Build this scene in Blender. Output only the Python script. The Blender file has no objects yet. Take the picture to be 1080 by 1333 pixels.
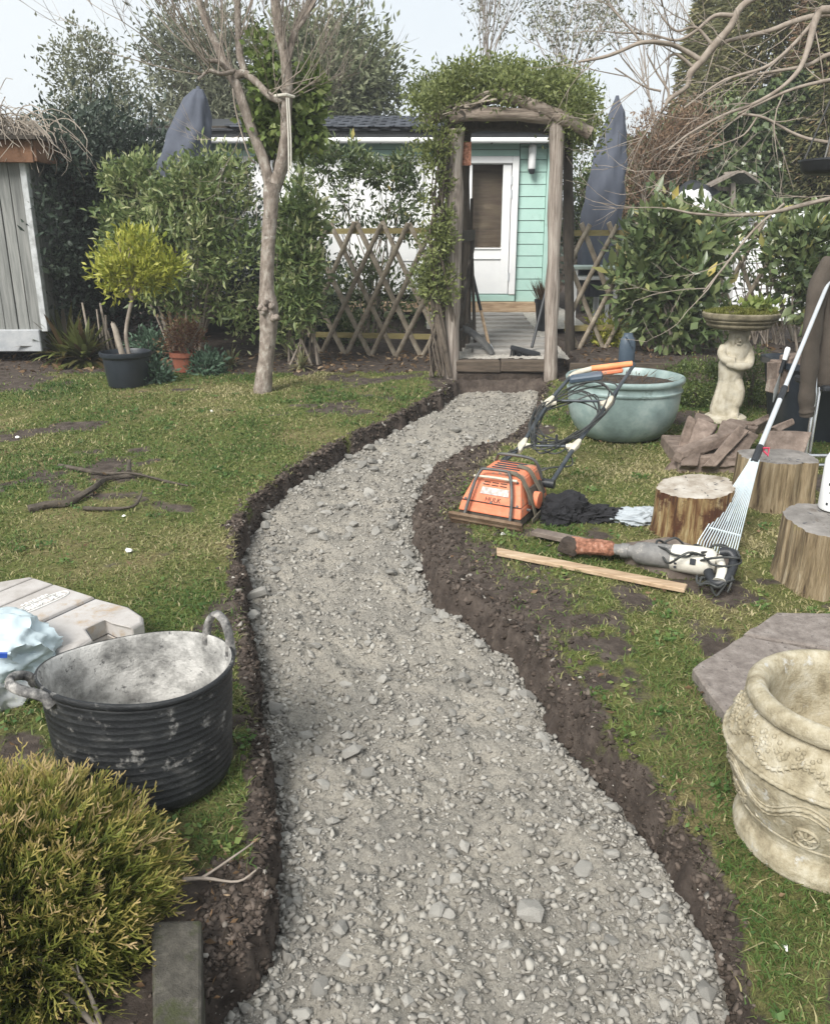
import bpy, bmesh, math, random
import numpy as np
from mathutils import Vector, Matrix

random.seed(11)
rng = np.random.default_rng(11)
D = bpy.data
SC = bpy.context.scene
COL = SC.collection

# ------------------------------------------------------------------ camera
PITCH = math.radians(18.2)
CAMZ = 1.40
FPX = 1080.0          # focal length in photo pixels (photo 1080 x 1333)
cam_d = D.cameras.new('camera'); cam = D.objects.new('camera', cam_d); COL.objects.link(cam)
cam.location = (0, 0, CAMZ); cam.rotation_euler = (math.pi/2 - PITCH, 0, 0)
cam_d.sensor_fit = 'HORIZONTAL'; cam_d.sensor_width = 36; cam_d.lens = 36
cam_d.clip_start = 0.05; cam_d.clip_end = 500
SC.camera = cam

# ------------------------------------------------------------------ world: pale overcast sky
SUN_EL, SUN_AZ = math.radians(42), math.radians(-148)      # azimuth from +Y, clockwise
w = D.worlds.new('World'); SC.world = w; w.use_nodes = True
nt = w.node_tree; nt.nodes.clear()
out = nt.nodes.new('ShaderNodeOutputWorld'); bg = nt.nodes.new('ShaderNodeBackground')
sky = nt.nodes.new('ShaderNodeTexSky'); sky.sky_type = 'NISHITA'; sky.sun_disc = False
sky.sun_elevation = SUN_EL; sky.sun_rotation = SUN_AZ; sky.air_density = 1.0; sky.dust_density = 4.0
tc = nt.nodes.new('ShaderNodeTexCoord'); nz = nt.nodes.new('ShaderNodeTexNoise')
nz.inputs['Scale'].default_value = 2.2; nz.inputs['Detail'].default_value = 5
rp = nt.nodes.new('ShaderNodeValToRGB')
rp.color_ramp.elements[0].position = .30; rp.color_ramp.elements[0].color = (.80, .80, .80, 1)
rp.color_ramp.elements[1].position = .62; rp.color_ramp.elements[1].color = (.97, .97, .97, 1)
mx = nt.nodes.new('ShaderNodeMix'); mx.data_type = 'RGBA'
mx.inputs['B'].default_value = (4.85, 5.1, 5.22, 1)
nt.links.new(tc.outputs['Generated'], nz.inputs['Vector'])
nt.links.new(nz.outputs['Fac'], rp.inputs['Fac'])
nt.links.new(rp.outputs['Color'], mx.inputs['Factor'])
nt.links.new(sky.outputs['Color'], mx.inputs['A'])
nt.links.new(mx.outputs['Result'], bg.inputs['Color'])
bg.inputs['Strength'].default_value = 0.1
nt.links.new(bg.outputs['Background'], out.inputs['Surface'])

sun_d = D.lights.new('sun', 'SUN'); sun = D.objects.new('sun', sun_d); COL.objects.link(sun)
sun_d.energy = 2.6; sun_d.angle = math.radians(24); sun_d.color = (1, .965, .91)
sdir = Vector((math.sin(SUN_AZ)*math.cos(SUN_EL), math.cos(SUN_AZ)*math.cos(SUN_EL), math.sin(SUN_EL)))
sun.rotation_euler = sdir.to_track_quat('Z', 'Y').to_euler(); sun.location = sdir*30

SC.view_settings.view_transform = 'Standard'; SC.view_settings.look = 'None'
SC.view_settings.exposure = 1.0; SC.view_settings.gamma = 1.0
SC.view_settings.use_curve_mapping = False
SC.render.engine = 'CYCLES'

# ------------------------------------------------------------------ measuring helpers
cp, sp = math.cos(PITCH), math.sin(PITCH)
def ray(px, py):
    u = (px-540)/FPX; v = (666.5-py)/FPX
    return u, cp+v*sp, -sp+v*cp
def at(px, py, y):                      # surveyed photo point at distance y -> world point
    a, b, c = ray(px, py); t = y/b
    return Vector((t*a, y, CAMZ+t*c))
def gp(px, py, h=0.0):                  # surveyed photo point on the sloping garden (h above it)
    a, b, c = ray(px, py); t = (h-CAMZ)/(c-.04*b)
    return Vector((t*a, t*b, CAMZ+t*c))
def ms(px, y, z=None):                  # length of px photo pixels at distance y, in metres
    if z is None: z = CAMZ
    return px*(y*cp+(CAMZ-z)*sp)/FPX

# ------------------------------------------------------------------ noise
def _h(x, y, s):
    n = np.sin(x*127.1+y*311.7+s*74.7)*43758.5453
    return n-np.floor(n)
def vn(x, y, s=0):
    xi = np.floor(x); yi = np.floor(y); fx = x-xi; fy = y-yi
    fx = fx*fx*(3-2*fx); fy = fy*fy*(3-2*fy)
    return (_h(xi, yi, s)*(1-fx)+_h(xi+1, yi, s)*fx)*(1-fy)+(_h(xi, yi+1, s)*(1-fx)+_h(xi+1, yi+1, s)*fx)*fy
def fbm(x, y, s=0, o=4):
    x = np.asarray(x, float); y = np.asarray(y, float); r = 0; a = .5; n = 0
    for i in range(o):
        r = r+a*vn(x, y, s+i*3.3); n += a; a *= .5; x = x*2.03+5.1; y = y*2.03-3.7
    return r/n

# ------------------------------------------------------------------ object helpers
def tag(o, label=None, cat=None, group=None, kind=None):
    if label: o['label'] = label
    if cat: o['category'] = cat
    if group: o['group'] = group
    if kind: o['kind'] = kind
    return o
WPOS = {}
def thing(name, loc, label, cat, group=None, kind=None):
    o = D.objects.new(name, None); COL.objects.link(o); o.location = loc
    o.empty_display_size = .05
    WPOS[o] = Vector(loc)
    return tag(o, label, cat, group, kind)
def link(name, me, parent=None):
    o = D.objects.new(name, me); COL.objects.link(o)
    if parent is not None:
        o.parent = parent; WPOS[o] = WPOS[parent]
    else:
        WPOS[o] = Vector((0, 0, 0))
    return o
def npmesh(name, V, F, mats, parent=None, tint=None, smooth=False, origin=None):
    V = np.asarray(V, dtype=np.float64); F = np.asarray(F, dtype=np.int32)
    off = WPOS[parent] if parent is not None else (Vector(origin) if origin is not None else None)
    if off is not None: V = V-np.array(off)
    me = D.meshes.new(name)
    n, k = F.shape
    me.vertices.add(len(V)); me.vertices.foreach_set('co', V.ravel())
    me.loops.add(n*k); me.loops.foreach_set('vertex_index', F.ravel())
    me.polygons.add(n); me.polygons.foreach_set('loop_start', np.arange(0, n*k, k, dtype=np.int32))
    if smooth: me.polygons.foreach_set('use_smooth', np.ones(n, dtype=bool))
    me.update(calc_edges=True)
    if tint is not None:
        a = me.attributes.new('tint', 'FLOAT', 'POINT'); a.data.foreach_set('value', np.asarray(tint, dtype=np.float32))
    if not isinstance(mats, (list, tuple)): mats = [mats]
    for m in mats: me.materials.append(m)
    o = link(name, me, parent)
    if parent is None and origin is not None:
        o.location = origin; WPOS[o] = Vector(origin)
    return o

class MB:
    def __init__(s): s.v = []; s.f = []; s.m = []
    def add(s, vs, fs, mi=0):
        b = len(s.v); s.v += [tuple(v) for v in vs]
        s.f += [tuple(b+i for i in f) for f in fs]; s.m += [mi]*len(fs); return s
    def box(s, c, size, R=None, mi=0, jit=0, taper=1):
        c = Vector(c); hx, hy, hz = [k/2 for k in size]; vs = []
        for dz in (-1, 1):
            tp = taper if dz > 0 else 1
            for dx, dy in ((-1, -1), (1, -1), (1, 1), (-1, 1)):
                p = Vector((dx*hx*tp, dy*hy*tp, dz*hz))
                if jit: p += Vector([random.uniform(-jit, jit) for _ in range(3)])
                vs.append(c+(R@p if R is not None else p))
        return s.add(vs, [(3, 2, 1, 0), (4, 5, 6, 7), (0, 1, 5, 4), (1, 2, 6, 5), (2, 3, 7, 6), (3, 0, 4, 7)], mi)
    def bar(s, a, b, wx, wz, up=Vector((0, 0, 1)), mi=0, jit=0):      # rectangular bar from a to b
        a = Vector(a); b = Vector(b); d = (b-a); L = d.length; d.normalize()
        sd = d.cross(up)
        if sd.length < 1e-4: sd = d.cross(Vector((1, 0, 0)))
        sd.normalize(); u = sd.cross(d)
        R = Matrix((sd, d, u)).transposed()
        return s.box((a+b)/2, (wx, L, wz), R, mi, jit)
    def prism(s, poly, z0, z1, mi=0, bev=0):
        n = len(poly); vs = []
        cx = sum(p[0] for p in poly)/n; cy = sum(p[1] for p in poly)/n
        zf = lambda z, p: z(p[0], p[1]) if callable(z) else z
        rings = [(0, 0), (1, 0)] if not bev else [(0, 0), (1, -bev), (1, 0)]
        for k, (t, dz) in enumerate(rings):
            for p in poly:
                q = Vector((p[0]-cx, p[1]-cy)); L = q.length
                sc = 1-(bev/L if bev and k == len(rings)-1 else 0)
                z = zf(z1, p) if t else zf(z0, p)
                vs.append((cx+q.x*sc, cy+q.y*sc, z+dz))
        fs = []
        for r in range(len(rings)-1):
            for i in range(n):
                j = (i+1) % n; fs.append((r*n+i, r*n+j, (r+1)*n+j, (r+1)*n+i))
        fs.append(tuple(range(n-1, -1, -1))); fs.append(tuple((len(rings)-1)*n+i for i in range(n)))
        return s.add(vs, fs, mi)
    def tube(s, pts, r, n=8, mi=0, cap=True, flat=1.0, wob=0):
        pts = [Vector(p) for p in pts]; k = len(pts)
        rs = r if isinstance(r, (list, tuple)) else [r]*k
        vs = []; fs = []; nrm = None
        for i, p in enumerate(pts):
            t = (pts[min(i+1, k-1)]-pts[max(i-1, 0)])
            if t.length < 1e-9: t = Vector((0, 0, 1))
            t.normalize()
            if nrm is None:
                nrm = t.orthogonal().normalized()
            else:
                nrm = nrm-t*nrm.dot(t)
                if nrm.length < 1e-6: nrm = t.orthogonal()
                nrm.normalize()
            bi = t.cross(nrm)
            for j in range(n):
                a = 2*math.pi*j/n; q = rs[i]*(1+(random.uniform(-wob, wob) if wob else 0))
                vs.append(p+nrm*math.cos(a)*q+bi*math.sin(a)*q*flat)
        for i in range(k-1):
            for j in range(n):
                jj = (j+1) % n
                fs.append((i*n+j, i*n+jj, (i+1)*n+jj, (i+1)*n+j))
        if cap:
            fs.append(tuple(range(n-1, -1, -1))); fs.append(tuple((k-1)*n+j for j in range(n)))
        return s.add(vs, fs, mi)
    def lathe(s, prof, c=(0, 0, 0), n=32, mi=0, wob=None, sx=1, sy=1, close=False, R=None):
        c = Vector(c); vs = []; fs = []; k = len(prof)
        for i, (r, z) in enumerate(prof):
            for j in range(n):
                a = 2*math.pi*j/n; q = max(r, 1e-4)
                if wob: q = q*wob(a, z)
                p = Vector((q*math.cos(a)*sx, q*math.sin(a)*sy, z))
                vs.append(c+(R@p if R is not None else p))
        for i in range(k-1):
            for j in range(n):
                jj = (j+1) % n
                fs.append((i*n+j, i*n+jj, (i+1)*n+jj, (i+1)*n+j))
        if close: fs.append(tuple((k-1)*n+j for j in range(n)))
        return s.add(vs, fs, mi)
    def build(s, name, mats, parent=None, smooth=None, bevel=0, seg=1, origin=None, solid=0, sub=0):
        me = D.meshes.new(name)
        off = WPOS[parent] if parent is not None else (Vector(origin) if origin is not None else Vector((0, 0, 0)))
        me.from_pydata([tuple(Vector(v)-off) for v in s.v], [], s.f)
        if not isinstance(mats, (list, tuple)): mats = [mats]
        for m in mats: me.materials.append(m)
        if len(mats) > 1: me.polygons.foreach_set('material_index', s.m)
        if smooth is not None:
            me.polygons.foreach_set('use_smooth', [True]*len(me.polygons))
            me.set_sharp_from_angle(angle=math.radians(smooth))
        me.update()
        o = link(name, me, parent)
        if parent is None and origin is not None:
            o.location = origin; WPOS[o] = Vector(origin)
        if sub:
            m = o.modifiers.new('sub', 'SUBSURF'); m.levels = sub; m.render_levels = sub
        if solid:
            m = o.modifiers.new('solid', 'SOLIDIFY'); m.thickness = solid
        if bevel:
            m = o.modifiers.new('bevel', 'BEVEL'); m.width = bevel; m.segments = seg; m.limit_method = 'ANGLE'
        return o
def rot(rx=0, ry=0, rz=0):
    from mathutils import Euler
    return Euler((math.radians(rx), math.radians(ry), math.radians(rz))).to_matrix()
def smooth_pts(pts, k=4):               # Catmull-Rom through pts
    P = [Vector(p) for p in pts]; o = []
    for i in range(len(P)-1):
        a = P[max(i-1, 0)]; b = P[i]; c = P[i+1]; d = P[min(i+2, len(P)-1)]
        for j in range(k):
            t = j/k
            o.append(.5*((2*b)+(c-a)*t+(2*a-5*b+4*c-d)*t*t+(3*b-a-3*c+d)*t**3))
    o.append(P[-1]); return o

# ------------------------------------------------------------------ materials
def base_mat(name):
    m = D.materials.new(name); m.use_nodes = True; t = m.node_tree
    return m, t, t.nodes['Principled BSDF']
def ramp_node(t, cols):
    r = t.nodes.new('ShaderNodeValToRGB'); e = r.color_ramp.elements
    e[0].position = cols[0][0]; e[0].color = (*cols[0][1], 1)
    e[1].position = cols[-1][0]; e[1].color = (*cols[-1][1], 1)
    for p, c in cols[1:-1]:
        k = e.new(p); k.color = (*c, 1)
    return r
def M(name, cols, scale=12, rough=.75, bump=.3, bscale=60, stretch=(1, 1, 1), metal=0, spec=.4, detail=6, dist=.01, dirt=None, coat=0, rv=0):
    m, t, b = base_mat(name); L = t.links.new
    tc = t.nodes.new('ShaderNodeTexCoord'); mp = t.nodes.new('ShaderNodeMapping'); mp.inputs['Scale'].default_value = stretch
    L(tc.outputs['Object'], mp.inputs['Vector'])
    n = t.nodes.new('ShaderNodeTexNoise'); n.inputs['Scale'].default_value = scale; n.inputs['Detail'].default_value = detail
    n.inputs['Roughness'].default_value = .65
    L(mp.outputs['Vector'], n.inputs['Vector'])
    if not isinstance(cols, list): cols = [(.3, tuple(c*.8 for c in cols)), (.7, tuple(min(1, c*1.15) for c in cols))]
    r = ramp_node(t, cols); L(n.outputs['Fac'], r.inputs['Fac']); col = r.outputs['Color']
    if dirt:                                            # (colour, scale, threshold) spots / stains
        dn = t.nodes.new('ShaderNodeTexNoise'); dn.inputs['Scale'].default_value = dirt[1]; dn.inputs['Detail'].default_value = 8
        dn.inputs['Roughness'].default_value = .7
        L(tc.outputs['Object'], dn.inputs['Vector'])
        dr = ramp_node(t, [(dirt[2], (0, 0, 0)), (dirt[2]+.08, (1, 1, 1))]); L(dn.outputs['Fac'], dr.inputs['Fac'])
        mm = t.nodes.new('ShaderNodeMix'); mm.data_type = 'RGBA'
        L(dr.outputs['Color'], mm.inputs['Factor']); L(col, mm.inputs['A']); mm.inputs['B'].default_value = (*dirt[0], 1)
        col = mm.outputs['Result']
    if rv:                                              # each object its own tone
        oi = t.nodes.new('ShaderNodeObjectInfo'); mr = t.nodes.new('ShaderNodeMapRange')
        mr.inputs['To Min'].default_value = 1-rv; mr.inputs['To Max'].default_value = 1+rv
        L(oi.outputs['Random'], mr.inputs['Value'])
        hs = t.nodes.new('ShaderNodeHueSaturation'); L(mr.outputs['Result'], hs.inputs['Value']); L(col, hs.inputs['Color']); col = hs.outputs['Color']
    L(col, b.inputs['Base Color'])
    b.inputs['Roughness'].default_value = rough; b.inputs['Metallic'].default_value = metal
    b.inputs['Specular IOR Level'].default_value = spec
    if coat: b.inputs['Coat Weight'].default_value = coat
    if bump:
        n2 = t.nodes.new('ShaderNodeTexNoise'); n2.inputs['Scale'].default_value = bscale; n2.inputs['Detail'].default_value = 6
        n2.inputs['Roughness'].default_value = .7
        L(mp.outputs['Vector'], n2.inputs['Vector'])
        bp = t.nodes.new('ShaderNodeBump'); bp.inputs['Strength'].default_value = bump; bp.inputs['Distance'].default_value = dist
        L(n2.outputs['Fac'], bp.inputs['Height']); L(bp.outputs['Normal'], b.inputs['Normal'])
    return m
def leaf_mat(name, cols, rough=.5, trans=.3, spec=.4):
    m, t, b = base_mat(name); L = t.links.new
    a = t.nodes.new('ShaderNodeAttribute'); a.attribute_name = 'tint'
    r = ramp_node(t, cols); L(a.outputs['Fac'], r.inputs['Fac'])
    L(r.outputs['Color'], b.inputs['Base Color']); b.inputs['Roughness'].default_value = rough
    b.inputs['Specular IOR Level'].default_value = spec
    if trans:
        tr = t.nodes.new('ShaderNodeBsdfTranslucent'); L(r.outputs['Color'], tr.inputs['Color'])
        mx = t.nodes.new('ShaderNodeMixShader'); mx.inputs[0].default_value = trans
        L(b.outputs[0], mx.inputs[1]); L(tr.outputs[0], mx.inputs[2])
        L(mx.outputs[0], t.nodes['Material Output'].inputs['Surface'])
    return m

m_soil = M('soil', [(.3, (.028, .021, .016)), (.5, (.055, .042, .033)), (.72, (.10, .078, .062))], 14, .95, .9, 45, dist=.02)
m_clod = M('soil_clod', [(.3, (.035, .027, .021)), (.7, (.085, .065, .05))], 30, .95, .6, 80, rv=.3)
m_stone = M('stone', [(.3, (.20, .19, .172)), (.55, (.29, .28, .255)), (.75, (.37, .355, .325))], 22, .85, .4, 90, rv=.28)
m_grit = leaf_mat('grit', [(0, (.17, .16, .143)), (.5, (.28, .265, .238)), (.96, (.35, .335, .30)), (1, (.44, .425, .39))], .9, 0, .2)
m_concrete = M('concrete', [(.3, (.04, .037, .03)), (.5, (.075, .069, .057)), (.7, (.13, .12, .10))], 26, .92, .8, 90, dirt=((.05, .055, .025), 9, .52))
m_wood_grey = M('weathered_wood', [(.25, (.12, .10, .085)), (.5, (.22, .19, .16)), (.75, (.33, .29, .25))], 9, .85, .6, 30, stretch=(4, 4, .5), rv=.12)
m_post = M('arch_timber', [(.32, (.14, .115, .095)), (.5, (.30, .255, .22)), (.66, (.46, .41, .36))], 9, .88, .9, 30, stretch=(6, 6, .35))
m_beam = M('arch_beam', [(.32, (.12, .095, .075)), (.5, (.27, .22, .18)), (.68, (.42, .36, .30))], 9, .88, .9, 30, stretch=(.4, 5, 5))
m_darkwood = M('dark_timber', [(.3, (.03, .025, .02)), (.7, (.085, .07, .055))], 10, .85, .6, 40, stretch=(3, 3, .7))
m_sleeper = M('sleeper', [(.3, (.05, .04, .03)), (.7, (.13, .10, .075))], 9, .9, .6, 40, stretch=(.6, 4, 4), rv=.15)
m_lath = M('trellis_lath', [(.3, (.21, .17, .13)), (.5, (.33, .28, .215)), (.7, (.46, .41, .33))], 14, .85, .5, 40, rv=.2)
m_rail = M('trellis_rail', [(.3, (.22, .18, .07)), (.7, (.33, .28, .13))], 14, .85, .4, 40, stretch=(.5, 3, 3))
m_pale_wood = M('fresh_timber', [(.3, (.27, .18, .11)), (.5, (.43, .31, .20)), (.72, (.54, .42, .30))], 8, .75, .4, 40, stretch=(.8, 6, 6))
m_brownwood = M('old_plank', [(.3, (.07, .055, .045)), (.55, (.15, .12, .10)), (.75, (.24, .20, .17))], 12, .9, .5, 40)
m_rust = M('rusty_steel', [(.3, (.06, .035, .025)), (.47, (.20, .085, .05)), (.6, (.36, .17, .11)), (.75, (.42, .30, .25))], 45, .8, .6, 120)
m_mint = M('mint_paint', [(.3, (.37, .56, .50)), (.7, (.42, .61, .55))], 6, .55, .1, 90, dirt=((.30, .45, .39), 4, .60))
m_white = M('white_paint', [(.3, (.76, .77, .78)), (.7, (.83, .84, .84))], 6, .45, .06, 80)
m_glass = None
def glass_mat():
    m, t, b = base_mat('window_glass')
    b.inputs['Base Color'].default_value = (.85, .88, .88, 1); b.inputs['Roughness'].default_value = .03
    b.inputs['Transmission Weight'].default_value = 1.0; b.inputs['IOR'].default_value = 1.12
    return m
m_glass = glass_mat()
m_room = M('interior_board', [(.3, (.11, .078, .055)), (.7, (.24, .175, .125))], 5, .7, .1, 30, stretch=(.6, 1, 5))
m_shingle = M('roof_shingle', [(.3, (.055, .062, .075)), (.7, (.10, .11, .13))], 60, .9, .5, 200, rv=.22)
m_fascia = M('dark_fascia', [(.3, (.018, .02, .024)), (.7, (.035, .038, .043))], 8, .5, .05, 50)
m_greyplastic = M('grey_plastic', (.30, .30, .31), 8, .5, .1, 60)
m_blackplastic = M('black_plastic', [(.3, (.014, .016, .019)), (.7, (.03, .033, .038))], 10, .45, .1, 60, dirt=((.10, .09, .075), 5, .64))
m_potblack = M('blue_black_pot', [(.3, (.018, .023, .031)), (.7, (.028, .035, .045))], 10, .42, .08, 60)
m_terra = M('terracotta', [(.3, (.26, .085, .05)), (.7, (.36, .13, .08))], 12, .8, .2, 60, dirt=((.33, .25, .2), 8, .62))
m_parasol = M('parasol_cover', [(.3, (.068, .078, .105)), (.7, (.095, .108, .14))], 4, .8, .15, 220)
m_teal = M('teal_glaze', [(.25, (.14, .19, .185)), (.5, (.235, .315, .305)), (.75, (.38, .46, .44))], 7, .38, .15, 60, dirt=((.075, .10, .085), 5, .60), spec=.5)
m_urn = M('weathered_stone', [(.3, (.19, .16, .105)), (.45, (.35, .305, .21)), (.58, (.46, .415, .31)), (.72, (.55, .52, .43))], 20, .93, .9, 120, dirt=((.50, .49, .45), 24, .60), dist=.006)
m_statue = M('cast_stone', [(.3, (.30, .265, .19)), (.5, (.46, .42, .33)), (.7, (.55, .52, .44))], 16, .92, .4, 60, dirt=((.30, .29, .10), 5, .62))
m_bowl = M('birdbath_stone', [(.3, (.09, .08, .055)), (.5, (.19, .165, .11)), (.75, (.31, .275, .20))], 14, .92, .5, 60)
m_sandstone = M('sandstone_flag', [(.3, (.145, .122, .11)), (.5, (.225, .195, .175)), (.72, (.32, .285, .26))], 24, .92, .8, 90, dirt=((.12, .105, .095), 45, .58))
m_brick = M('broken_paver', [(.3, (.10, .076, .062)), (.5, (.18, .138, .113)), (.72, (.28, .225, .19))], 16, .92, .7, 70, rv=.18, dirt=((.29, .25, .21), 9, .60))
m_orange = M('orange_paint', [(.3, (.58, .15, .07)), (.55, (.68, .22, .115)), (.75, (.74, .36, .24))], 14, .6, .25, 60, dirt=((.27, .19, .135), 14, .56))
m_mudsteel = M('muddy_steel', [(.3, (.06, .04, .027)), (.5, (.14, .09, .055)), (.7, (.22, .16, .11))], 12, .85, .6, 60)
m_frame = M('grey_frame_steel', [(.3, (.05, .055, .06)), (.7, (.15, .145, .135))], 12, .55, .2, 60, metal=.3)
m_tube = M('blue_grey_tube', [(.3, (.035, .045, .055)), (.7, (.09, .10, .11))], 20, .45, .15, 60, metal=.3)
m_bracket = M('cast_bracket', [(.3, (.42, .38, .30)), (.7, (.62, .58, .49))], 16, .7, .2, 60)
m_strap = M('khaki_strap', [(.3, (.10, .088, .065)), (.7, (.20, .175, .13))], 20, .9, .3, 150)
m_cable = M('black_cable', [(.3, (.022, .024, .024)), (.7, (.055, .058, .056))], 20, .5, .1, 60)
m_grip = M('orange_grip', [(.3, (.72, .22, .085)), (.7, (.85, .34, .15))], 14, .6, .15, 80)
m_plate = M('worn_label', [(.35, (.28, .25, .23)), (.5, (.42, .38, .35)), (.65, (.60, .58, .55))], 60, .5, .1, 60)
m_ink = M('dark_lettering', (.05, .03, .02), 10, .7, 0)
m_cloth = M('black_cloth', [(.3, (.010, .010, .012)), (.7, (.022, .022, .025))], 8, .95, .3, 150)
m_jacket = M('brown_fleece', [(.3, (.055, .045, .036)), (.7, (.085, .07, .057))], 14, .95, .3, 150)
m_alu = M('aluminium', [(.3, (.50, .53, .56)), (.7, (.62, .65, .68))], 10, .42, .08, 60, metal=.35)
m_rake = M('painted_rake_steel', [(.3, (.50, .58, .62)), (.7, (.66, .73, .76))], 14, .42, .1, 60, metal=.3)
m_chrome = M('chrome_tube', (.62, .63, .65), 10, .2, .02, 60, metal=.9)
m_cream = M('cream_plastic', [(.3, (.55, .52, .45)), (.7, (.70, .68, .61))], 12, .5, .1, 60, dirt=((.30, .27, .22), 9, .60))
m_toolgrey = M('tool_grey', [(.3, (.10, .10, .10)), (.7, (.22, .215, .205))], 20, .6, .25, 60, dirt=((.34, .32, .29), 16, .58))
m_case = M('dusty_case', [(.3, (.30, .275, .25)), (.5, (.42, .395, .375)), (.72, (.50, .485, .47))], 7, .6, .12, 50, dirt=((.36, .28, .20), 5, .58))
m_seam = M('case_seam', (.04, .045, .055), 10, .6, 0)
m_raised = M('case_lettering', (.72, .72, .70), 10, .6, 0)
def bag_mat(name, col, tr):
    m, t, b = base_mat(name); b.inputs['Base Color'].default_value = (*col, 1); b.inputs['Roughness'].default_value = .22
    b.inputs['Transmission Weight'].default_value = tr; b.inputs['IOR'].default_value = 1.15
    return m
m_bag = bag_mat('white_polythene', (.58, .68, .72), .15)
m_clear = bag_mat('clear_polythene', (.85, .88, .90), .5)
m_greybag = bag_mat('grey_polythene', (.42, .46, .49), .1)
m_blue = M('blue_print', (.03, .09, .42), 10, .4, 0)
m_moss = leaf_mat('moss', [(0, (.06, .07, .015)), (.6, (.17, .18, .04)), (1, (.30, .30, .10))], .8, .2, .2)
m_watercan = M('blue_can', [(.3, (.05, .075, .105)), (.7, (.085, .115, .15))], 10, .45, .1, 60)
m_bark = M('bark', [(.3, (.12, .098, .08)), (.5, (.27, .225, .19)), (.7, (.45, .41, .36))], 22, .92, 1, 46, stretch=(1, 1, .5), dist=.02, dirt=((.50, .48, .43), 16, .60))
m_barkdark = M('dark_bark', [(.3, (.065, .052, .042)), (.7, (.17, .14, .11))], 14, .9, .5, 40)
m_twig = M('grey_twig', [(.3, (.19, .155, .125)), (.7, (.34, .295, .25))], 20, .9, .2, 60)
m_dryvine = M('dry_vine', [(.3, (.20, .165, .13)), (.7, (.42, .37, .31))], 10, .9, .2, 60)
m_root = M('dead_branch', [(.3, (.045, .037, .028)), (.7, (.12, .10, .08))], 20, .95, .8, 50)
m_logside = M('log_wood', [(.34, (.045, .02, .010)), (.45, (.17, .085, .035)), (.55, (.36, .26, .12)), (.68, (.52, .44, .28))], 13, .85, 1, 60, stretch=(2.4, 2.4, .22), dist=.02, dirt=((.085, .032, .014), 7, .50))
m_logside2 = M('mossy_log_wood', [(.34, (.06, .04, .024)), (.45, (.20, .15, .085)), (.55, (.32, .25, .155)), (.68, (.44, .38, .28))], 12, .85, 1, 28, stretch=(2.4, 2.4, .2), dirt=((.20, .18, .02), 5, .60), dist=.02)
m_shedboard = M('shed_board', [(.3, (.13, .135, .13)), (.5, (.21, .215, .205)), (.7, (.29, .29, .275))], 6, .85, .4, 40, stretch=(7, 7, .4), rv=.12)
m_orangeboard = M('stained_fascia', [(.3, (.12, .06, .032)), (.7, (.22, .115, .065))], 8, .8, .4, 40)
m_pebblewhite = M('white_bits', (.75, .74, .70), 20, .8, .2, 60)
m_leaf_tan = leaf_mat('dead_leaf', [(0, (.07, .045, .025)), (.6, (.20, .125, .07)), (1, (.38, .29, .19))], .8, .2, .2)
m_net = M('green_net', [(.3, (.06, .13, .09)), (.7, (.12, .20, .15))], 60, .8, .3, 100)
m_tarp = M('teal_tarpaulin', [(.3, (.03, .07, .068)), (.7, (.06, .115, .11))], 6, .4, .2, 30)
m_pinkrag = M('red_tie', (.50, .05, .10), 10, .6, 0)

# foliage materials
g_lawn = leaf_mat('grass_blade', [(0, (.50, .44, .26)), (.22, (.36, .33, .16)), (.42, (.225, .24, .085)), (.68, (.14, .195, .055)), (1, (.075, .14, .035))], .6, .35, .25)
g_dark = leaf_mat('dark_evergreen', [(0, (.025, .04, .03)), (.7, (.06, .085, .06)), (1, (.12, .15, .105))], .45, .15)
g_shrub = leaf_mat('pieris_leaf', [(0, (.06, .095, .035)), (.4, (.13, .185, .065)), (.70, (.24, .29, .11)), (.86, (.42, .44, .22)), (1, (.62, .60, .40))], .42, .3)
g_yellow = leaf_mat('golden_leaf', [(0, (.17, .22, .035)), (.5, (.36, .38, .06)), (1, (.60, .58, .14))], .45, .35)
g_laurel = leaf_mat('laurel_leaf', [(0, (.045, .072, .028)), (.5, (.11, .155, .06)), (.88, (.23, .27, .12)), (1, (.48, .38, .10))], .3, .22, .6)
g_ivy = leaf_mat('ivy_leaf', [(0, (.045, .07, .03)), (.5, (.11, .15, .06)), (.85, (.21, .255, .12)), (1, (.42, .44, .29))], .32, .2, .6)
g_tree = leaf_mat('tree_leaf', [(0, (.07, .085, .045)), (.5, (.165, .19, .10)), (1, (.34, .36, .22))], .5, .3)
g_olive = leaf_mat('olive_leaf', [(0, (.085, .095, .06)), (.5, (.18, .195, .125)), (1, (.34, .35, .24))], .5, .35)
g_conifer = leaf_mat('conifer_spray', [(0, (.085, .095, .048)), (.5, (.19, .19, .088)), (.8, (.30, .275, .13)), (1, (.38, .25, .14))], .6, .3)
g_brown = leaf_mat('brown_conifer', [(0, (.09, .055, .035)), (.5, (.20, .125, .075)), (1, (.33, .24, .16))], .7, .2)
g_thuja = leaf_mat('golden_conifer', [(0, (.035, .055, .012)), (.35, (.085, .115, .022)), (.62, (.21, .225, .05)), (.85, (.38, .31, .10)), (1, (.48, .36, .19))], .55, .3, .3)
g_box = leaf_mat('box_leaf', [(0, (.035, .06, .016)), (.6, (.10, .145, .04)), (1, (.28, .32, .11))], .4, .25)
g_fern = leaf_mat('fern_leaf', [(0, (.10, .06, .03)), (.4, (.075, .085, .025)), (1, (.17, .20, .055))], .4, .3)
g_redbrown = leaf_mat('bronze_leaf', [(0, (.12, .05, .03)), (.6, (.22, .12, .07)), (1, (.38, .30, .16))], .5, .3)
g_bluegreen = leaf_mat('blue_green_leaf', [(0, (.05, .10, .06)), (1, (.15, .24, .16))], .5, .3)

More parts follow.
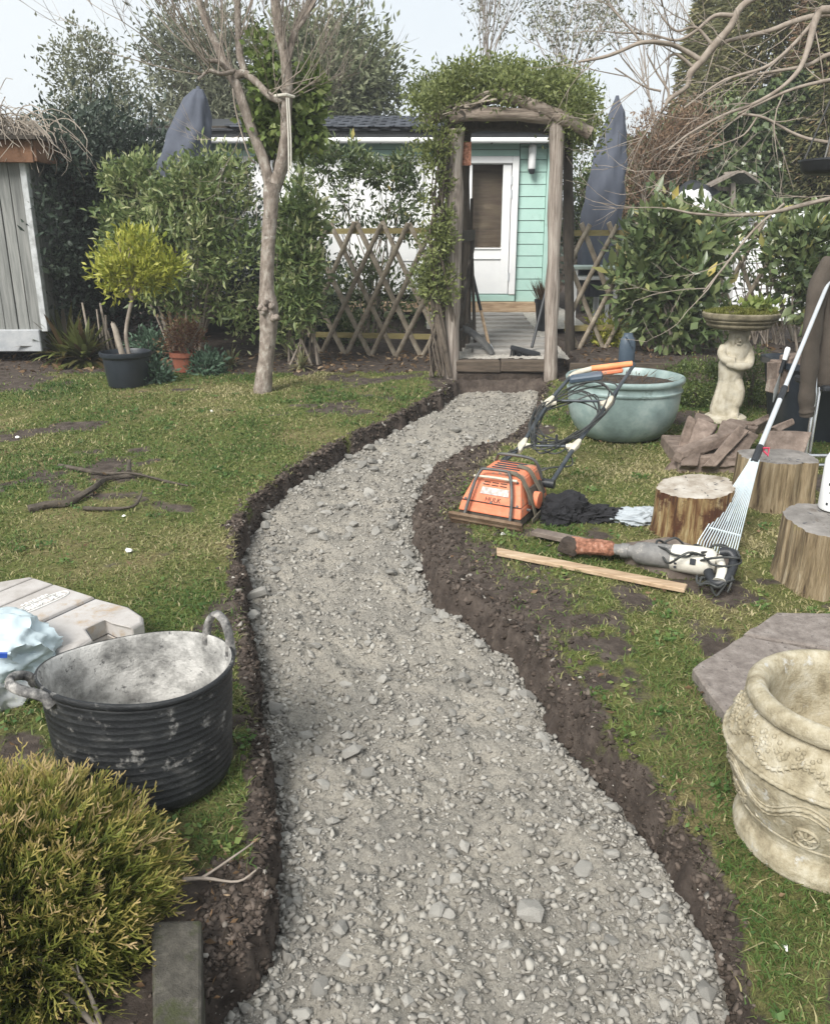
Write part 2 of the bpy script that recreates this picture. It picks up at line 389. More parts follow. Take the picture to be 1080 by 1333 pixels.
# ------------------------------------------------------------------ foliage builders
def unit(a): return a/np.maximum(np.linalg.norm(a, axis=-1, keepdims=True), 1e-9)
def rdir(n): return unit(rng.normal(size=(n, 3)))
def leaves(name, P, Dr, L, W, mat, parent, tint=None, fold=.25, origin=None, droop=0):
    n = len(P); L = np.broadcast_to(L, n)[:, None]; W = np.broadcast_to(W, n)[:, None]
    S = unit(np.cross(Dr, rdir(n))); N = np.cross(S, Dr)
    V = np.empty((n, 4, 3))
    V[:, 0] = P; V[:, 1] = P+Dr*L*.45+S*W*.5+N*W*fold
    V[:, 2] = P+Dr*L-np.array([0, 0, 1])*L*droop; V[:, 3] = P+Dr*L*.45-S*W*.5+N*W*fold
    b = np.arange(n)[:, None]*4
    F = np.concatenate([b+np.array([[0, 1, 2]]), b+np.array([[0, 2, 3]])])
    if tint is None: tint = rng.random(n)
    return npmesh(name, V.reshape(-1, 3), F, mat, parent, np.repeat(tint, 4), origin=origin)
def clumps(c, r, nclump, nleaf, cr, shell=.55, up=.3):
    """points spread in clumps through an ellipsoid; returns P, outward dirs, per-clump tone"""
    c = np.array(c); r = np.array(r)
    d = rdir(nclump); rad = (shell+(1-shell)*rng.random((nclump, 1)))**.8
    C = c+d*r*rad
    k = rng.integers(0, nclump, nleaf)
    P = C[k]+rng.normal(size=(nleaf, 3))*cr
    o = unit((P-c)/r)
    Dr = unit(o*.7+rdir(nleaf)*.9+np.array([0, 0, up]))
    tone = rng.random(nclump)[k]
    return P, Dr, tone
def cat_clumps(lst):
    return [np.concatenate([q[i] for q in lst]) for i in range(3)]
def tintmix(tone, a=.45):
    return np.clip(tone*a+rng.random(len(tone))*(1-a), 0, 1)

class Wood:
    """recursive bare branches collected into one MB"""
    def __init__(s): s.mb = MB()
    def grow(s, p, d, L, r, depth, spread=.7, up=.15, n=5, seg=4, kids=(2, 4), shrink=.62):
        pts = [Vector(p)]; q = Vector(p); d = Vector(d).normalized(); ends = []
        for i in range(seg):
            d = (d+Vector((random.uniform(-1, 1), random.uniform(-1, 1), random.uniform(-1, 1)))*.18+Vector((0, 0, up*.3))).normalized()
            q = q+d*L/seg; pts.append(q.copy()); ends.append((q.copy(), d.copy()))
        rs = [r*(1-.55*i/seg) for i in range(seg+1)]
        s.mb.tube(pts, rs, n, cap=False)
        if depth <= 0: return
        for _ in range(random.randint(*kids)):
            q, dd = random.choice(ends[1:])
            nd = (dd+Vector((random.uniform(-1, 1), random.uniform(-1, 1), random.uniform(-.6, 1)))*spread).normalized()
            s.grow(q, nd, L*random.uniform(.5, .8)*shrink/.62, max(r*.5, .0016), depth-1, spread, up, max(3, n-1), seg, kids, shrink)

# ================================================================== GROUND
PL = np.array([(-.44, -1), (-.44, .9), (-.416, 1.223), (-.337, 1.349), (-.321, 1.467), (-.352, 1.702), (-.423, 2.001), (-.515, 2.394), (-.661, 2.932), (-.816, 3.623), (-.776, 4.084), (-.624, 4.633), (-.482, 5.051), (-.208, 5.503), (.118, 6.275), (.38, 7.0), (.38, 60)])
PR = np.array([(.58, -1), (.59, .9), (.606, 1.223), (.637, 1.406), (.63, 1.578), (.559, 1.798), (.465, 2.053), (.414, 2.305), (.335, 2.587), (.205, 2.869), (.078, 3.1), (.027, 3.447), (.0, 3.816), (.004, 4.201), (.09, 4.662), (.285, 4.968), (.546, 5.223), (.836, 5.921), (1.08, 7.0), (1.08, 60)])
BW = np.array([(0, .04), (1.2, .03), (1.5, .045), (2.0, .085), (2.4, .16), (2.7, .3), (3.0, .42), (3.3, .42), (3.7, .22), (4.1, .28), (4.6, .33), (5.2, .2), (6, .1), (7, .06), (60, .06)])
PEND = 6.98
def edge(x, y):
    """horizontal distance outside the path: (left, right), negative inside"""
    xl = np.interp(y, PL[:, 1], PL[:, 0]); xr = np.interp(y, PR[:, 1], PR[:, 0])
    e = .04
    sl = (np.interp(y+e, PL[:, 1], PL[:, 0])-np.interp(y-e, PL[:, 1], PL[:, 0]))/(2*e)
    sr = (np.interp(y+e, PR[:, 1], PR[:, 0])-np.interp(y-e, PR[:, 1], PR[:, 0]))/(2*e)
    return (xl-x)/np.sqrt(1+sl*sl), (x-xr)/np.sqrt(1+sr*sr)
def base_z(x, y):
    z = .04*np.clip(y, 0, 9.0)
    bed = np.clip((y-6.93)/.05, 0, 1)*np.clip((x-1.36)/.06, 0, 1)
    return z+.12*bed
def ground_z(x, y):
    x = np.asarray(x, float); y = np.asarray(y, float)
    z = base_z(x, y)
    dl, dr = edge(x, y)
    wob = (fbm(x*9, y*9, 1, 3)-.5)
    d = np.maximum(dl, dr)+wob*.085+.022
    wall = np.where(dl > dr, .035, .050+.05*fbm(x*3, y*3, 9, 2))
    t = np.clip(d/wall, 0, 1); t = t*t*(3-2*t)
    t = np.where(y > PEND, 1, t)
    fade = 1/(1+np.maximum(0, y-9)/3)
    z = z-.14*(1-t)
    lump = np.exp(-np.maximum(d-.03, 0)/.06)
    z = z+((fbm(x*2, y*2, 4, 4)-.5)*.035+(fbm(x*14, y*14, 6, 4)-.5)*(.012+.035*lump*t)+(fbm(x*33, y*33, 8, 3)-.5)*.028*lump*t)*fade
    right_mud = np.clip(1-dr/np.interp(y, BW[:, 0], BW[:, 1]), 0, 1)*(dr > 0)
    z = z+right_mud*(fbm(x*11, y*11, 16, 4)-.5)*.05
    z = z-right_mud*.02
    return z
def soil_mask(x, y):
    dl, dr = edge(x, y)
    n = fbm(x*6, y*6, 21, 4)-.5; n2 = fbm(x*1.7, y*1.7, 31, 4)
    bw = np.interp(y, BW[:, 0], BW[:, 1])
    ml = np.clip(1.2-(dl+n*.15)/.055, 0, 1)*(dl > dr)
    mr = np.clip(1.3-(dr+n*.34*np.clip(bw/.2, .15, 1))/bw, 0, 1)*(dr >= dl)
    bed = np.clip(((y+n*.5)-7.22)/.12, 0, 1)
    bare = np.clip((n2+n*.6-.60)/.2, 0, 1)*.9                       # worn patches
    right = np.clip((x-.45)/.1, 0, 1)*np.clip((3.2-y)/.3, 0, 1)
    bare = np.maximum(bare, right*np.clip((fbm(x*3.4, y*3.4, 41, 4)+n*.5-.50)/.2, 0, 1)*.9)
    dirt_left = np.clip((1.62-y+n*.4)/.12, 0, 1)*(x < -.2)*.9        # bare earth round the conifer
    edge_l = np.clip((-2.75-x+n)/.3, 0, 1)*np.clip((y-6.3)/.3, 0, 1)*.8
    rbed = np.clip((y-6.9)/.04, 0, 1)*(x > 1.2)
    m = np.maximum.reduce([rbed, ml, mr, bed, bare, dirt_left*.0+np.clip((1.55-y+n*.35)/.1, 0, 1)*(x < -.2), edge_l])
    return np.where((np.maximum(dl, dr) < 0) & (y < PEND), 1, m)

def ground_mat():
    m, t, b = base_mat('worn_lawn'); L = t.links.new
    a = t.nodes.new('ShaderNodeAttribute'); a.attribute_name = 'tint'
    tc = t.nodes.new('ShaderNodeTexCoord')
    def noise(sc, de=6, ro=.65):
        n = t.nodes.new('ShaderNodeTexNoise'); n.inputs['Scale'].default_value = sc; n.inputs['Detail'].default_value = de
        n.inputs['Roughness'].default_value = ro; L(tc.outputs['Object'], n.inputs['Vector']); return n
    def mix(f, A, B):
        k = t.nodes.new('ShaderNodeMix'); k.data_type = 'RGBA'; L(f, k.inputs['Factor']); L(A, k.inputs['A']); L(B, k.inputs['B']); return k.outputs['Result']
    soil = ramp_node(t, [(.28, (.035, .027, .022)), (.5, (.078, .062, .052)), (.74, (.145, .118, .098))]); L(noise(17).outputs['Fac'], soil.inputs['Fac'])
    green = ramp_node(t, [(.3, (.05, .07, .02)), (.5, (.105, .13, .035)), (.7, (.18, .185, .07))]); L(noise(38).outputs['Fac'], green.inputs['Fac'])
    straw = ramp_node(t, [(.3, (.12, .10, .05)), (.7, (.28, .24, .125))]); L(noise(55).outputs['Fac'], straw.inputs['Fac'])
    sm = ramp_node(t, [(.46, (0, 0, 0)), (.66, (1, 1, 1))]); L(noise(1.9).outputs['Fac'], sm.inputs['Fac'])
    lawn = mix(sm.outputs['Color'], green.outputs['Color'], straw.outputs['Color'])
    fine = ramp_node(t, [(.36, (.35, .33, .30)), (.62, (1.35, 1.35, 1.25))]); L(noise(170, 5, .8).outputs['Fac'], fine.inputs['Fac'])
    fmx = t.nodes.new('ShaderNodeMix'); fmx.data_type = 'RGBA'; fmx.blend_type = 'MULTIPLY'; fmx.inputs['Factor'].default_value = 1; L(lawn, fmx.inputs['A']); L(fine.outputs['Color'], fmx.inputs['B']); lawn = fmx.outputs['Result']
    fm = t.nodes.new('ShaderNodeMath'); fm.operation = 'ADD'
    mr = t.nodes.new('ShaderNodeMapRange'); mr.inputs['To Min'].default_value = -.35; mr.inputs['To Max'].default_value = .35
    L(noise(26).outputs['Fac'], mr.inputs['Value']); L(a.outputs['Fac'], fm.inputs[0]); L(mr.outputs['Result'], fm.inputs[1])
    cr = ramp_node(t, [(.35, (0, 0, 0)), (.6, (1, 1, 1))]); L(fm.outputs[0], cr.inputs['Fac'])
    col = mix(cr.outputs['Color'], lawn, soil.outputs['Color'])
    L(col, b.inputs['Base Color']); b.inputs['Roughness'].default_value = .95; b.inputs['Specular IOR Level'].default_value = .2
    bp = t.nodes.new('ShaderNodeBump'); bp.inputs['Strength'].default_value = .9; bp.inputs['Distance'].default_value = .015
    L(noise(60, 8, .75).outputs['Fac'], bp.inputs['Height']); L(bp.outputs['Normal'], b.inputs['Normal'])
    return m
def grid_mesh(name, xs, ys, zf, mat, tintf=None, smooth=True):
    X, Y = np.meshgrid(xs, ys); Z = zf(X, Y)
    V = np.stack([X, Y, Z], -1).reshape(-1, 3)
    nx, ny = len(xs), len(ys)
    i = (np.arange(ny-1)[:, None]*nx+np.arange(nx-1)[None, :]).ravel()
    F = np.stack([i, i+1, i+1+nx, i+nx], 1)
    return npmesh(name, V, F, mat, None, tintf(X, Y).ravel() if tintf else None, smooth)
xs = np.concatenate([[-80, -40, -20, -12, -8, -6], np.arange(-5, -2.2, .06), np.arange(-2.2, 2.4, .0145), np.arange(2.4, 5, .06), [6, 8, 12, 20, 40, 80]])
ys = [.75]
while ys[-1] < 7.6: ys.append(ys[-1]+max(.009, ys[-1]*.0055))
ys = np.concatenate([[-40, -20, -10, -5, -2, -.5, .3], ys, np.arange(7.7, 10, .15), [11, 13, 16, 20, 30, 60, 120]])
ground = grid_mesh('lawn', xs, ys, ground_z, ground_mat(), soil_mask)
tag(ground, kind='structure', label='worn lawn and bare earth with a curved trench dug through it')

# ------------------------------------------------------------------ gravel path
def path_mat():
    m, t, b = base_mat('crushed_stone'); L = t.links.new
    tc = t.nodes.new('ShaderNodeTexCoord')
    def noise(sc, de=6, ro=.65):
        n = t.nodes.new('ShaderNodeTexNoise'); n.inputs['Scale'].default_value = sc; n.inputs['Detail'].default_value = de
        n.inputs['Roughness'].default_value = ro; L(tc.outputs['Object'], n.inputs['Vector']); return n
    r = ramp_node(t, [(.3, (.19, .178, .158)), (.48, (.315, .297, .264)), (.68, (.41, .389, .347))]); L(noise(120, 8, .75).outputs['Fac'], r.inputs['Fac'])
    r2 = ramp_node(t, [(.35, (.78, .78, .78)), (.65, (1.12, 1.10, 1.06))]); L(noise(5).outputs['Fac'], r2.inputs['Fac'])
    k = t.nodes.new('ShaderNodeMix'); k.data_type = 'RGBA'; k.blend_type = 'MULTIPLY'; k.inputs['Factor'].default_value = 1
    L(r.outputs['Color'], k.inputs['A']); L(r2.outputs['Color'], k.inputs['B']); L(k.outputs['Result'], b.inputs['Base Color'])
    b.inputs['Roughness'].default_value = .95; b.inputs['Specular IOR Level'].default_value = .15
    v = t.nodes.new('ShaderNodeTexVoronoi'); v.inputs['Scale'].default_value = 95; L(tc.outputs['Object'], v.inputs['Vector'])
    b1 = t.nodes.new('ShaderNodeBump'); b1.inputs['Strength'].default_value = .7; b1.inputs['Distance'].default_value = .006; b1.invert = True
    L(v.outputs['Distance'], b1.inputs['Height'])
    b2 = t.nodes.new('ShaderNodeBump'); b2.inputs['Strength'].default_value = 1; b2.inputs['Distance'].default_value = .006
    L(noise(220, 6, .8).outputs['Fac'], b2.inputs['Height']); L(b1.outputs['Normal'], b2.inputs['Normal'])
    L(b2.outputs['Normal'], b.inputs['Normal'])
    return m
def path_z(x, y):
    z = base_z(x, y)-.105
    z = z+(fbm(x*3, y*3, 51, 3)-.5)*.06+(np.abs(fbm(x*5, y*5, 63, 3)-.5))*-.05+(np.clip(fbm(x*7, y*7, 59, 3)-.5, 0, 1))*.07+(fbm(x*16, y*16, 53, 3)-.5)*.034+(fbm(x*60, y*60, 57, 3)-.5)*.020
    dl, dr = edge(x, y); e = np.maximum(dl, dr)
    return z-.035*np.clip((e+.035+.03*(fbm(x*12, y*12, 55, 3)-.5))/.05, 0, 1)
ys = [.7]
while ys[-1] < PEND: ys.append(ys[-1]+max(.0065, ys[-1]*.0042))
ys = np.array(ys); us = np.linspace(-.035, 1.02, 170)
XL = np.interp(ys, PL[:, 1], PL[:, 0])[:, None]; XR = np.interp(ys, PR[:, 1], PR[:, 0])[:, None]
X = XL+(XR-XL)*us[None, :]; Yg = np.repeat(ys[:, None], len(us), 1)
V = np.stack([X, Yg, path_z(X, Yg)], -1).reshape(-1, 3); nx = len(us)
i = (np.arange(len(ys)-1)[:, None]*nx+np.arange(nx-1)[None, :]).ravel()
path = npmesh('gravel_path', V, np.stack([i, i+1, i+1+nx, i+nx], 1), path_mat(), None, None, True)
tag(path, kind='structure', label='curved bed of grey crushed stone leading to the arch')

# stone shapes (convex hulls), shared by all stones
def hull_mesh(name, npts, mat, sq=(1, .82, .62)):
    bm = bmesh.new()
    for _ in range(npts):
        d = Vector(rdir(1)[0]); d = Vector((d.x*sq[0], d.y*sq[1], d.z*sq[2]))*random.uniform(.85, 1.1)
        bm.verts.new(d)
    r = bmesh.ops.convex_hull(bm, input=bm.verts)
    for v in [v for v in bm.verts if not v.link_faces]: bm.verts.remove(v)
    me = D.meshes.new(name); bm.to_mesh(me); bm.free()
    if mat: me.materials.append(mat)
    return me
stone_shapes = [hull_mesh('stone', random.choice([16, 20, 24]), m_stone) for _ in range(14)]
n_st = 0
while n_st < 298:
    y = 1.12+random.random()**1.5*4.6
    u = random.random()
    if random.random() < .5: u = abs(random.gauss(0, .07)) if random.random() < .55 else 1-abs(random.gauss(0, .09))
    if not 0 <= u <= 1: continue
    xl = np.interp(y, PL[:, 1], PL[:, 0]); xr = np.interp(y, PR[:, 1], PR[:, 0]); x = xl+(xr-xl)*u
    if y < 1.25 and x < -.33: continue
    s = random.choice([.012, .014, .016, .018, .021, .025])*random.uniform(.85, 1.25)*(.8+.12*y)
    if random.random() < .06: s *= 1.45
    o = D.objects.new('stone', random.choice(stone_shapes)); COL.objects.link(o); o.parent = path
    o.location = (x, y, float(path_z(x, y))+s*.30)
    o.rotation_euler = (random.gauss(0, .3), random.gauss(0, .3), random.uniform(0, 6.3)); o.scale = (s*random.uniform(.9, 1.25), s, s*random.uniform(.8, 1.1))
    n_st += 1
# the rest of the gravel, one part
def scatter_hulls(name, P, S, mat, parent, kinds=10, npts=10, tint=None, kind='stuff'):
    base = []
    for _ in range(kinds):
        me = hull_mesh('tmp', npts, None); me.calc_loop_triangles()
        v = np.array([q.co for q in me.vertices]); f = np.array([t.vertices for t in me.loop_triangles]); D.meshes.remove(me); base.append((v, f))
    Vs = []; Fs = []; Ts = []; off = 0; N = len(P); kid = rng.integers(0, kinds, N)
    for k in range(kinds):
        idx = np.where(kid == k)[0]; v, f = base[k]; n = len(idx)
        if not n: continue
        a = rng.random(n)*6.28; ca, sa = np.cos(a), np.sin(a); tl = rng.normal(size=(n, 2))*.35
        vv = np.repeat(v[None], n, 0)
        z = vv[:, :, 2]+vv[:, :, 0]*tl[:, :1]+vv[:, :, 1]*tl[:, 1:]
        xx = vv[:, :, 0]*ca[:, None]-vv[:, :, 1]*sa[:, None]; yy = vv[:, :, 0]*sa[:, None]+vv[:, :, 1]*ca[:, None]
        W = np.stack([xx, yy, z], -1)*S[idx][:, None, None]+P[idx][:, None, :]
        Vs.append(W.reshape(-1, 3)); Fs.append((f[None]+(np.arange(n)*len(v))[:, None, None]+off).reshape(-1, 3)); off += n*len(v)
        tt = tint[idx] if tint is not None else rng.random(n); Ts.append(np.repeat(tt, len(v)))
    o = npmesh(name, np.concatenate(Vs), np.concatenate(Fs), mat, parent, np.concatenate(Ts)); o['kind'] = kind
    return o
N = 46000
y = .95+rng.random(N)**1.75*5.9
u = rng.random(N); e = rng.random(N) < .28
u = np.where(e, np.where(rng.random(N) < .5, np.abs(rng.normal(0, .06, N)), 1-np.abs(rng.normal(0, .07, N))), u)
xl = np.interp(y, PL[:, 1], PL[:, 0]); xr = np.interp(y, PR[:, 1], PR[:, 0]); x = xl+(xr-xl)*u
keep = (fbm(x*2.2, y*2.2, 61, 3)+rng.random(N)*.6 > .66) | e
x, y = x[keep], y[keep]; N = len(x)
s = (.0024+.0135*rng.random(N)**4.0)*(.95+.035*y)
P = np.stack([x, y, path_z(x, y)+s*.2], 1)
scatter_hulls('gravel', P, s, m_grit, path)
N = 42000; y = .95+rng.random(N)**1.5*4.2; xl = np.interp(y, PL[:, 1], PL[:, 0]); xr = np.interp(y, PR[:, 1], PR[:, 0]); x = xl+(xr-xl)*rng.random(N)
s = (.0011+.0019*rng.random(N)**1.5)*(.8+.28*y)
scatter_hulls('grit', np.stack([x, y, path_z(x, y)+s*.4], 1), s, m_grit, path, 6, 6)

# soil crumbs on the banks of the trench
N = 15000; y = 1.0+rng.random(N)**1.3*5.8; sd = rng.random(N) < .5
xl = np.interp(y, PL[:, 1], PL[:, 0]); xr = np.interp(y, PR[:, 1], PR[:, 0])
off = np.abs(rng.normal(0, 1, N)); bw = np.interp(y, BW[:, 0], BW[:, 1])
x = np.where(sd, xl-off*.035+.015, xr+off*bw*.55+.0)
s = (.003+.013*rng.random(N)**3.2)*(.8+.1*y)
k = slice(0, 1700); x[k] = rng.uniform(-.46, -.29, 1700); y[k] = rng.uniform(1.0, 1.55, 1700); s[k] *= .8
P = np.stack([x, y, ground_z(x, y)+s*.1], 1)
m_crumb = leaf_mat('soil_crumb', [(0, (.03, .024, .019)), (.6, (.075, .059, .049)), (.97, (.13, .105, .088)), (1, (.4, .38, .34))], .95, 0, .15)
o = scatter_hulls('soil_crumbs', P, s, m_crumb, None)
tag(o, 'loose dark soil crumbs along both banks of the trench', 'soil')

# ------------------------------------------------------------------ grass
hexA = [gp(900, 868, .05), gp(966, 827, .05), gp(1150, 862, .05), gp(1130, 985, .05), gp(985, 985, .05)]
hexB = [gp(968, 824, .05), gp(1010, 797, .05), gp(1120, 798, .05), gp(1190, 832, .05), gp(1155, 858, .05)]
def inpoly(x, y, poly):
    r = np.zeros(x.shape, bool); n = len(poly)
    for i in range(n):
        a, b = poly[i], poly[(i+1) % n]
        c = ((a[1] > y) != (b[1] > y)) & (x < (b[0]-a[0])*(y-a[1])/(b[1]-a[1]+1e-12)+a[0]); r ^= c
    return r
N = 720000
r = (1.0**.7+rng.random(N)*(8.2**.7-1.0**.7))**(1/.7); th = rng.uniform(-.72, .72, N)
x = r*np.sin(th); y = r*np.cos(th)
sm = soil_mask(x, y); dl, dr = edge(x, y)
lush = fbm(x*1.4, y*1.4, 71, 4); tuft = fbm(x*11, y*11, 75, 3)
right_dry = np.clip((x-.3)/.2, 0, 1)*np.clip((2.9-y)/.5, 0, 1)
prob = (1-sm)**1.5*(.35+.9*(tuft-.2))*(1-.25*right_dry)
prob = prob*np.clip(.45+3.0*(fbm(x*2.1, y*2.1, 81, 4)-.40), .38, 1)
prob = np.where(y > 7.3, 0, prob)
keep = (rng.random(N) < prob) & ((np.maximum(dl, dr) > .005) | (y > PEND)) & ~inpoly(x, y, hexA) & ~inpoly(x, y, hexB)
x, y, lush, tuft, r, right_dry = [q[keep] for q in (x, y, lush, tuft, r, right_dry)]; N = len(x)
z = ground_z(x, y)-.003
sc = .8+.05*r
near_edge = np.minimum(np.where(edge(x, y)[0] > 0, edge(x, y)[0], 9), np.where(edge(x, y)[1] > 0, edge(x, y)[1], 9))
h = (.010+.018*rng.random(N)**1.3+.028*np.clip(lush-.5, 0, 1)+.012*np.clip(tuft-.55, 0, 1))*sc
a = rng.random(N)*6.283; lean = rng.normal(0, .75, (N, 2)); lean2 = lean*(1.3+.7*rng.random((N, 1)))
wd = (.0007+.0008*rng.random(N))*(1+.42*r)
P0 = np.stack([x, y, z], 1); sx = np.stack([np.cos(a), np.sin(a), a*0], 1)*wd[:, None]
P1 = P0+np.stack([lean[:, 0]*h*.35, lean[:, 1]*h*.35, h*.55], 1)
P2 = P0+np.stack([lean2[:, 0]*h*.8, lean2[:, 1]*h*.8, h*(.95-.25*np.minimum(np.abs(lean).sum(1), 2))], 1)
V = np.stack([P0-sx, P0+sx, P1+sx*.8, P1-sx*.8, P2], 1).reshape(-1, 3)
b = np.arange(N)[:, None]*5
F = np.concatenate([b+np.array([[0, 1, 2]]), b+np.array([[0, 2, 3]]), b+np.array([[3, 2, 4]])])
ti = np.clip(.55+1.9*(lush-.5)+rng.normal(0, .2, N)-.2*right_dry+.1*(tuft-.5), 0, 1)
ti = np.where(rng.random(N) < .09, rng.random(N)*.3, ti)
gr = npmesh('grass', V, F, g_lawn, None, np.repeat(ti, 5))
tag(gr, 'short patchy green and straw coloured grass on both sides of the path', 'grass', kind='stuff')

N = 420; r = 1.3+5.2*rng.random(N)**1.2; th = rng.uniform(-.68, .68, N); wx = r*np.sin(th); wy = r*np.cos(th)
k = rng.integers(0, N, 9000); x = wx[k]+rng.normal(0, .022, 9000); y = wy[k]+rng.normal(0, .022, 9000)
dl, dr = edge(x, y); kk = (np.maximum(dl, dr) > .03) & (y < 7.1) & ~inpoly(x, y, hexA) & ~inpoly(x, y, hexB) & (soil_mask(x, y) < .5); x, y, kt = x[kk], y[kk], k[kk]; n = len(x)
P = np.stack([x, y, ground_z(x, y)+.008+.012*rng.random(n)], 1); Dr = unit(np.concatenate([rng.normal(size=(n, 2)), .35*rng.normal(size=(n, 1))+.2], 1))
wl = leaves('lawn_weeds', P, Dr, .010+.016*rng.random(n), .008+.010*rng.random(n), leaf_mat('clover_leaf', [(0, (.05, .11, .03)), (.6, (.11, .19, .05)), (1, (.24, .26, .08))], .6, .3), None, np.clip(rng.random(N)[kt]*.6+rng.random(n)*.4, 0, 1), .1)
tag(wl, 'flat clover and moss leaves growing through the lawn', 'weeds', kind='stuff')

# ================================================================== TERRACE, STEP, SUMMER HOUSE
def terr_z(x, y): return .43+np.clip((np.asarray(y, float)-7.1)/2.8, 0, 1)*.165
m_tread = M('grey_tread', [(.3, (.20, .19, .175)), (.7, (.36, .345, .32))], 14, .9, .5, 50, stretch=(.6, 4, 4), rv=.1)
m_terr = M('terrace_gravel', [(.3, (.26, .24, .21)), (.5, (.42, .395, .35)), (.7, (.58, .55, .50))], 45, .9, .8, 120)
t1 = grid_mesh('terrace', np.concatenate([np.linspace(.33, 1.32, 60)]), np.linspace(7.14, 8.7, 70), lambda X, Y: terr_z(X, Y)+(fbm(X*30, Y*30, 3, 2)-.5)*.02, m_terr)
tag(t1, kind='structure', label='gravel and sleeper path rising behind the arch')
t2 = grid_mesh('terrace', np.linspace(.12, 1.8, 40), np.linspace(8.703, 14, 40), lambda X, Y: terr_z(X, Y)+(fbm(X*30, Y*30, 3, 2)-.5)*.015, m_terr)
tag(t2, kind='structure', label='raised gravel terrace in front of the summer house')
for k in range(9):                                         # timber treads set in the gravel
    y = 7.42+k*.27
    mb = MB(); mb.box((.86+random.uniform(-.03, .03), y, float(terr_z(0, y))+.004), (.74, .17, .05), rot(rz=random.uniform(-1, 1)), jit=.006)
    mb.build('timber_tread', m_tread, t1 if y < 8.7 else t2, bevel=.006)
st = thing('step', (.71, 7.05, .28), 'low step of two dark stacked timbers under the arch', 'step')
mb = MB(); mb.box((.52, 7.06, .385), (.40, .13, .10), rot(rz=1), jit=.006); mb.build('sleeper', m_sleeper, st, bevel=.01)
mb = MB(); mb.box((.91, 7.055, .385), (.375, .13, .10), rot(rz=-1), jit=.006); mb.build('sleeper', m_sleeper, st, bevel=.01)
mb = MB(); mb.box((.71, 7.075, .25), (.80, .12, .16), jit=.01); mb.build('sleeper', m_soil, st, bevel=.012)

HY = 10.0                                                   # front wall of the house
XR = at(717, 300, HY).x; XL_ = -3.0; ZB = at(650, 392, HY).z; ZE = at(600, 186, HY).z
hs = thing('summer_house', (0, HY, ZB), 'mint green timber summer house with white glazed door and dark shingled roof', 'summer house')
xd0, xd1 = at(600, 300, HY).x, at(672, 300, HY).x            # white door frame outer edges
zd1 = at(640, 191, HY).z
# carcass
mb = MB(); mb.box(((XL_+XR)/2, HY+1.55, (ZB+ZE)/2+.1), (XR-XL_-.06, 2.7, ZE-ZB+.2)); mb.build('carcass', m_darkwood, hs)
mb = MB(); mb.box(((XL_+XR)/2, HY-.02, ZB-.06), (XR-XL_+.1, .14, .115)); mb.build('base_beam', m_pale_wood, hs, bevel=.006)
mb = MB(); mb.box(((XL_+XR)/2, HY+1.3, .40), (XR-XL_-.1, 2.5, .42)); mb.build('plinth', m_darkwood, hs)
# cladding planks right of the door
zz = ZB; k = 0
while zz < ZE-.02:
    hgt = min(.128, ZE-zz-.005)
    mb = MB(); x0, x1 = xd1+.012, XR-.085
    mb.add([(x0, HY-.012, zz), (x1, HY-.012, zz), (x1, HY-.004, zz+hgt-.006), (x0, HY-.004, zz+hgt-.006),
            (x0, HY+.18, zz), (x1, HY+.18, zz), (x1, HY+.18, zz+hgt-.006), (x0, HY+.18, zz+hgt-.006)],
           [(0, 1, 2, 3), (1, 5, 6, 2), (0, 3, 7, 4), (3, 2, 6, 7), (0, 4, 5, 1)])
    mb.build('siding_plank', m_mint, hs); zz += .128
mb = MB(); mb.box((XR-.04, HY-.01, (ZB+ZE)/2), (.08, .08, ZE-ZB)); mb.build('corner_board', m_mint, hs, bevel=.004)
mb = MB(); mb.box(((xd0+xd1)/2, HY-.01, ZB+.04), (xd1-xd0, .08, .075)); mb.build('sill_board', m_mint, hs, bevel=.004)
# top band under the gutter, left of the door
zz = at(500, 203, HY).z
for k in range(2):
    hh = (ZE-zz)/2
    mb = MB(); mb.box(((XL_+xd1)/2, HY-.004, zz+hh*(k+.5)), (xd1-XL_, .03, hh-.006)); mb.build('siding_plank', m_mint, hs)
# door: frame, leaf, glass
zt = zz-.004; zb = ZB+.08
dr_ = MB(); fw = .075
dr_.box((xd1-fw/2, HY-.02, (zb+zt)/2), (fw, .09, zt-zb)); dr_.box(((xd0+xd1)/2-fw/2, HY-.02, zt-fw/2), (xd1-xd0-fw, .09, fw))
dr_.build('door_frame', m_white, hs, bevel=.006)
lx0, lx1 = at(606, 300, HY).x, xd1-fw-.008
gx0, gx1 = at(613, 300, HY).x, at(652, 300, HY).x; gz1, gz0 = at(630, 206, HY).z, at(630, 322, HY).z
door = MB(); yd = HY-.012
door.box(((gx1+lx1)/2, yd, (zb+zt-fw)/2), (lx1-gx1, .05, zt-fw-zb-.012)); door.box(((lx0+gx0)/2, yd, (zb+zt-fw)/2), (gx0-lx0, .05, zt-fw-zb-.012))
door.box(((gx0+gx1)/2, yd, (gz1+zt-fw-.006)/2), (gx1-gx0, .05, zt-fw-.006-gz1)); door.box(((gx0+gx1)/2, yd+.004, (zb+gz0)/2), (gx1-gx0, .042, gz0-zb-.012))
dleaf = door.build('door', m_white, hs, bevel=.004)
mb = MB(); mb.box(((gx0+gx1)/2, yd, (gz0+gz1)/2), (gx1-gx0, .008, gz1-gz0)); mb.build('pane', m_glass, dleaf)
mb = MB()
for zc in (gz0-.01, gz0-.12): mb.box(((gx0+gx1)/2, yd-.028, zc), (gx1-gx0, .012, .016))
mb.build('moulding', m_white, dleaf, bevel=.003)
for zc in (zb+.2, (zb+zt)/2+.35, zt-.25):
    mb = MB(); mb.tube([(lx1+.004, HY-.07, zc-.045), (lx1+.004, HY-.07, zc+.045)], .008, 8); mb.build('hinge', m_alu, dleaf)
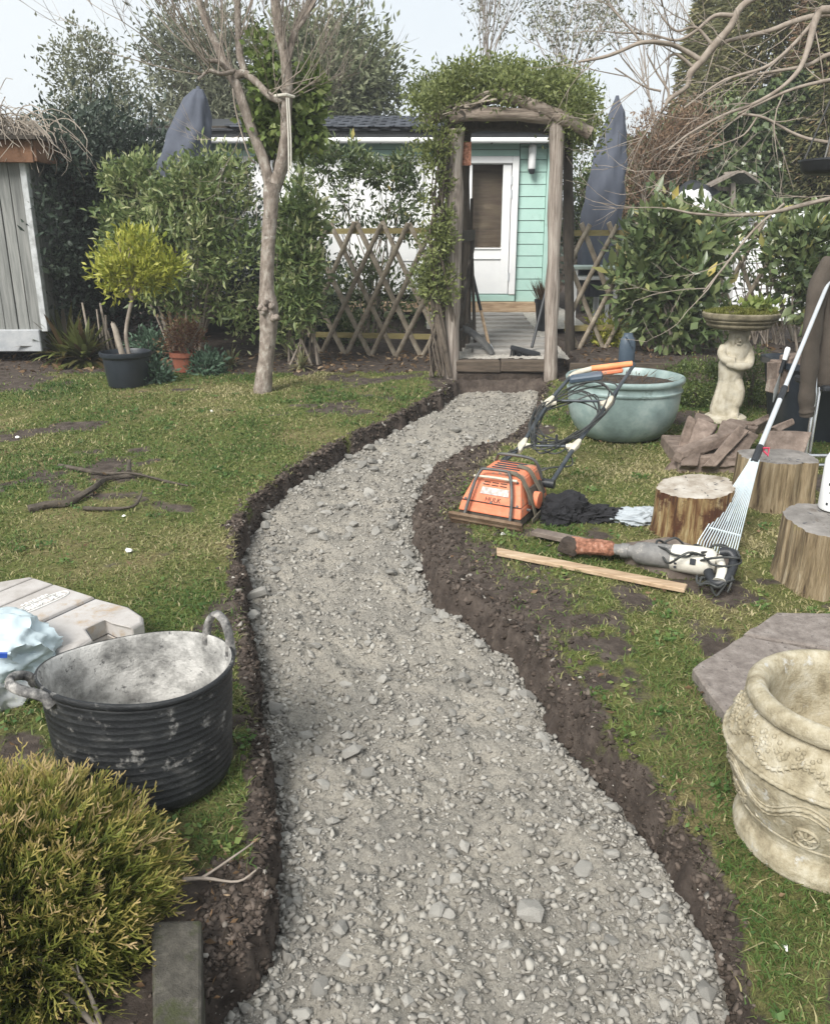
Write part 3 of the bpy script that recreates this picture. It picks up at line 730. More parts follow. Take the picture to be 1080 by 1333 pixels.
mb = MB(); mb.box(((gx0+gx1)/2, HY+.15, (gz0+gz1)/2), (gx1-gx0+.3, .02, gz1-gz0+.3)); mb.build('interior_wall', m_room, hs)
# white boarded panels left of the door
xp = xd0-.008
while xp > XL_+.1:
    wd_ = .42
    mb = MB(); mb.box((xp-wd_/2, HY-.016, (zb+zt)/2), (wd_-.008, .05, zt-zb)); p = mb.build('white_panel', m_white, hs, bevel=.006)
    mb = MB(); mb.box((xp-wd_/2, HY-.048, (zb+zt)/2+.12), (wd_-.15, .012, zt-zb-.5)); mb.build('moulding', m_white, p, bevel=.005)
    xp -= wd_
# gutter, fascia, roof
mb = MB(); mb.tube([(XL_-.1, HY-.23, ZE+.005), (XR+.12, HY-.23, ZE+.005)], .030, 10); mb.build('gutter', m_white, hs, smooth=40)
mb = MB(); mb.box(((XL_+XR)/2, HY-.19, ZE+.075), (XR-XL_+.3, .03, .095)); mb.build('fascia', m_fascia, hs)
mb = MB(); mb.box(((XL_+XR)/2, HY-.09, ZE+.022), (XR-XL_+.2, .17, .02)); mb.build('soffit', m_fascia, hs)
for px in (404, 495, 640, 690):
    mb = MB(); mb.box((at(px, 186, HY-.23).x, HY-.205, ZE+.01), (.02, .07, .075)); mb.build('gutter_bracket', m_fascia, hs)
E0 = Vector((0, HY-.24, ZE+.13)); rid = at(500, 151, HY+2.0); E1 = Vector((0, HY+2.0, rid.z))
sl = (E1-E0); SLn = sl.length; sl.normalize(); nrm = Vector((1, 0, 0)).cross(sl)
mb = MB(); xa, xb = XL_-.15, XR+.15
mb.add([(xa, E0.y, E0.z-.03), (xb, E0.y, E0.z-.03), (xb, E1.y, E1.z-.03), (xa, E1.y, E1.z-.03), (xb, E1.y+2, E0.z), (xa, E1.y+2, E0.z)],
       [(0, 1, 2, 3), (3, 2, 4, 5), (1, 4, 2), (0, 3, 5)])
roof = mb.build('roof', m_fascia, hs)
Rf = Matrix((Vector((1, 0, 0)), sl, nrm)).transposed()
shm = None; rows = 8; pw = .225; rh = SLn/rows
for rI in range(rows):
    nx_ = int((xb-xa)/pw)
    for c in range(nx_):
        xc = xa+pw*(c+.5+(.5 if rI % 2 else 0))
        if xc > xb-.05 or xc < -2.05: continue
        if shm is None:
            hw = pw/2-.004; poly = [(-hw*.55, -.02), (hw*.55, -.02), (hw, rh*.55), (hw, rh*1.15), (-hw, rh*1.15), (-hw, rh*.55)]
            q = MB(); q.prism(poly, 0, .012); shm = D.meshes.new('shingle'); shm.from_pydata(q.v, [], q.f); shm.materials.append(m_shingle)
        o = D.objects.new('shingle', shm); COL.objects.link(o); o.parent = roof
        p = E0+sl*(rh*rI)+nrm*(.006); tl = Matrix.Rotation(math.radians(-2.2), 3, 'X')
        o.matrix_local = Matrix.Translation(Vector((xc, p.y, p.z))-WPOS[hs])@(Rf@tl).to_4x4()
# wall lamp
lp = at(692, 206, HY-.05)
wl = thing('wall_lamp', lp, 'white cylindrical wall lamp with dark sensor on the mint siding', 'wall lamp')
mb = MB(); mb.box((lp.x, HY-.03, lp.z-.01), (.075, .04, .22)); mb.build('back_plate', m_greyplastic, wl, bevel=.006)
mb = MB(); mb.lathe([(.0, .14), (.035, .135), (.042, .115), (.042, -.10), (.036, -.11)], (lp.x, HY-.085, lp.z), 20, close=True); mb.build('lamp_shade', m_white, wl, smooth=40)
mb = MB(); mb.lathe([(.036, -.112), (.036, -.135), (.025, -.16), (0, -.165)], (lp.x, HY-.085, lp.z), 16); mb.build('sensor', m_fascia, wl, smooth=40)

# ================================================================== ARCH
ar = thing('garden_arch', (.72, 7.1, .28), 'rustic arch of weathered posts and curved beams overgrown with honeysuckle', 'garden arch')
def post(name, pts, r, mat=m_post, n=12):
    P = smooth_pts(pts, 4); mb = MB()
    rr = [r*(1+.09*math.sin(i*1.7)+random.uniform(-.05, .05)) for i in range(len(P))]
    mb.tube(P, rr, n, wob=.06); return mb.build(name, mat, ar, smooth=60)
post('post', [at(586, 494, 7.05), at(588, 400, 7.05), at(591, 280, 7.06), at(592, 168, 7.06)], .070)
post('post', [at(716, 498, 7.0), at(718, 400, 7.0), at(722, 280, 7.0), at(725, 158, 7.0)], .056)
post('post', [at(742, 470, 7.75), at(740, 320, 7.75), at(739, 175, 7.75)], .045, m_darkwood)
post('post', [at(604, 470, 7.75), at(604, 320, 7.75), at(606, 170, 7.75)], .045, m_darkwood)
post('beam', [at(585, 152, 7.0), at(630, 148, 6.98), at(690, 150, 6.98), at(742, 158, 7.0)], .048, m_beam)
post('beam', [at(652, 122, 7.05), at(690, 136, 6.98), at(730, 152, 6.95), at(768, 173, 6.95)], .046, m_beam)
post('beam', [at(590, 165, 7.7), at(650, 160, 7.7), at(720, 166, 7.7), at(772, 180, 7.7)], .06, m_darkwood)
post('beam', [at(655, 118, 7.1), at(625, 135, 7.05), at(590, 160, 7.05), at(570, 180, 7.05)], .04, m_darkwood)
post('rafter', [at(600, 150, 6.95), at(606, 150, 7.8)], .035, m_darkwood)
post('rafter', [at(735, 156, 6.95), at(742, 160, 7.8)], .035, m_darkwood)
mb = MB(); c = at(603, 200, 7.1); mb.box(c, (.12, .05, .17)); mb.build('bracket_board', m_rust, ar)
# twisted vine stems up the left post and over the roof
mb = MB()
for k in range(20):
    x0 = random.uniform(562, 588); pts = []
    ph = random.random()*6
    for i in range(9):
        t = i/8; px = x0+(578-x0)*t*.6+math.sin(ph+t*9)*9+random.uniform(-3, 3); pts.append(at(px, 490-t*310, 7.0+math.cos(ph+t*7)*.07))
    mb.tube(smooth_pts(pts, 2), [(.024 if k < 3 else .013)*random.uniform(.35, 1.0)]*5+[(.018 if k < 3 else .009)*random.uniform(.5, 1.2) for _ in range(12)], 6)
mb.build('vine_stem', m_barkdark, ar, smooth=60); mb = MB()
for k in range(150):
    x0 = random.uniform(548, 720); y0 = 7.0+random.random()*.8; pts = []
    a = random.uniform(-1, 1); 
    for i in range(7):
        t = i/6; px = x0+t*random.uniform(30, 80)
        pts.append(at(px, 168-35*math.exp(-((px-650)/70)**2)-random.uniform(0, 16), y0+random.uniform(-.1, .1)))
    mb.tube(smooth_pts(pts, 2), random.uniform(.004, .011), 4, cap=False)
mb.build('vine_stem', m_dryvine, ar, smooth=60)
L_ = []
def arch_top(px): return 100+18*abs((px-655)/110)**1.6
for k in range(84):
    px = random.uniform(546, 770)
    lift = random.random()
    py = arch_top(px)+random.uniform(-4, 34)
    if 605 < px < 735: py = arch_top(px)+random.uniform(-4, 22)
    yy = 6.9+random.random()*1.0
    c = at(px, py+random.choice([0, 0, 0, -9, 10]), yy); q = random.uniform(.6, 1.3); L_.append(clumps(c, (.14*q, .16*q, .09*q), 7, int(185*q), .05, .2))
for k in range(34):                                         # leaves climbing the left post
    py = random.uniform(170, 400); wdt = 24 if py < 260 else 15
    c = at(random.uniform(560-wdt*.5, 580+wdt*.3), py, 6.88+random.random()*.15); L_.append(clumps(c, (.085, .08, .12), 5, 120, .032, .2))
for k in range(16):
    c = at(random.uniform(735, 768), random.uniform(125, 180), 7.0+random.random()*.7); L_.append(clumps(c, (.12, .12, .13), 6, 120, .05, .2))
P, Dr, tn = cat_clumps(L_)
leaves('foliage', P, Dr, .030+.024*rng.random(len(P)), .014+.008*rng.random(len(P)), leaf_mat('honeysuckle_leaf', [(0, (.09, .115, .04)), (.5, (.18, .215, .07)), (.9, (.29, .32, .12)), (1, (.42, .36, .20))], .5, .35), ar, tintmix(tn))

# ------------------------------------------------------------------ gate, open and seen edge on
gt = thing('garden_gate', (.42, 7.3, .42), 'dark weathered picket gate standing open behind the left arch post', 'gate')
for k, (px, pt, yy) in enumerate([(597, 262, 7.2), (602, 300, 7.38), (606, 262, 7.56), (610, 275, 7.74), (613, 258, 7.92)]):
    x_ = at(px, 300, yy).x; zt_ = at(px, pt, yy).z; zb_ = float(terr_z(0, yy))+.02
    mb = MB(); mb.prism([(x_-.012, yy-.035), (x_+.012, yy-.035), (x_+.012, yy+.035), (x_-.012, yy+.035)], zb_, zt_, bev=.008); mb.build('picket', m_darkwood, gt)
for zz in (.62, 1.42):
    mb = MB(); mb.bar((at(596, 300, 7.2).x+.022, 7.17, zz), (at(613, 300, 7.92).x+.024, 7.95, zz+.02), .03, .09); mb.build('rail', m_darkwood, gt)
mb = MB(); mb.bar((at(596, 300, 7.2).x+.022, 7.2, .70), (at(613, 300, 7.92).x+.024, 7.92, 1.38), .025, .07); mb.build('brace', m_darkwood, gt)
# tools leaning by the gate
def tool(name, label, cat, a, b, r, mat, head, hmat, split=None):
    o = thing(name, b, label, cat)
    mb = MB(); 
    if split:
        m_ = Vector(a).lerp(Vector(b), split); mb.tube([a, m_], r, 8); mb.build('upper_shaft', m_fascia, o, smooth=40); mb = MB(); mb.tube([m_, b], r, 8); mb.build('handle', mat, o, smooth=40)
    else:
        mb.tube([a, b], r, 8); mb.build('handle', mat, o, smooth=40)
    head(o, hmat); return o
def spade_head(o, m):
    p = WPOS[o]; mb = MB(); d = Vector((.22, -.12, -.93)); a = p-d*.02
    mb.tube([a, a+d*.06, a+d*.16, a+d*.20], [.018, .05, .055, .02], 10, flat=.25); mb.build('blade', m, o, smooth=60)
bz = float(terr_z(0, 7.35))
tool('spade', 'spade with half black half bare wood shaft leaning on the gate', 'spade', at(612, 345, 7.75), at(636, 448, 7.42), .014, m_pale_wood, spade_head, m_alu, .58)
def pick_head(o, m):
    p = WPOS[o]; mb = MB()
    mb.tube(smooth_pts([p+Vector((-.20, .05, .12)), p+Vector((-.06, 0, .10)), p+Vector((.10, -.04, -.03)), p+Vector((.15, -.06, -.10))], 3), [.02, .03, .034, .036, .038, .038, .036, .034, .030, .026], 8, flat=.6); mb.build('blade', m, o, smooth=60)
tool('mattock', 'dark mattock with wide curved head resting at the gate foot', 'mattock', at(614, 330, 7.8), at(618, 445, 7.35), .015, m_darkwood, pick_head, m_frame)
def broom_head(o, m):
    p = WPOS[o]; mb = MB(); mb.box(p+Vector((-.06, -.02, -.03)), (.26, .07, .045), rot(ry=14), jit=.004); mb.build('head', m, o, bevel=.008)
    mb = MB()
    for k in range(120):
        q = p+Vector((-.06+random.uniform(-.125, .125), -.02+random.uniform(-.03, .03), -.05)); q.z += -(q.x-p.x+.06)*.25
        mb.tube([q, q+Vector((random.uniform(-.02, .02), random.uniform(-.02, .02), -.055))], [.004, .003], 3, cap=False)
    mb.build('bristles', m, o)
tool('broom', 'black yard broom leaning inside the right arch post', 'broom', at(712, 372, 7.55), at(692, 452, 7.3), .013, m_fascia, broom_head, m_blackplastic)
# planter by the house
c = at(711, 400, 8.6); c.z = float(terr_z(0, 8.6))
pl = thing('plant_pot', c, 'slim black pot of dry grass behind the right arch post', 'plant pot')
mb = MB(); mb.lathe([(.0, 0), (.085, 0), (.115, .27), (.125, .28), (.125, .31), (.105, .31), (.10, .27), (0, .27)], c, 20); mb.build('pot', m_blackplastic, pl, smooth=40)
N = 300; a = rng.random(N)*6.28; rr = rng.random(N)**.5*.08
P = np.stack([c.x+rr*np.cos(a), c.y+rr*np.sin(a), np.full(N, c.z+.27)], 1); Dr = unit(np.stack([np.cos(a)*.35, np.sin(a)*.35, np.ones(N)], 1)+rng.normal(size=(N, 3))*.12)
leaves('dry_grass', P, Dr, .14+.15*rng.random(N), .006, m_leaf_tan, pl)

# ================================================================== TRELLIS FENCES
def trellis(label, x0, x1, y0, y1, ztop, n_up, tilt, seed, skip=()):
    random.seed(seed)
    o = thing('trellis_fence', ((x0+x1)/2, (y0+y1)/2, float(base_z(0, y0))), label, 'trellis fence')
    Lx = x1-x0; zb_ = float(base_z((x0+x1)/2, (y0+y1)/2))-.02; H = ztop-zb_; run = H*tilt
    def yy(x): return y0+(y1-y0)*(x-x0)/Lx
    for sgn in (1, -1):
        k = -int(run/(Lx/n_up))-1
        while k <= n_up+int(run/(Lx/n_up))+1:
            xb_ = x0+Lx*(k+.5)/n_up; k += 1
            xt_ = xb_+sgn*run*1.0
            lo, hi = 0.0, 1.0                               # clip to the panel
            for lim, s_ in ((x0, 1), (x1, -1)):
                fa = (xb_-lim)*s_; fb = (xt_-lim)*s_
                if fa < 0 and fb < 0: lo = 2
                elif fa < 0: lo = max(lo, fa/(fa-fb))
                elif fb < 0: hi = min(hi, fa/(fa-fb))
            if hi-lo < .12: continue
            off = -.024 if sgn > 0 else .004
            def pt(t): 
                x = xb_+(xt_-xb_)*t; return Vector((x, yy(x)+off, zb_+H*t))
            e = random.uniform(-.012, .02)
            mb = MB(); mb.tube([pt(lo), pt((lo+hi)/2)+Vector((random.uniform(-.006, .006), 0, 0)), pt(hi)+Vector((0, 0, e))], random.uniform(.027, .031), 8, flat=.6)
            mb.build('lath', m_lath, o, smooth=50)
    mb = MB(); mb.bar((x0, yy(x0)+.022, ztop-.075), (x1, yy(x1)+.022, ztop-.07), .03, .05); mb.build('rail', m_rail, o)
    mb = MB(); mb.bar((x0, yy(x0)+.022, zb_+.2), (x1, yy(x1)+.022, zb_+.2), .03, .05); mb.build('rail', m_rail, o)
    return o
zt_ = at(480, 290, 8.3).z
trellis('crisscross larch pole trellis between the bare tree and the left arch post', at(398, 380, 8.3).x, at(566, 380, 8.15).x, 8.32, 8.1, zt_, 5, .50, 3)
zt_ = at(770, 292, 8.0).z
trellis('grey crisscross trellis between the right arch post and the laurel', at(740, 380, 7.75).x, at(842, 380, 8.0).x, 7.8, 8.0, zt_, 3, .5, 4)
zt_ = at(990, 292, 8.2).z
trellis('weathered crisscross trellis behind the birdbath', at(925, 380, 8.1).x, at(1062, 380, 8.2).x, 8.1, 8.2, zt_, 4, .5, 5)
random.seed(77)
# retaining sleeper right of the arch
rs_ = MB(); a = at(738, 489, 6.9); b = at(1075, 489, 6.9); a.z = .27+.06; b.z = .27+.06
rs_.bar((1.28, 6.9, .335), (3.4, 6.9, .335), .06, .19, jit=.004)
tag(rs_.build('retaining_board', m_sleeper, bevel=.006, origin=(2.3, 6.9, .24)), 'long brown retaining board edging the raised bed behind the birdbath', 'edging board')

# ================================================================== NEAR OBJECTS
# ---- black rubber tub
c = Vector((-.695, 1.845, .076))
tub = thing('garden_tub', c, 'black flexible rubber tub with two handles and a cement crusted inside', 'tub')
def tub_mats():
    mo = M('tub_rubber', [(.3, (.008, .009, .011)), (.55, (.019, .021, .023)), (.74, (.075, .075, .073))], 12, .5, .4, 80, stretch=(1, 1, 1.6), dirt=((.21, .205, .195), 18, .575))
    mi = M('tub_cement', [(.30, (.13, .13, .125)), (.45, (.32, .315, .30)), (.60, (.58, .57, .545))], 13, .85, .6, 70, dirt=((.10, .10, .10), 40, .58))
    return mo, mi
m_tubo, m_tubi = tub_mats()
def tubwob(a, z):
    t = z/H_
    return 1+.022*t*math.cos(2*(a-math.radians(35)))+.006*math.sin(3*a+1)+.004*math.sin(5*a)
H_ = .315; SQ = .80
def lift(mb):                                              # pull the rim up at the two handles
    for i, v in enumerate(mb.v):
        x, y, z = v; a = math.atan2(y-c.y, x-c.x); t = max(0, (z-c.z)/H_)
        mb.v[i] = (x, c.y+(y-c.y)*(1-(1-SQ)*min(1, .55+.45*t)), z+.010*t**3*(math.cos(2*(a-math.radians(40)))))
    return mb
prof = [(0, .0), (.190, .0), (.206, .006), (.211, .018)]
z = .03
while z < H_-.024:
    r_ = .212+.019*(z/H_); prof += [(r_+.0002, z), (r_+.0016, z+.003), (r_+.0016, z+.0055), (r_+.0002, z+.009)]; z += .0185
prof += [(.232, H_-.016), (.237, H_-.011), (.239, H_-.003), (.236, H_+.002), (.230, H_+.003)]
mb = lift(MB().lathe(prof, c, 96, wob=tubwob)); mb.build('body', m_tubo, tub, smooth=50)
prof = [(.2305, H_+.0025), (.226, H_-.004), (.224, H_-.04), (.212, .12), (.203, .03), (.19, .012), (.1, .010), (0, .010)]
mb = lift(MB().lathe(prof, c, 96, wob=tubwob)); mb.build('lining', m_tubi, tub, smooth=60)
def handle(pts, r):
    mb = MB(); P = smooth_pts(pts, 5); n = len(P)
    mb.tube(P, [r*(1.25 if i < 3 or i > n-4 else 1) for i in range(n)], 10, flat=.75)
    return mb.build('handle', M('handle_rubber', [(.35, (.05, .05, .05)), (.5, (.16, .155, .15)), (.66, (.40, .385, .36))], 40, .8, .3, 90), tub, smooth=60)
def rimp(deg, r=.236, z=.29):
    z += H_-.29
    a = math.radians(deg); q = r*tubwob(a, z); return Vector((c.x+q*math.cos(a), c.y+q*SQ*math.sin(a), c.z+z+.010*math.cos(2*(a-math.radians(40)))))
handle([rimp(26, z=.265), rimp(27, z=.31), rimp(32, .235, .345), rimp(40, .232, .362), rimp(48, .235, .345), rimp(53, z=.31), rimp(54, z=.265)], .0125)
handle([rimp(232, .236, .262), rimp(230, .252, .288), rimp(224, .282, .302), rimp(214, .294, .304), rimp(204, .282, .302), rimp(198, .252, .288), rimp(196, .236, .262)], .0125)

# ---- dusty tool case
hc = .115
def cz(x, y): return .04*y
top = [gp(-95, 800, hc), gp(-40, 768, hc), gp(-5, 757, hc), gp(42, 750, hc), gp(122, 775, hc), gp(168, 787, hc), gp(186, 799, hc), gp(186, 806, hc), gp(172, 814, hc), gp(148, 808, hc), gp(138, 803, hc), gp(112, 815, hc), gp(120, 828, hc), gp(96, 843, hc), gp(76, 848, hc), gp(44, 826, hc), gp(-10, 850, hc), gp(-80, 880, hc)]
top = top[::-1]
cc = gp(70, 800, 0)
cs = thing('tool_case', cc, 'dusty grey moulded plastic tool case lying on the lawn behind the tub', 'tool case')
mb = MB(); mb.prism([(p.x, p.y) for p in top], lambda x, y: .04*y+.002, lambda x, y: .04*y+hc*.45, bev=.008); mb.build('base_shell', m_case, cs, bevel=.004)
def split_poly(poly, a, b):                               # keep the left side of the line a->b
    o = []; n = len(poly)
    side = lambda p: (b[0]-a[0])*(p[1]-a[1])-(b[1]-a[1])*(p[0]-a[0])
    for i in range(n):
        p, q = poly[i], poly[(i+1) % n]; sp_, sq_ = side(p), side(q)
        if sp_ >= 0: o.append(p)
        if sp_*sq_ < 0:
            t = sp_/(sp_-sq_); o.append((p[0]+(q[0]-p[0])*t, p[1]+(q[1]-p[1])*t))
    return o
P2 = [(p.x, p.y) for p in top]
cuts = [(gp(-40, 786, hc), gp(42, 752, hc)), (gp(-40, 806, hc), gp(69, 760, hc)), (gp(36, 818, hc), gp(123, 774, hc))]
dirv = (cuts[1][1]-cuts[1][0]).xy.normalized(); nv = Vector((dirv.y, -dirv.x))           # towards the right end
cutl = [a.xy.dot(nv) for a, b in cuts]; cutl = sorted([-9]+[(b.xy.dot(nv)+a.xy.dot(nv))/2 for a, b in cuts]+[9])
for k in range(4):
    poly = P2
    lo, hi = cutl[k]+.0035, cutl[k+1]-.0035
    if lo > -8: a = nv*lo; poly = split_poly(poly, (a.x, a.y), (a.x+dirv.x, a.y+dirv.y)) if True else poly
    keep = [p for p in poly]
    if lo > -8 and (sum(Vector(p).dot(nv) for p in keep)/max(1, len(keep))) < lo:
        poly = split_poly(P2, (a.x+dirv.x, a.y+dirv.y), (a.x, a.y))
    if hi < 8:
        a = nv*hi; q = split_poly(poly, (a.x, a.y), (a.x+dirv.x, a.y+dirv.y))
        if not q or sum(Vector(p).dot(nv) for p in q)/len(q) > hi: q = split_poly(poly, (a.x+dirv.x, a.y+dirv.y), (a.x, a.y))
        poly = q
    if len(poly) < 3: continue
    mb = MB(); mb.prism(poly, lambda x, y: .04*y+hc*.46, lambda x, y, k=k: .04*y+hc-(.006 if k == 3 else 0), bev=.010); mb.build('lid_panel', m_case, cs, bevel=.003)
mb = MB(); mb.prism([(cc.x+(p[0]-cc.x)*.985, cc.y+(p[1]-cc.y)*.985) for p in P2], lambda x, y: .04*y+hc*.40, lambda x, y: .04*y+hc-.012); mb.build('seam_gasket', m_seam, cs)
def text_obj(txt, size, mat, parent, mtx, depth=.002, name='lettering'):
    cu = D.curves.new('txt', 'FONT'); cu.body = txt; cu.size = size; cu.align_x = 'CENTER'; cu.align_y = 'CENTER'; cu.extrude = depth
    o = D.objects.new('txt', cu); COL.objects.link(o); dg = bpy.context.evaluated_depsgraph_get()
    me = D.meshes.new_from_object(o.evaluated_get(dg)); D.objects.remove(o); D.curves.remove(cu)
    me.name = name; me.materials.clear(); me.materials.append(mat)
    q = link(name, me, parent); q.matrix_local = Matrix.Translation(-WPOS[parent])@mtx; return q
ec = gp(56, 784, hc+.002)
ex = Vector((dirv.x, dirv.y, .04*dirv.y)).normalized(); ey = Vector((-nv.x, -nv.y, -.04*nv.y)).normalized(); ez = ex.cross(ey)
EM = Matrix((ex, ey, ez)).transposed().to_4x4(); EM.translation = ec
mb = MB(); ring = []
La, Lb = .098, .026
for k in range(37):
    a = 2*math.pi*k/36; ca, sa = math.cos(a), math.sin(a)
    ring.append(ec+ex*(math.copysign(abs(ca)**.6, ca)*La)+ey*(math.copysign(abs(sa)**.8, sa)*Lb))
mb.tube(ring, .0022, 5, cap=False); mb.build('emblem_ring', m_raised, cs)
E2 = EM.copy(); E2.translation = ec; text_obj('ERBAUER', .040, m_raised, cs, E2)
mb = MB()
for k in range(7):
    q = ec+ey*.040+ex*(-.05+k*.0155); mb.bar(q-ex*.005, q+ex*.004, .010+.005*(k % 2), .002, ez)
mb.build('raised_marks', m_raised, cs)

# ---- polythene bag on the case's near end
bc = gp(-25, 880, 0)
bg_ = thing('plastic_bag', bc, 'crumpled white plastic bag beside the tub at the left edge', 'plastic bag')
def crumple(name, c, r, mat, parent, seed, n=5, amp=.16, base=None):
    bm = bmesh.new(); bmesh.ops.create_icosphere(bm, subdivisions=n, radius=1)
    from mathutils import noise
    for v in bm.verts:
        d = v.co.normalized(); q = 1+amp*(noise.noise(d*1.7+Vector((seed, 0, 0))))*1.2+amp*(.5-abs(noise.noise(d*2.6+Vector((seed, 3, 1))))*1.9)+amp*.55*(.4-abs(noise.noise(d*6+Vector((1, seed, 1)))))+amp*.25*(.4-abs(noise.noise(d*13+Vector((4, seed, 1)))))
        p = Vector((d.x*r[0], d.y*r[1], d.z*r[2]))*q
        if base is not None: p.z = max(p.z, base+.008*noise.noise(d*4))
        v.co = Vector(c)+p-WPOS[parent]
    me = D.meshes.new(name); bm.to_mesh(me); bm.free(); me.materials.append(mat)
    me.polygons.foreach_set('use_smooth', [True]*len(me.polygons)); me.set_sharp_from_angle(angle=math.radians(55))
    return link(name, me, parent)
crumple('bag_top', at(-10, 845, 2.26), (.175, .15, .095), m_bag, bg_, 3.3)
crumple('bag_bottom', at(-6, 890, 2.22), (.115, .11, .10), m_clear, bg_, 8.1, base=-.085)
crumple('contents', at(-12, 882, 2.24), (.075, .08, .07), m_cream, bg_, 5.1, 3)
q = at(6, 853, 2.12); mb = MB(); mb.box(q+Vector((-.02, 0, 0)), (.05, .01, .014), rot(rz=20, ry=10)); mb.build('printed_mark', m_blue, bg_)

# ---- golden dwarf conifer, bottom left
cc = Vector((-.90, 1.36, .055))
cf = thing('dwarf_conifer', cc, 'golden bronze dwarf conifer in the near left corner', 'conifer')
def conifer(name, centre, rad, nspray, mat, parent, ln=(.10, .19)):
    Vs = []; Fs = []; Ts = []; off = 0
    d = rdir(nspray*3); d = d[d[:, 2] > -.25][:nspray]; n = len(d)
    rr = .45+.52*rng.random(n)**.6
    P = np.array(centre)+d*np.array(rad)*rr[:, None]
    out_ = unit(d*np.array([1, 1, .65])+np.array([0, 0, .45])+rng.normal(size=(n, 3))*.28)
    L = rng.uniform(ln[0], ln[1], n); S = 12
    side = unit(np.cross(out_, rdir(n))); nrm_ = np.cross(side, out_)
    bend = rng.uniform(.0, .5, n)
    wv = rng.normal(0, .22, n); wp = rng.random(n)*6.28
    def ax(t): return P+out_*(L*t)[:, None]+np.array([0, 0, -1])*(bend*L*t*t*.7)[:, None]+side*(wv*L*t*np.sin(wp+2.6*t))[:, None]
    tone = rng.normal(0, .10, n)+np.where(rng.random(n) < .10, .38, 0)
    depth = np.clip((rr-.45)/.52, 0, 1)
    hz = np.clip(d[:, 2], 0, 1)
    def strip(A, B, wa, wb, ta, tb):
        nonlocal off
        dirn = unit(B-A); sd = unit(np.cross(dirn, nrm_+.3*rdir(n)))
        V = np.stack([A-sd*wa, A+sd*wa, B+sd*wb, B-sd*wb], 1).reshape(-1, 3)
        b = np.arange(n)[:, None]*4+off
        Fs.append(np.concatenate([b+np.array([[0, 1, 2]]), b+np.array([[0, 2, 3]])])); Vs.append(V)
        Ts.append(np.clip(np.stack([ta, ta, tb, tb], 1), 0, 1).ravel()); off += n*4
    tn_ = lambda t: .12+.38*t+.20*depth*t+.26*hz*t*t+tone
    T = np.linspace(0, 1, 6)
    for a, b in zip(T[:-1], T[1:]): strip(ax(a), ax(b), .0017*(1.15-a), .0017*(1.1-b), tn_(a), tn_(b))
    for k in range(S):
        t = .14+.84*k/S; s_ = 1 if k % 2 else -1
        A = ax(t); bl = (L*.40*(1.05-t*.78))[:, None]*rng.uniform(.7, 1.2, (n, 1))
        dr = unit(out_*.95+side*s_*.62+rng.normal(size=(n, 3))*.26)
        B = A+dr*bl*.6; C = B+unit(dr+out_*.5)*bl*.45
        strip(A, B, .0014, .0014, tn_(t), tn_(t+.12)); strip(B, C, .0014, .0006, tn_(t+.12), tn_(t+.26))
        E = B+unit(dr*.6+out_*.8-side*s_*.2)*bl*.36; strip(B, E, .0012, .0006, tn_(t+.1), tn_(t+.2))
    return npmesh(name, np.concatenate(Vs), np.concatenate(Fs), mat, parent, np.concatenate(Ts))
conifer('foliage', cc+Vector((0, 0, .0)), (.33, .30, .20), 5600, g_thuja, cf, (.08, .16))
mb = MB()
for k in range(26):
    a = random.random()*6.28; mb.tube([cc+Vector((random.uniform(-.03, .03), random.uniform(-.03, .03), -.02)), cc+Vector((math.cos(a)*.13, math.sin(a)*.11, .12)), cc+Vector((math.cos(a)*.24, math.sin(a)*.20, random.uniform(.08, .2)))], [.010, .006, .003], 5)
mb.build('stems', m_barkdark, cf)
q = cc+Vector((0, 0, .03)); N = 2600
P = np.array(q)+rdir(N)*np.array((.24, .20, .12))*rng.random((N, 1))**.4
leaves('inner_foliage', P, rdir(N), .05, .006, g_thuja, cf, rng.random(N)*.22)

# ---- edging slab at the near left, twigs, litter
p0, p1, p2, p3 = [gp(*q, .05) for q in ((197, 1198), (262, 1196), (262, 1420), (200, 1420))]
mb = MB(); mb.prism([(p.x, p.y) for p in (p3, p2, p1, p0)], lambda x, y: .04*y-.05, lambda x, y: .04*y+.05+.0*x, bev=.006)
es = tag(mb.build('edging_slab', m_concrete, bevel=.004, origin=(p0+p2)/2), 'mossy concrete edging slab at the bottom left beside the conifer', 'edging slab')
def twig_thing(name, label, cat, lst, mat=m_twig):
    o = thing(name, lst[0][0][0], label, cat)
    for pts, r in lst:
        mb = MB(); P = smooth_pts(pts, 4); mb.tube(P, [r*(1.1-.7*i/len(P)) for i in range(len(P))], 6, wob=.12); mb.build('branch', mat, o, smooth=60)
    return o
twig_thing('fallen_twig', 'forked brown twig lying between the conifer and the trench', 'twig',
           [([gp(238, 1145, .05), gp(268, 1144, .03), gp(310, 1148, .02), gp(333, 1133, .03)], .0042), ([gp(262, 1144, .03), gp(292, 1124, .035), gp(330, 1097, .04)], .0036)])
twig_thing('dead_stems', 'pale dead stems poking out of the litter under the conifer', 'dead stems',
           [([gp(128, 1340, .0), gp(92, 1302, .05), gp(64, 1268, .08), gp(48, 1244, .10)], .0055), ([gp(132, 1338, .0), gp(118, 1298, .05), gp(104, 1272, .08), gp(88, 1255, .09)], .0042),
            ([gp(104, 1275, .08), gp(98, 1249, .10)], .0026), ([gp(66, 1272, .08), gp(46, 1228, .11)], .0028)], m_dryvine)
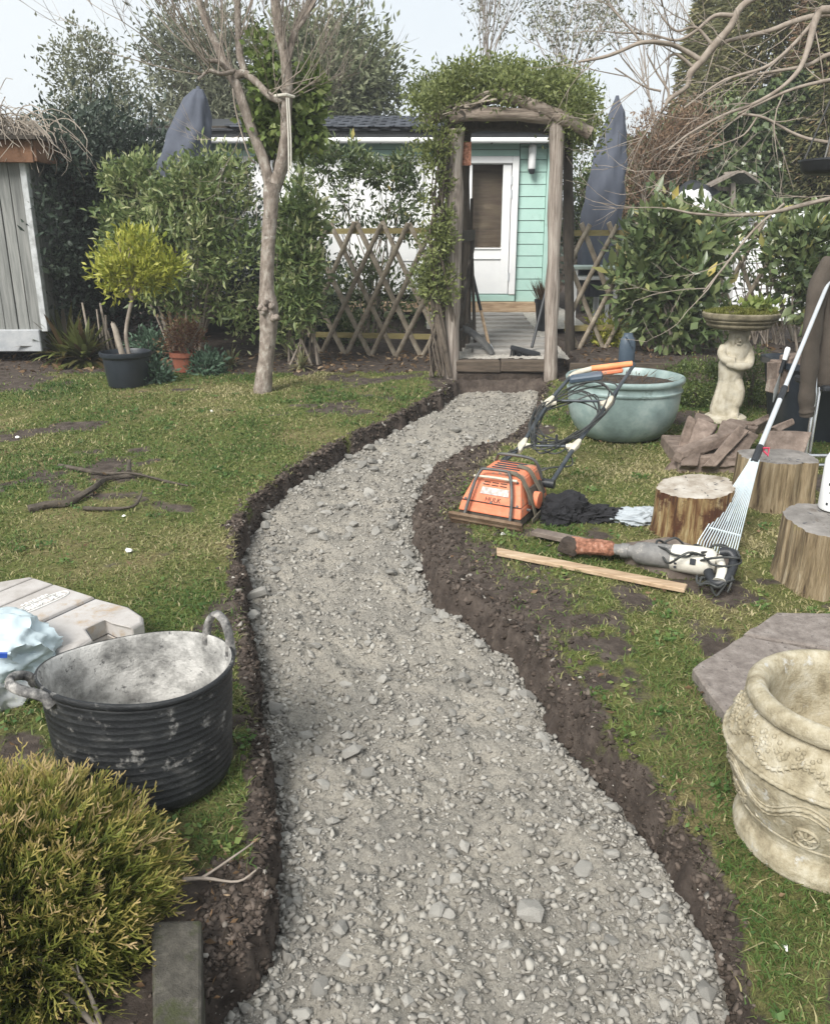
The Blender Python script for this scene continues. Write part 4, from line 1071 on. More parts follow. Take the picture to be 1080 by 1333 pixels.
# litter on the soil and the lawn
N = 380; x = rng.uniform(-1.05, -.36, N); y = rng.uniform(1.02, 1.6, N)
P = np.stack([x, y, base_z(x, y)+.012], 1); Dr = unit(np.concatenate([rng.normal(size=(N, 2)), rng.normal(size=(N, 1))*.25], 1))
o = leaves('leaf_litter', P, Dr, .008+.018*rng.random(N), .004+.009*rng.random(N), m_leaf_tan, None, fold=.3); tag(o, 'dry brown leaf litter under the near conifer', 'leaf litter', kind='stuff')
N = 500; r_ = 1.6+5*rng.random(N); th = rng.uniform(-.55, .55, N); x = r_*np.sin(th); y = r_*np.cos(th)
dl, dr = edge(x, y); k = (np.maximum(dl, dr) > .06) & (y < 7.1); x, y = x[k], y[k]; N = len(x)
P = np.stack([x, y, ground_z(x, y)+.018], 1); Dr = unit(np.concatenate([rng.normal(size=(N, 2)), rng.normal(size=(N, 1))*.25], 1))
o = leaves('fallen_leaves', P, Dr, .012+.024*rng.random(N), .006+.011*rng.random(N), m_leaf_tan, None, fold=.3); tag(o, 'small dead leaves scattered over the lawn', 'fallen leaves', kind='stuff')
white_shape = [hull_mesh('white_pebble', 9, m_pebblewhite) for _ in range(3)]
for lab, px, py, s in (('white pebble on the bare soil near the bottom right corner', 1022, 1232, .014), ('white pebble at the left edge of the gravel, below the twig', 357, 1142, .011),
                       ('white stone chip on the soil in front of the orange compactor', 655, 697, .017), ('pale crumpled leaf lump on the lawn beyond the tool case', 168, 717, .026),
                       ('small white flint by the fallen branch end', 161, 672, .016), ('white chip on the lawn near the bare tree', 276, 536, .022), ('white scrap on the lawn below the black plant pot', 24, 571, .025)):
    p = gp(px, py, .006); p.z = float(ground_z(p.x, p.y))+s*.4 if not (340 < px < 370) else float(path_z(p.x, p.y))+s*.5
    o = D.objects.new('white_pebble', random.choice(white_shape)); COL.objects.link(o); o.location = p; o.scale = (s, s*.9, s*.8); o.rotation_euler = (0, 0, random.random()*6)
    tag(o, lab, 'pebble', 'white bits lying about the garden')
# fallen root / branch on the left lawn
G_ = lambda px, py, h=.015: (lambda p: Vector((p.x, p.y, float(ground_z(p.x, p.y))+h)))(gp(px, py))
twig_thing('fallen_branch', 'dark crooked dead branch lying across the left lawn', 'branch',
           [([G_(38, 667), G_(60, 663, .02), G_(92, 660, .02), G_(125, 643, .03), G_(140, 628, .02), G_(185, 622, .02)], .022), ([G_(78, 610), G_(105, 616), G_(140, 621, .02), G_(175, 624, .03), G_(215, 630, .01)], .014),
            ([G_(110, 667), G_(140, 668), G_(175, 665, .02), G_(187, 654, .05)], .011), ([G_(168, 622, .03), G_(170, 613, .06)], .015), ([G_(215, 630, .01), G_(245, 634, .005)], .008)], m_root)

# ---- hexagonal sandstone flags
for poly, lab in ((hexA, 'nearer sandstone flagstone tucked behind the stone urn'), (hexB, 'farther sandstone flagstone behind the first')):
    n = len(poly); mb = MB(); pp = []
    for i in range(n):
        a, b = poly[i], poly[(i+1) % n]
        for k in range(6):
            t = k/6; q = a.lerp(b, t); pp.append((q.x+random.uniform(-.003, .003), q.y+random.uniform(-.003, .003)))
    area = sum(pp[i][0]*pp[(i+1) % len(pp)][1]-pp[(i+1) % len(pp)][0]*pp[i][1] for i in range(len(pp)))
    if area < 0: pp = pp[::-1]
    mb.prism(pp, lambda x, y: .04*y-.01, lambda x, y: .04*y+.05, bev=.007)
    cx = sum(p.x for p in poly)/n; cy = sum(p.y for p in poly)/n
    tag(mb.build('flagstone', m_sandstone, origin=(cx, cy, .04*cy)), lab, 'flagstone', 'sandstone flags stacked on the right lawn')

# ---- stone urn with relief
c = Vector((.955, 1.612, .060))
ur = thing('stone_urn', c, 'weathered cast stone urn with relief bands cut by the right edge', 'urn'); ur.scale = (1, 1, 1.09)
prof = [(.0, 0), (.188, 0), (.199, .012), (.200, .030), (.195, .046), (.187, .058), (.185, .070), (.190, .085), (.204, .115), (.220, .15), (.2305, .18), (.2345, .205), (.236, .222), (.241, .228), (.241, .238), (.236, .245), (.231, .262), (.222, .285), (.205, .308), (.187, .320), (.183, .325)]
rim = [(.183, .324), (.196, .322), (.206, .328), (.210, .340), (.207, .353), (.197, .362), (.184, .364), (.172, .358), (.163, .345), (.160, .330)]
inn = [(.160, .332), (.158, .30), (.166, .26), (.166, .2), (.15, .17), (0, .165)]
nA = 340
def dense(pr, m):
    o = []
    for (r0, z0), (r1, z1) in zip(pr[:-1], pr[1:]):
        k = max(1, int(abs(z1-z0)/m))
        o += [(r0+(r1-r0)*i/k, z0+(z1-z0)*i/k) for i in range(k)]
    return o+[pr[-1]]
rough = lambda a, z: 1+.008*(float(fbm(a*9, z*60, 3, 3))-.5)+.010*(float(fbm(a*30, z*150, 7, 2))-.5)
mb = MB(); mb.lathe(dense(prof, .003), c, nA, wob=rough); mb.build('bowl', m_urn, ur, smooth=70)
_z = [p[1] for p in prof]; _r = [p[0] for p in prof]
def us_(a, z, o=0): r_ = float(np.interp(z, _z[3:], _r[3:]))+o; return Vector((c.x+r_*math.cos(a), c.y+r_*math.sin(a), c.z+z))
per = 2*math.pi/7
for zo, rr_, o_ in ((0, .0042, .0), (-.012, .0026, .0), (.010, .0024, .0)):
    mb = MB(); mb.tube([us_(k*2*math.pi/280, .176-.024*math.cos(7*k*2*math.pi/280)+zo, o_) for k in range(281)], [rr_*(1+.3*math.sin(k*1.9)) for k in range(281)], 6, cap=False); mb.build('swag', m_urn, ur, smooth=60)
mb = MB(); mb.tube([us_(k*2*math.pi/200, .2335, .002) for k in range(201)], [.0052*(1+.22*math.sin(k*2.2)) for k in range(201)], 6, cap=False); mb.build('belt', m_urn, ur, smooth=60)
mb = MB(); mb.tube([us_(k*2*math.pi/200, .093, .0) for k in range(201)], .0032, 6, cap=False); mb.build('belt', m_urn, ur, smooth=60)
mb = MB()
for k in range(120):                                        # scrolling leaves between belt and neck
    a = k*2*math.pi/120; z0 = .262+.016*math.sin(a*10); mb.tube([us_(a, z0, .0), us_(a+.02, z0+.008, .003), us_(a+.05, z0+.010, .002), us_(a+.07, z0+.004, -.001)], [.001, .0052, .0045, .001], 6)
mb.tube([us_(k*2*math.pi/240, .268+.016*math.sin(10*k*2*math.pi/240), .001) for k in range(241)], .0030, 5, cap=False)
for k in range(260):
    a = random.random()*6.283; z0 = random.uniform(.275, .306); q = us_(a, z0, .0); mb.lathe([(0, -.006), (.0055, -.001), (.004, .004), (0, .006)], q, 7)
tag(mb.build('leaf_scroll', m_urn, ur, smooth=60), kind='stuff')
for k in range(7):
    a0 = k*per+.45; mb = MB(); zc = .126; R0 = .214
    mb.tube([us_(a0+math.cos(t)*.026/R0, zc+math.sin(t)*.026, .001) for t in [q*2*math.pi/24 for q in range(25)]], .0036, 6, cap=False)
    for t in range(8): mb.tube([us_(a0, zc, .003), us_(a0+math.cos(t*.785)*.011/R0, zc+math.sin(t*.785)*.011, .003), us_(a0+math.cos(t*.785)*.022/R0, zc+math.sin(t*.785)*.022, -.001)], [.002, .0046, .002], 6)
    mb.lathe([(0, -.006), (.006, 0), (0, .006)], us_(a0, zc, .003), 8); mb.build('rosette', m_urn, ur, smooth=60)
mb = MB()
for k in range(90):
    a = random.random()*6.283; z0 = .105+random.random()*.045; mb.tube([us_(a, z0, -.001), us_(a+.025, z0+.006*math.sin(k), .0012), us_(a+.06, z0+.014*math.sin(k*1.7), -.001)], [.001, .0034, .001], 5)
tag(mb.build('leaf_scroll', m_urn, ur, smooth=60), kind='stuff')
mb = MB(); mb.lathe(dense(rim, .004), c, 160, wob=rough); mb.build('rim', m_urn, ur, smooth=70)
mb = MB(); mb.lathe(inn, c, 64, wob=rough); mb.build('inside', m_urn, ur, smooth=70)

# ================================================================== LOGS
def log(label, c, r, h, seed, mat, lobes=(), sx=1, sy=1, tiltx=0, tilty=0, top=None):
    o = thing('log_seat', c, label, 'log', 'sawn logs standing on the right lawn'); random.seed(seed); n = 220
    ph = [random.random()*6.28 for _ in range(6)]
    def wob(a, z):
        v = 1+.045*math.sin(2*a+ph[0])+.03*math.sin(3*a+ph[1])+.018*math.sin(7*a+ph[2])+.012*math.sin(17*a+ph[3]+z*6)+.012*math.sin(29*a+ph[4]+z*4)+.010*abs(math.sin(21*a+ph[5]+3*math.sin(a*5)))+.007*math.sin(53*a+ph[2])-.02*max(0, math.sin(11*a+ph[1]+2*math.sin(3*a)))**12
        for la, lw, ld in lobes:
            dd = (a-la+math.pi) % (2*math.pi)-math.pi; v += ld*math.exp(-(dd/lw)**2)
        return v
    def tp(mb):
        for i, (x, y, z) in enumerate(mb.v):
            t = (z-c.z)/h; mb.v[i] = (x, y, z+t*((x-c.x)*tiltx+(y-c.y)*tilty))
        return mb
    pr = [(r*1.09, -.03), (r*1.05, h*.12), (r*1.01, h*.35), (r, h*.6), (r*.99, h*.85), (r*.985, h)]
    mb = tp(MB().lathe(pr, c, n, wob=wob, sx=sx, sy=sy)); mb.build('bark', mat, o, smooth=60)
    rings = [(r*.985*(1-k/9), h+.0015*((k % 2)*2-1)*(k > 0)+(.001 if k else 0)) for k in range(9)]+[(0.001, h+.001)]
    mb = tp(MB().lathe(rings, c, n, wob=wob, sx=sx, sy=sy)); mb.build('cut_face', top, o, smooth=60)
    for k in range(7):                                      # drying cracks in the end grain
        a = random.random()*6.283; r0, r1 = r*random.uniform(.0, .35), r*random.uniform(.6, .93); da = random.uniform(-.12, .12); mb = MB()
        P = [Vector((c.x+q*math.cos(a+da*i), c.y+q*math.sin(a+da*i), c.z+h-.001)) for i, q in enumerate((r0, r0*.5+r1*.5, r1))]; mb.tube(P, [.0008, .0022, .0032], 5); tp(mb); mb.build('crack', m_seam, o)
    return o
def topmat(name, cols):
    m = M(name, cols, 10, .9, .5, 40, dirt=((.10, .08, .06), 8, .60)); t = m.node_tree; b = t.nodes['Principled BSDF']
    w_ = t.nodes.new('ShaderNodeTexWave'); w_.wave_type = 'RINGS'; w_.rings_direction = 'Z'; w_.inputs['Scale'].default_value = 22; w_.inputs['Distortion'].default_value = 4; w_.inputs['Detail'].default_value = 3
    tcn = [n for n in t.nodes if n.type == 'TEX_COORD'][0]; t.links.new(tcn.outputs['Object'], w_.inputs['Vector'])
    bp = t.nodes.new('ShaderNodeBump'); bp.inputs['Strength'].default_value = .22; bp.inputs['Distance'].default_value = .004
    t.links.new(w_.outputs['Fac'], bp.inputs['Height']); t.links.new(bp.outputs['Normal'], b.inputs['Normal']); return m
m_top1 = topmat('pale_cut_face', [(.32, (.19, .155, .115)), (.5, (.36, .32, .27)), (.68, (.50, .47, .42))])
m_top2 = topmat('grey_cut_face', [(.3, (.12, .11, .10)), (.55, (.22, .205, .19)), (.75, (.32, .30, .28))])
q = gp(893, 708); log('sawn log with pale cut face and red brown split side behind the rake head', Vector((q.x+.068, q.y+.16, .04*q.y)), .162, .215, 5, m_logside, [(.4, .5, .12)], 1.02, .95, .10, .06, m_top1)
q = gp(1010, 668); log('dark topped lobed log carrying a broken paver', Vector((q.x+.045, q.y+.17, .04*q.y)), .175, .24, 6, m_logside2, [(-.75, .3, .14), (-1.2, .12, -.16), (2.4, .3, .1)], 1.05, .9, 0, 0, m_top2)
q = gp(1068, 782); log('yellow stained log at the right edge carrying a white container', Vector((q.x+.115, q.y+.17, .04*q.y)), .20, .255, 9, m_logside2, [(-2.4, .3, .08), (-1.9, .12, -.10)], 1.0, 1.0, -.02, .04, m_top2)
random.seed(21)
# white container on the log at the right edge
q = at(1086, 672, 3.1); cq = Vector((q.x+.02, 3.14, .12+.262))
wc = thing('white_container', cq, 'white plastic container with dark print on the log at the right edge', 'container')
mb = MB(); mb.lathe([(0, 0), (.062, 0), (.066, .008), (.064, .20), (.05, .23), (.03, .245), (.03, .27), (0, .27)], cq, 28); mb.build('bottle', m_white, wc, smooth=40)
mb = MB()
for k in range(9):
    a = math.radians(205+random.choice([0, 7, 14, 21])); z = .03+k*.016; mb.box(cq+Vector((math.cos(a)*.0655, math.sin(a)*.0655, z)), (.003, .008, .010), rot(rz=math.degrees(a)))
mb.build('printed_mark', m_seam, wc)

# ================================================================== BROKEN PAVERS
def paver(label, pts_px, yf, yb, th, seed, jit=.006, name='broken_paver'):
    """slab whose visible face is the photographed polygon (at distances yf..yb), thickness th away from the viewer"""
    random.seed(seed); n = len(pts_px); F_ = [at(px, py, yf+(yb-yf)*k) for px, py, k in pts_px]
    nr = (F_[1]-F_[0]).cross(F_[-1]-F_[0]).normalized()
    if nr.y < 0: nr = -nr
    pr = []
    for i in range(n):
        a, b = F_[i], F_[(i+1) % n]
        for k in range(3): pr.append(a.lerp(b, k/3)+Vector((random.uniform(-1, 1), random.uniform(-1, 1), random.uniform(-1, 1)))*jit*(.6 if k else .2))
    m = len(pr); V = [p for p in pr]+[p+nr*th+Vector((random.uniform(-1, 1), 0, random.uniform(-1, 1)))*jit*.5 for p in pr]
    Fs = [tuple(range(m)), tuple(range(2*m-1, m-1, -1))]+[(i, m+i, m+(i+1) % m, (i+1) % m) for i in range(m)]
    mb = MB(); mb.add(V, Fs); o = mb.build(name, m_brick, bevel=.004, origin=sum(F_, Vector())/n)
    bm = bmesh.new(); bm.from_mesh(o.data); bmesh.ops.recalc_face_normals(bm, faces=bm.faces); bm.to_mesh(o.data); bm.free()
    return tag(o, label, 'broken paver', 'broken pavers heaped behind the logs')
PV = [
 ('leftmost broken paver, tall and leaning at the left end of the heap', [(872, 612, 0), (889, 606, 0), (906, 548, 1), (897, 540, 1)], 4.62, 4.72, .05),
 ('second broken paver from the left, leaning on its tall neighbour', [(893, 582, 0), (921, 572, 0), (934, 552, 1), (908, 543, 1)], 4.52, 4.66, .045),
 ('flat broken paver sticking up at the back of the heap', [(904, 548, 0), (930, 549, 0), (922, 541, 1), (906, 536, 1)], 4.78, 4.85, .05),
 ('square broken paver in the middle of the heap below the statue', [(930, 568, 0), (962, 566, 0), (974, 553, 1), (940, 546, 1)], 4.56, 4.7, .05),
 ('long paver lying aslant across the front of the heap', [(884, 604, 0), (888, 590, 0), (950, 564, 1), (953, 577, 1)], 4.40, 4.5, .07),
 ('small block under the slanting paver at the front left', [(886, 606, 0), (908, 606, 0), (912, 590, 1), (886, 592, 1)], 4.38, 4.42, .1),
 ('upright narrow paver in front of the heap, tipped to the right', [(915, 606, 0), (932, 607, 0), (976, 560, 1), (962, 554, 1)], 4.36, 4.48, .05),
 ('second tipped narrow paver right of the first', [(936, 608, 0), (962, 606, 0), (988, 566, 1), (976, 560, 1)], 4.40, 4.52, .06),
 ('long broken paver lying along the back right of the heap', [(968, 552, 0), (1000, 538, 1), (1003, 546, 1), (985, 554, 0)], 4.75, 4.85, .12),
 ('thin broken paver beside the red tie on the rake', [(1004, 556, 0), (1032, 544, 1), (1035, 552, 1), (1014, 562, 0)], 4.35, 4.42, .10),
 ('trapezoid broken paver standing on the dark topped log', [(996, 596, 0), (1043, 596, 0), (1057, 562, 1), (998, 560, 1)], 4.05, 4.16, .07),
 ('broken paver bridging the heap below the statue', [(940, 552, 0), (985, 558, 0), (990, 550, 1), (950, 544, 1)], 4.72, 4.82, .10),
 ('fallen paver corner on the grass at the left foot of the heap', [(862, 613, 0), (880, 612, 0), (888, 598, 1), (876, 598, 1)], 4.46, 4.52, .08)]
for k, (lab, pts, a, b, th) in enumerate(PV): paver(lab, pts, a, b, th, 100+k)
mb = MB(); mb.prism([(1.45, 4.42), (1.86, 4.42), (1.95, 4.9), (1.5, 4.95)], .16, .27, bev=.01)
tag(mb.build('broken_paver', m_brick, origin=(1.7, 4.7, .17)), 'buried lowest paver carrying the heap', 'broken paver', 'broken pavers heaped behind the logs')
random.seed(31)

# ================================================================== RAKE
hd = G_(930, 716, .01); tip = at(1090, 338, 4.75)
rk = thing('leaf_rake', hd, 'silver leaf rake standing tines down against the log with its pole leaning right', 'rake')
ferr = at(985, 592, 3.62); ax_ = (tip-ferr).normalized()
j1 = at(1018, 512, 3.95)
mb = MB(); mb.tube([ferr-ax_*.02, j1], .0125, 12); mb.build('lower_pole', m_alu, rk, smooth=40)
mb = MB(); mb.tube([j1-ax_*.01, tip], .0105, 12); mb.build('upper_pole', m_alu, rk, smooth=40)
mb = MB(); mb.tube([j1-ax_*.05, j1+ax_*.045], .0155, 12); mb.build('clamp', m_blackplastic, rk, smooth=40)
mb = MB(); mb.tube([ferr-ax_*.045, ferr+ax_*.055], .0165, 12); mb.build('ferrule', m_blackplastic, rk, smooth=40)
mb = MB(); mb.tube([ferr+ax_*.052+Vector((.005, -.02, 0)), ferr+ax_*.06+Vector((.03, -.02, -.005)), ferr+ax_*.045+Vector((.035, -.02, -.03)), ferr+ax_*.05], .006, 6); mb.build('tie', m_pinkrag, rk)
fanL, fanR = G_(906, 716, .012), G_(956, 727, .012)
core = at(947, 712, 3.35); core = hd+Vector((0, .0, .03))
mb = MB(); mid = ferr.lerp(hd, .72); mb.tube([ferr, mid], [.014, .010], 10, flat=.6); mb.build('socket', m_rake, rk, smooth=40)
for k in range(15):
    t = k/14; e = fanL.lerp(fanR, t); e += Vector((0, -.01*math.sin(math.pi*t), 0))
    s_ = ferr-ax_*.03+(fanR-fanL).normalized()*((t-.5)*.035)
    up_ = e+Vector((.01, .012, .030)); mb = MB(); mb.tube([s_, s_.lerp(up_, .55)+Vector((0, 0, .004)), up_, e], [.0022, .0026, .0026, .002], 5); mb.build('tine', m_rake, rk, smooth=50)
a = ferr.lerp(fanL, .80)+Vector((-.004, -.006, .006)); b = ferr.lerp(fanR, .82)+Vector((.006, -.006, .006))
mb = MB(); mb.bar(a, b, .014, .008, (ferr-hd).normalized()); mb.build('brace', m_rake, rk, bevel=.002)
mb = MB(); pl_ = [ferr-ax_*.03+(fanR-fanL).normalized()*q for q in (-.02, .02)]+[ferr.lerp(fanR, .33), ferr.lerp(fanL, .33)]
mb.add([p+Vector((0, .004, 0)) for p in pl_]+[p+Vector((0, .007, 0)) for p in pl_], [(0, 1, 2, 3), (7, 6, 5, 4), (0, 4, 5, 1), (1, 5, 6, 2), (2, 6, 7, 3), (3, 7, 4, 0)]); mb.build('tine_plate', m_rake, rk)

# ================================================================== PLANKS, SLAB, BREAKER HAMMER
def plank(label, cat, a, b, wdt, th, mat, name, h=0, seed=1, endcut=0):
    random.seed(seed); n = 9; V = []; d = (b-a); d.normalize(); sd = Vector((d.y, -d.x, 0)).normalized()
    mb = MB(); vs = []
    for i in range(n):
        t = i/(n-1); p = a.lerp(b, t); wv = wdt*(1+random.uniform(-.03, .03)); sh = endcut*(1 if i == 0 else 0)
        for s_, z in ((-1, 0), (1, 0), (1, 1), (-1, 1)):
            vs.append(p+sd*s_*wv/2+Vector((0, 0, z*th+h))+d*(sh*s_)+Vector((0, 0, random.uniform(-.001, .001))))
    fs = [(3, 2, 1, 0), tuple((n-1)*4+k for k in range(4))]
    for i in range(n-1):
        for k in range(4): fs.append((i*4+k, i*4+(k+1) % 4, (i+1)*4+(k+1) % 4, (i+1)*4+k))
    mb.add(vs, fs); o = mb.build(name, mat, bevel=.003, origin=a)
    bm = bmesh.new(); bm.from_mesh(o.data); bmesh.ops.recalc_face_normals(bm, faces=bm.faces); bm.to_mesh(o.data); bm.free()
    return tag(o, label, cat)
plank('long pale sawn plank lying on the soil in front of the breaker', 'plank', G_(646, 723, .01), G_(892, 772, .012), .056, .018, m_pale_wood, 'timber_plank', 0, 3, .012)
plank('dark weathered plank behind the rusty chisel', 'plank', G_(694, 703, .012), G_(812, 730, .02), .06, .022, m_brownwood, 'timber_plank', .01, 4)
p4 = [G_(800, 722, 0), G_(868, 712, 0), G_(955, 742, 0), G_(952, 756, 0), G_(870, 752, 0), G_(815, 735, 0)]
mb = MB(); mb.prism([(p.x, p.y) for p in p4], lambda x, y: .04*y-.01, lambda x, y: .04*y+.05, bev=.01)
tag(mb.build('stone_slab', m_brownwood, origin=p4[0]), 'dark rough stone slab under the breaker hammer', 'stone slab')
A = G_(742, 727, .055); B = G_(800, 735, .065); Cc = G_(918, 757, .085)
bk = thing('breaker_hammer', B, 'white and grey electric breaker hammer with rusty chisel lying by the rake', 'breaker hammer')
dx = (Cc-B).normalized()
mb = MB(); P = [A+(B-A)*t for t in (0, .15, .3, .6, .9, 1)]; mb.tube(P, [.036, .040, .038, .036, .034, .02], 10, flat=.8, wob=.10); mb.build('chisel', m_rust, bk, smooth=40)
mb = MB(); mb.box(A+Vector((-.005, -.005, .005)), (.075, .06, .055), rot(10, 12, -20), jit=.012); mb.build('clay_lump', m_soil, bk, bevel=.01)
mb = MB(); mb.tube([B-dx*.01, B+dx*.02, B+dx*.022, B+dx*.05, B+dx*.055, B+dx*.075], [.022, .024, .03, .03, .026, .026], 16); mb.build('tool_holder', m_toolgrey, bk, smooth=35)
mb = MB(); mb.tube([B+dx*.07, B+dx*.085, B+dx*.12, B+dx*.19, B+dx*.225], [.03, .042, .047, .049, .05], 18, flat=.95); mb.build('gear_housing', m_toolgrey, bk, smooth=35)
mb = MB(); mb.tube([B+dx*.222, B+dx*.24, B+dx*.33, B+dx*.37, B+dx*.39], [.052, .055, .058, .054, .040], 20, flat=.95); mb.build('motor_housing', m_cream, bk, smooth=35)
sd = Vector((dx.y, -dx.x, 0)).normalized()
mb = MB()
for k in range(3): mb.box(B+dx*(.245+.0*k)+sd*.05+Vector((0, 0, .012-.016*k)), (.010, .012, .007), rot(rz=math.degrees(math.atan2(dx.y, dx.x))))
mb.box(B+dx*.31+sd*.052+Vector((0, 0, .012)), (.022, .014, .022), rot(rz=math.degrees(math.atan2(dx.y, dx.x)))); mb.build('vents', m_seam, bk)
gq = B+dx*.40
mb = MB(); mb.tube(smooth_pts([gq+Vector((0, 0, .045)), gq+dx*.035+Vector((0, 0, .05)), gq+dx*.055+sd*.02+Vector((0, 0, .02)), gq+dx*.04+sd*.09+Vector((0, 0, -.03)), gq+dx*.0+sd*.10+Vector((0, 0, -.045)), gq-dx*.03+sd*.05+Vector((0, 0, -.02))], 4), .019, 12); mb.build('handle', m_blackplastic, bk, smooth=50)
mb = MB(); mb.tube(smooth_pts([gq+sd*.02+Vector((0, 0, .03)), gq+dx*.02+sd*.06+Vector((0, 0, .0)), gq+dx*.02+sd*.105+Vector((0, 0, -.035))], 4), [.016]*4+[.02]*4+[.028], 10); mb.build('handle_cap', m_cream, bk, smooth=50)
for sd_, cfs, r0 in ((1, gq+Vector((0, 0, .03)), .07), (2, B+dx*.25+Vector((0, 0, .03)), .085), (3, gq+sd*.1+Vector((0, 0, -.05)), .055)):
    random.seed(40+sd_); pts = []
    for k in range(22):
        a = k*.62; q = cfs+dx*math.cos(a)*r0*random.uniform(.7, 1.35)+sd*math.sin(a)*r0*random.uniform(.6, 1.3)+Vector((0, 0, random.uniform(-.025, .035)))
        q.z = max(q.z, float(ground_z(q.x, q.y))+.008); pts.append(q)
    mb = MB(); mb.tube(smooth_pts(pts, 4), .0048, 6); mb.build('cable', m_cable, bk, smooth=60)

# ================================================================== PLATE COMPACTOR
O = gp(587, 686); Rr = gp(676, 694); Bk = gp(720, 660)
Rr = gp(679, 697); ex = Vector((.88, -.46, -.46*.04)).normalized(); O = Rr-ex*.36; ey = Vector((.46, .88, .04)); ey = (ey-ex*ey.dot(ex)).normalized(); ez = ex.cross(ey); Wd = .36; Dp = .44
O = O+ez*.005
pc = thing('plate_compactor', O, 'orange electric plate compactor with long folded cable wrapped handle on the muddy verge', 'plate compactor')
def Lp(u, v, z): return O+ex*u*Wd+ey*v*Dp+ez*z*.92
def hexa(mb, lo, hi, z0, z1):
    V = [Lp(u, v, z0) for u, v in lo]+[Lp(u, v, z1) for u, v in hi]
    return mb.add(V, [(3, 2, 1, 0), (4, 5, 6, 7), (0, 1, 5, 4), (1, 2, 6, 5), (2, 3, 7, 6), (3, 0, 4, 7)])
mb = MB(); V = [Lp(0, .0, .055), Lp(1, .0, .055), Lp(1, .06, .0), Lp(0, .06, .0), Lp(0, .94, 0), Lp(1, .94, 0), Lp(1, 1, .05), Lp(0, 1, .05)]
mb.add(V, [(0, 1, 2, 3), (3, 2, 5, 4), (4, 5, 6, 7)]); q = mb.build('base_plate', m_mudsteel, pc, solid=.014)
mb = MB(); hexa(mb, [(.02, .0), (.98, .0), (.98, .03), (.02, .03)], [(.02, -.01), (.98, -.01), (.98, .02), (.02, .02)], .012, .056); mb.build('front_lip', m_mudsteel, pc, bevel=.004)
mb = MB(); hexa(mb, [(.06, .1), (.94, .1), (.94, .92), (.06, .92)], [(.08, .12), (.92, .12), (.92, .9), (.08, .9)], .016, .05); mb.build('deck', m_darkwood, pc, bevel=.004)
mb = MB()
hexa(mb, [(.07, .10), (.93, .10), (.93, .92), (.07, .92)], [(.09, .14), (.91, .14), (.91, .92), (.09, .92)], .051, .10)
hexa(mb, [(.09, .14), (.91, .14), (.91, .92), (.09, .92)], [(.20, .30), (.82, .30), (.82, .86), (.20, .86)], .101, .218)
hexa(mb, [(.20, .30), (.82, .30), (.82, .86), (.20, .86)], [(.26, .36), (.76, .36), (.76, .80), (.26, .80)], .219, .236)
body = mb.build('engine_cover', m_orange, pc, bevel=.006, seg=2)
mb = MB()
for k in range(5): v = .44+k*.075; mb.bar(Lp(.32, v, .2375), Lp(.70, v, .2375), .008, .006, ez)
mb.build('vent_slots', m_seam, body)
fn = lambda u, t: Lp(.09+.11*t+u*(.82-.20*t), .14+.16*t, .101+.117*t)       # sloping front face
nf = (fn(1, 0)-fn(0, 0)).cross(fn(0, 1)-fn(0, 0)).normalized()
if nf.dot(ey) > 0: nf = -nf
mb = MB()
for t in (.80, .70):
    for k in range(3): a = fn(.25+k*.17, t)+nf*.001; b = fn(.25+k*.17+.13, t)+nf*.001; mb.bar(a, b, .004, .006, nf)
mb.build('louvre', m_ink, body)
a, b, c_, d_ = fn(.26, .34), fn(.78, .34), fn(.78, .60), fn(.26, .60)
mb = MB(); mb.add([p+nf*.002 for p in (a, b, c_, d_)]+[p+nf*.0045 for p in (a, b, c_, d_)], [(4, 5, 6, 7), (0, 1, 5, 4), (1, 2, 6, 5), (2, 3, 7, 6), (3, 0, 4, 7)]); mb.build('label_plate', m_plate, body)
upf = (fn(.5, 1)-fn(.5, 0)).normalized(); TM = Matrix(((fn(1, 0)-fn(0, 0)).normalized(), upf, nf)).transposed().to_4x4(); TM.translation = fn(.52, .16)+nf*.0015
text_obj('HULK', .030, m_ink, body, TM, .0008)
def pipe(name, pts, r, mat, par=pc, k=4, n=8): mb = MB(); mb.tube(smooth_pts(pts, k) if k else pts, r, n); return mb.build(name, mat, par, smooth=50)
for u_, t_ in ((.06, .08), (.94, .08), (.06, .92), (.94, .92), (.5, .06)):
    mb = MB(); q = fn(u_, t_); mb.tube([q-nf*.002, q+nf*.005], .006, 6); mb.build('bolt', m_frame, body)
for v_ in (.3, .62):
    mb = MB(); q = Lp(.955, v_, .075); mb.tube([q-ex*.012, q+ex*.006], .007, 6); mb.build('bolt', m_frame, body)
mb = MB(); mb.bar(fn(.0, .03)+nf*.001, fn(1, .03)+nf*.001, .004, .004, nf); mb.build('seam', m_ink, body)
mb = MB(); hexa(mb, [(.94, .30), (.965, .30), (.965, .78), (.94, .78)], [(.88, .34), (.90, .34), (.90, .74), (.88, .74)], .10, .17); mb.build('side_vent', m_darkwood, body)
pipe('guard_rail', [Lp(.20, .03, .05), Lp(.235, .10, .14), Lp(.26, .19, .215), Lp(.30, .24, .252), Lp(.34, .26, .262), Lp(.62, .28, .262), Lp(.68, .26, .252), Lp(.74, .20, .21), Lp(.80, .10, .13), Lp(.82, .03, .05)], .0075, m_frame)
pipe('guard_rail', [Lp(.22, .80, .20), Lp(.28, .74, .262), Lp(.36, .70, .285), Lp(.70, .70, .285), Lp(.84, .72, .26), Lp(.90, .78, .17)], .0075, m_frame)
pipe('guard_rail', [Lp(.22, .22, .225), Lp(.5, .23, .228), Lp(.80, .24, .225)], .006, m_bracket)
def strap(pts, wv, up):
    mb = MB(); P = smooth_pts(pts, 4)
    for a, b in zip(P[:-1], P[1:]): mb.bar(a, b+(b-a)*.12, wv, .005, up)
    mb.build('strap', m_strap, pc)
nr = (ex*.8+ez*.6).normalized()
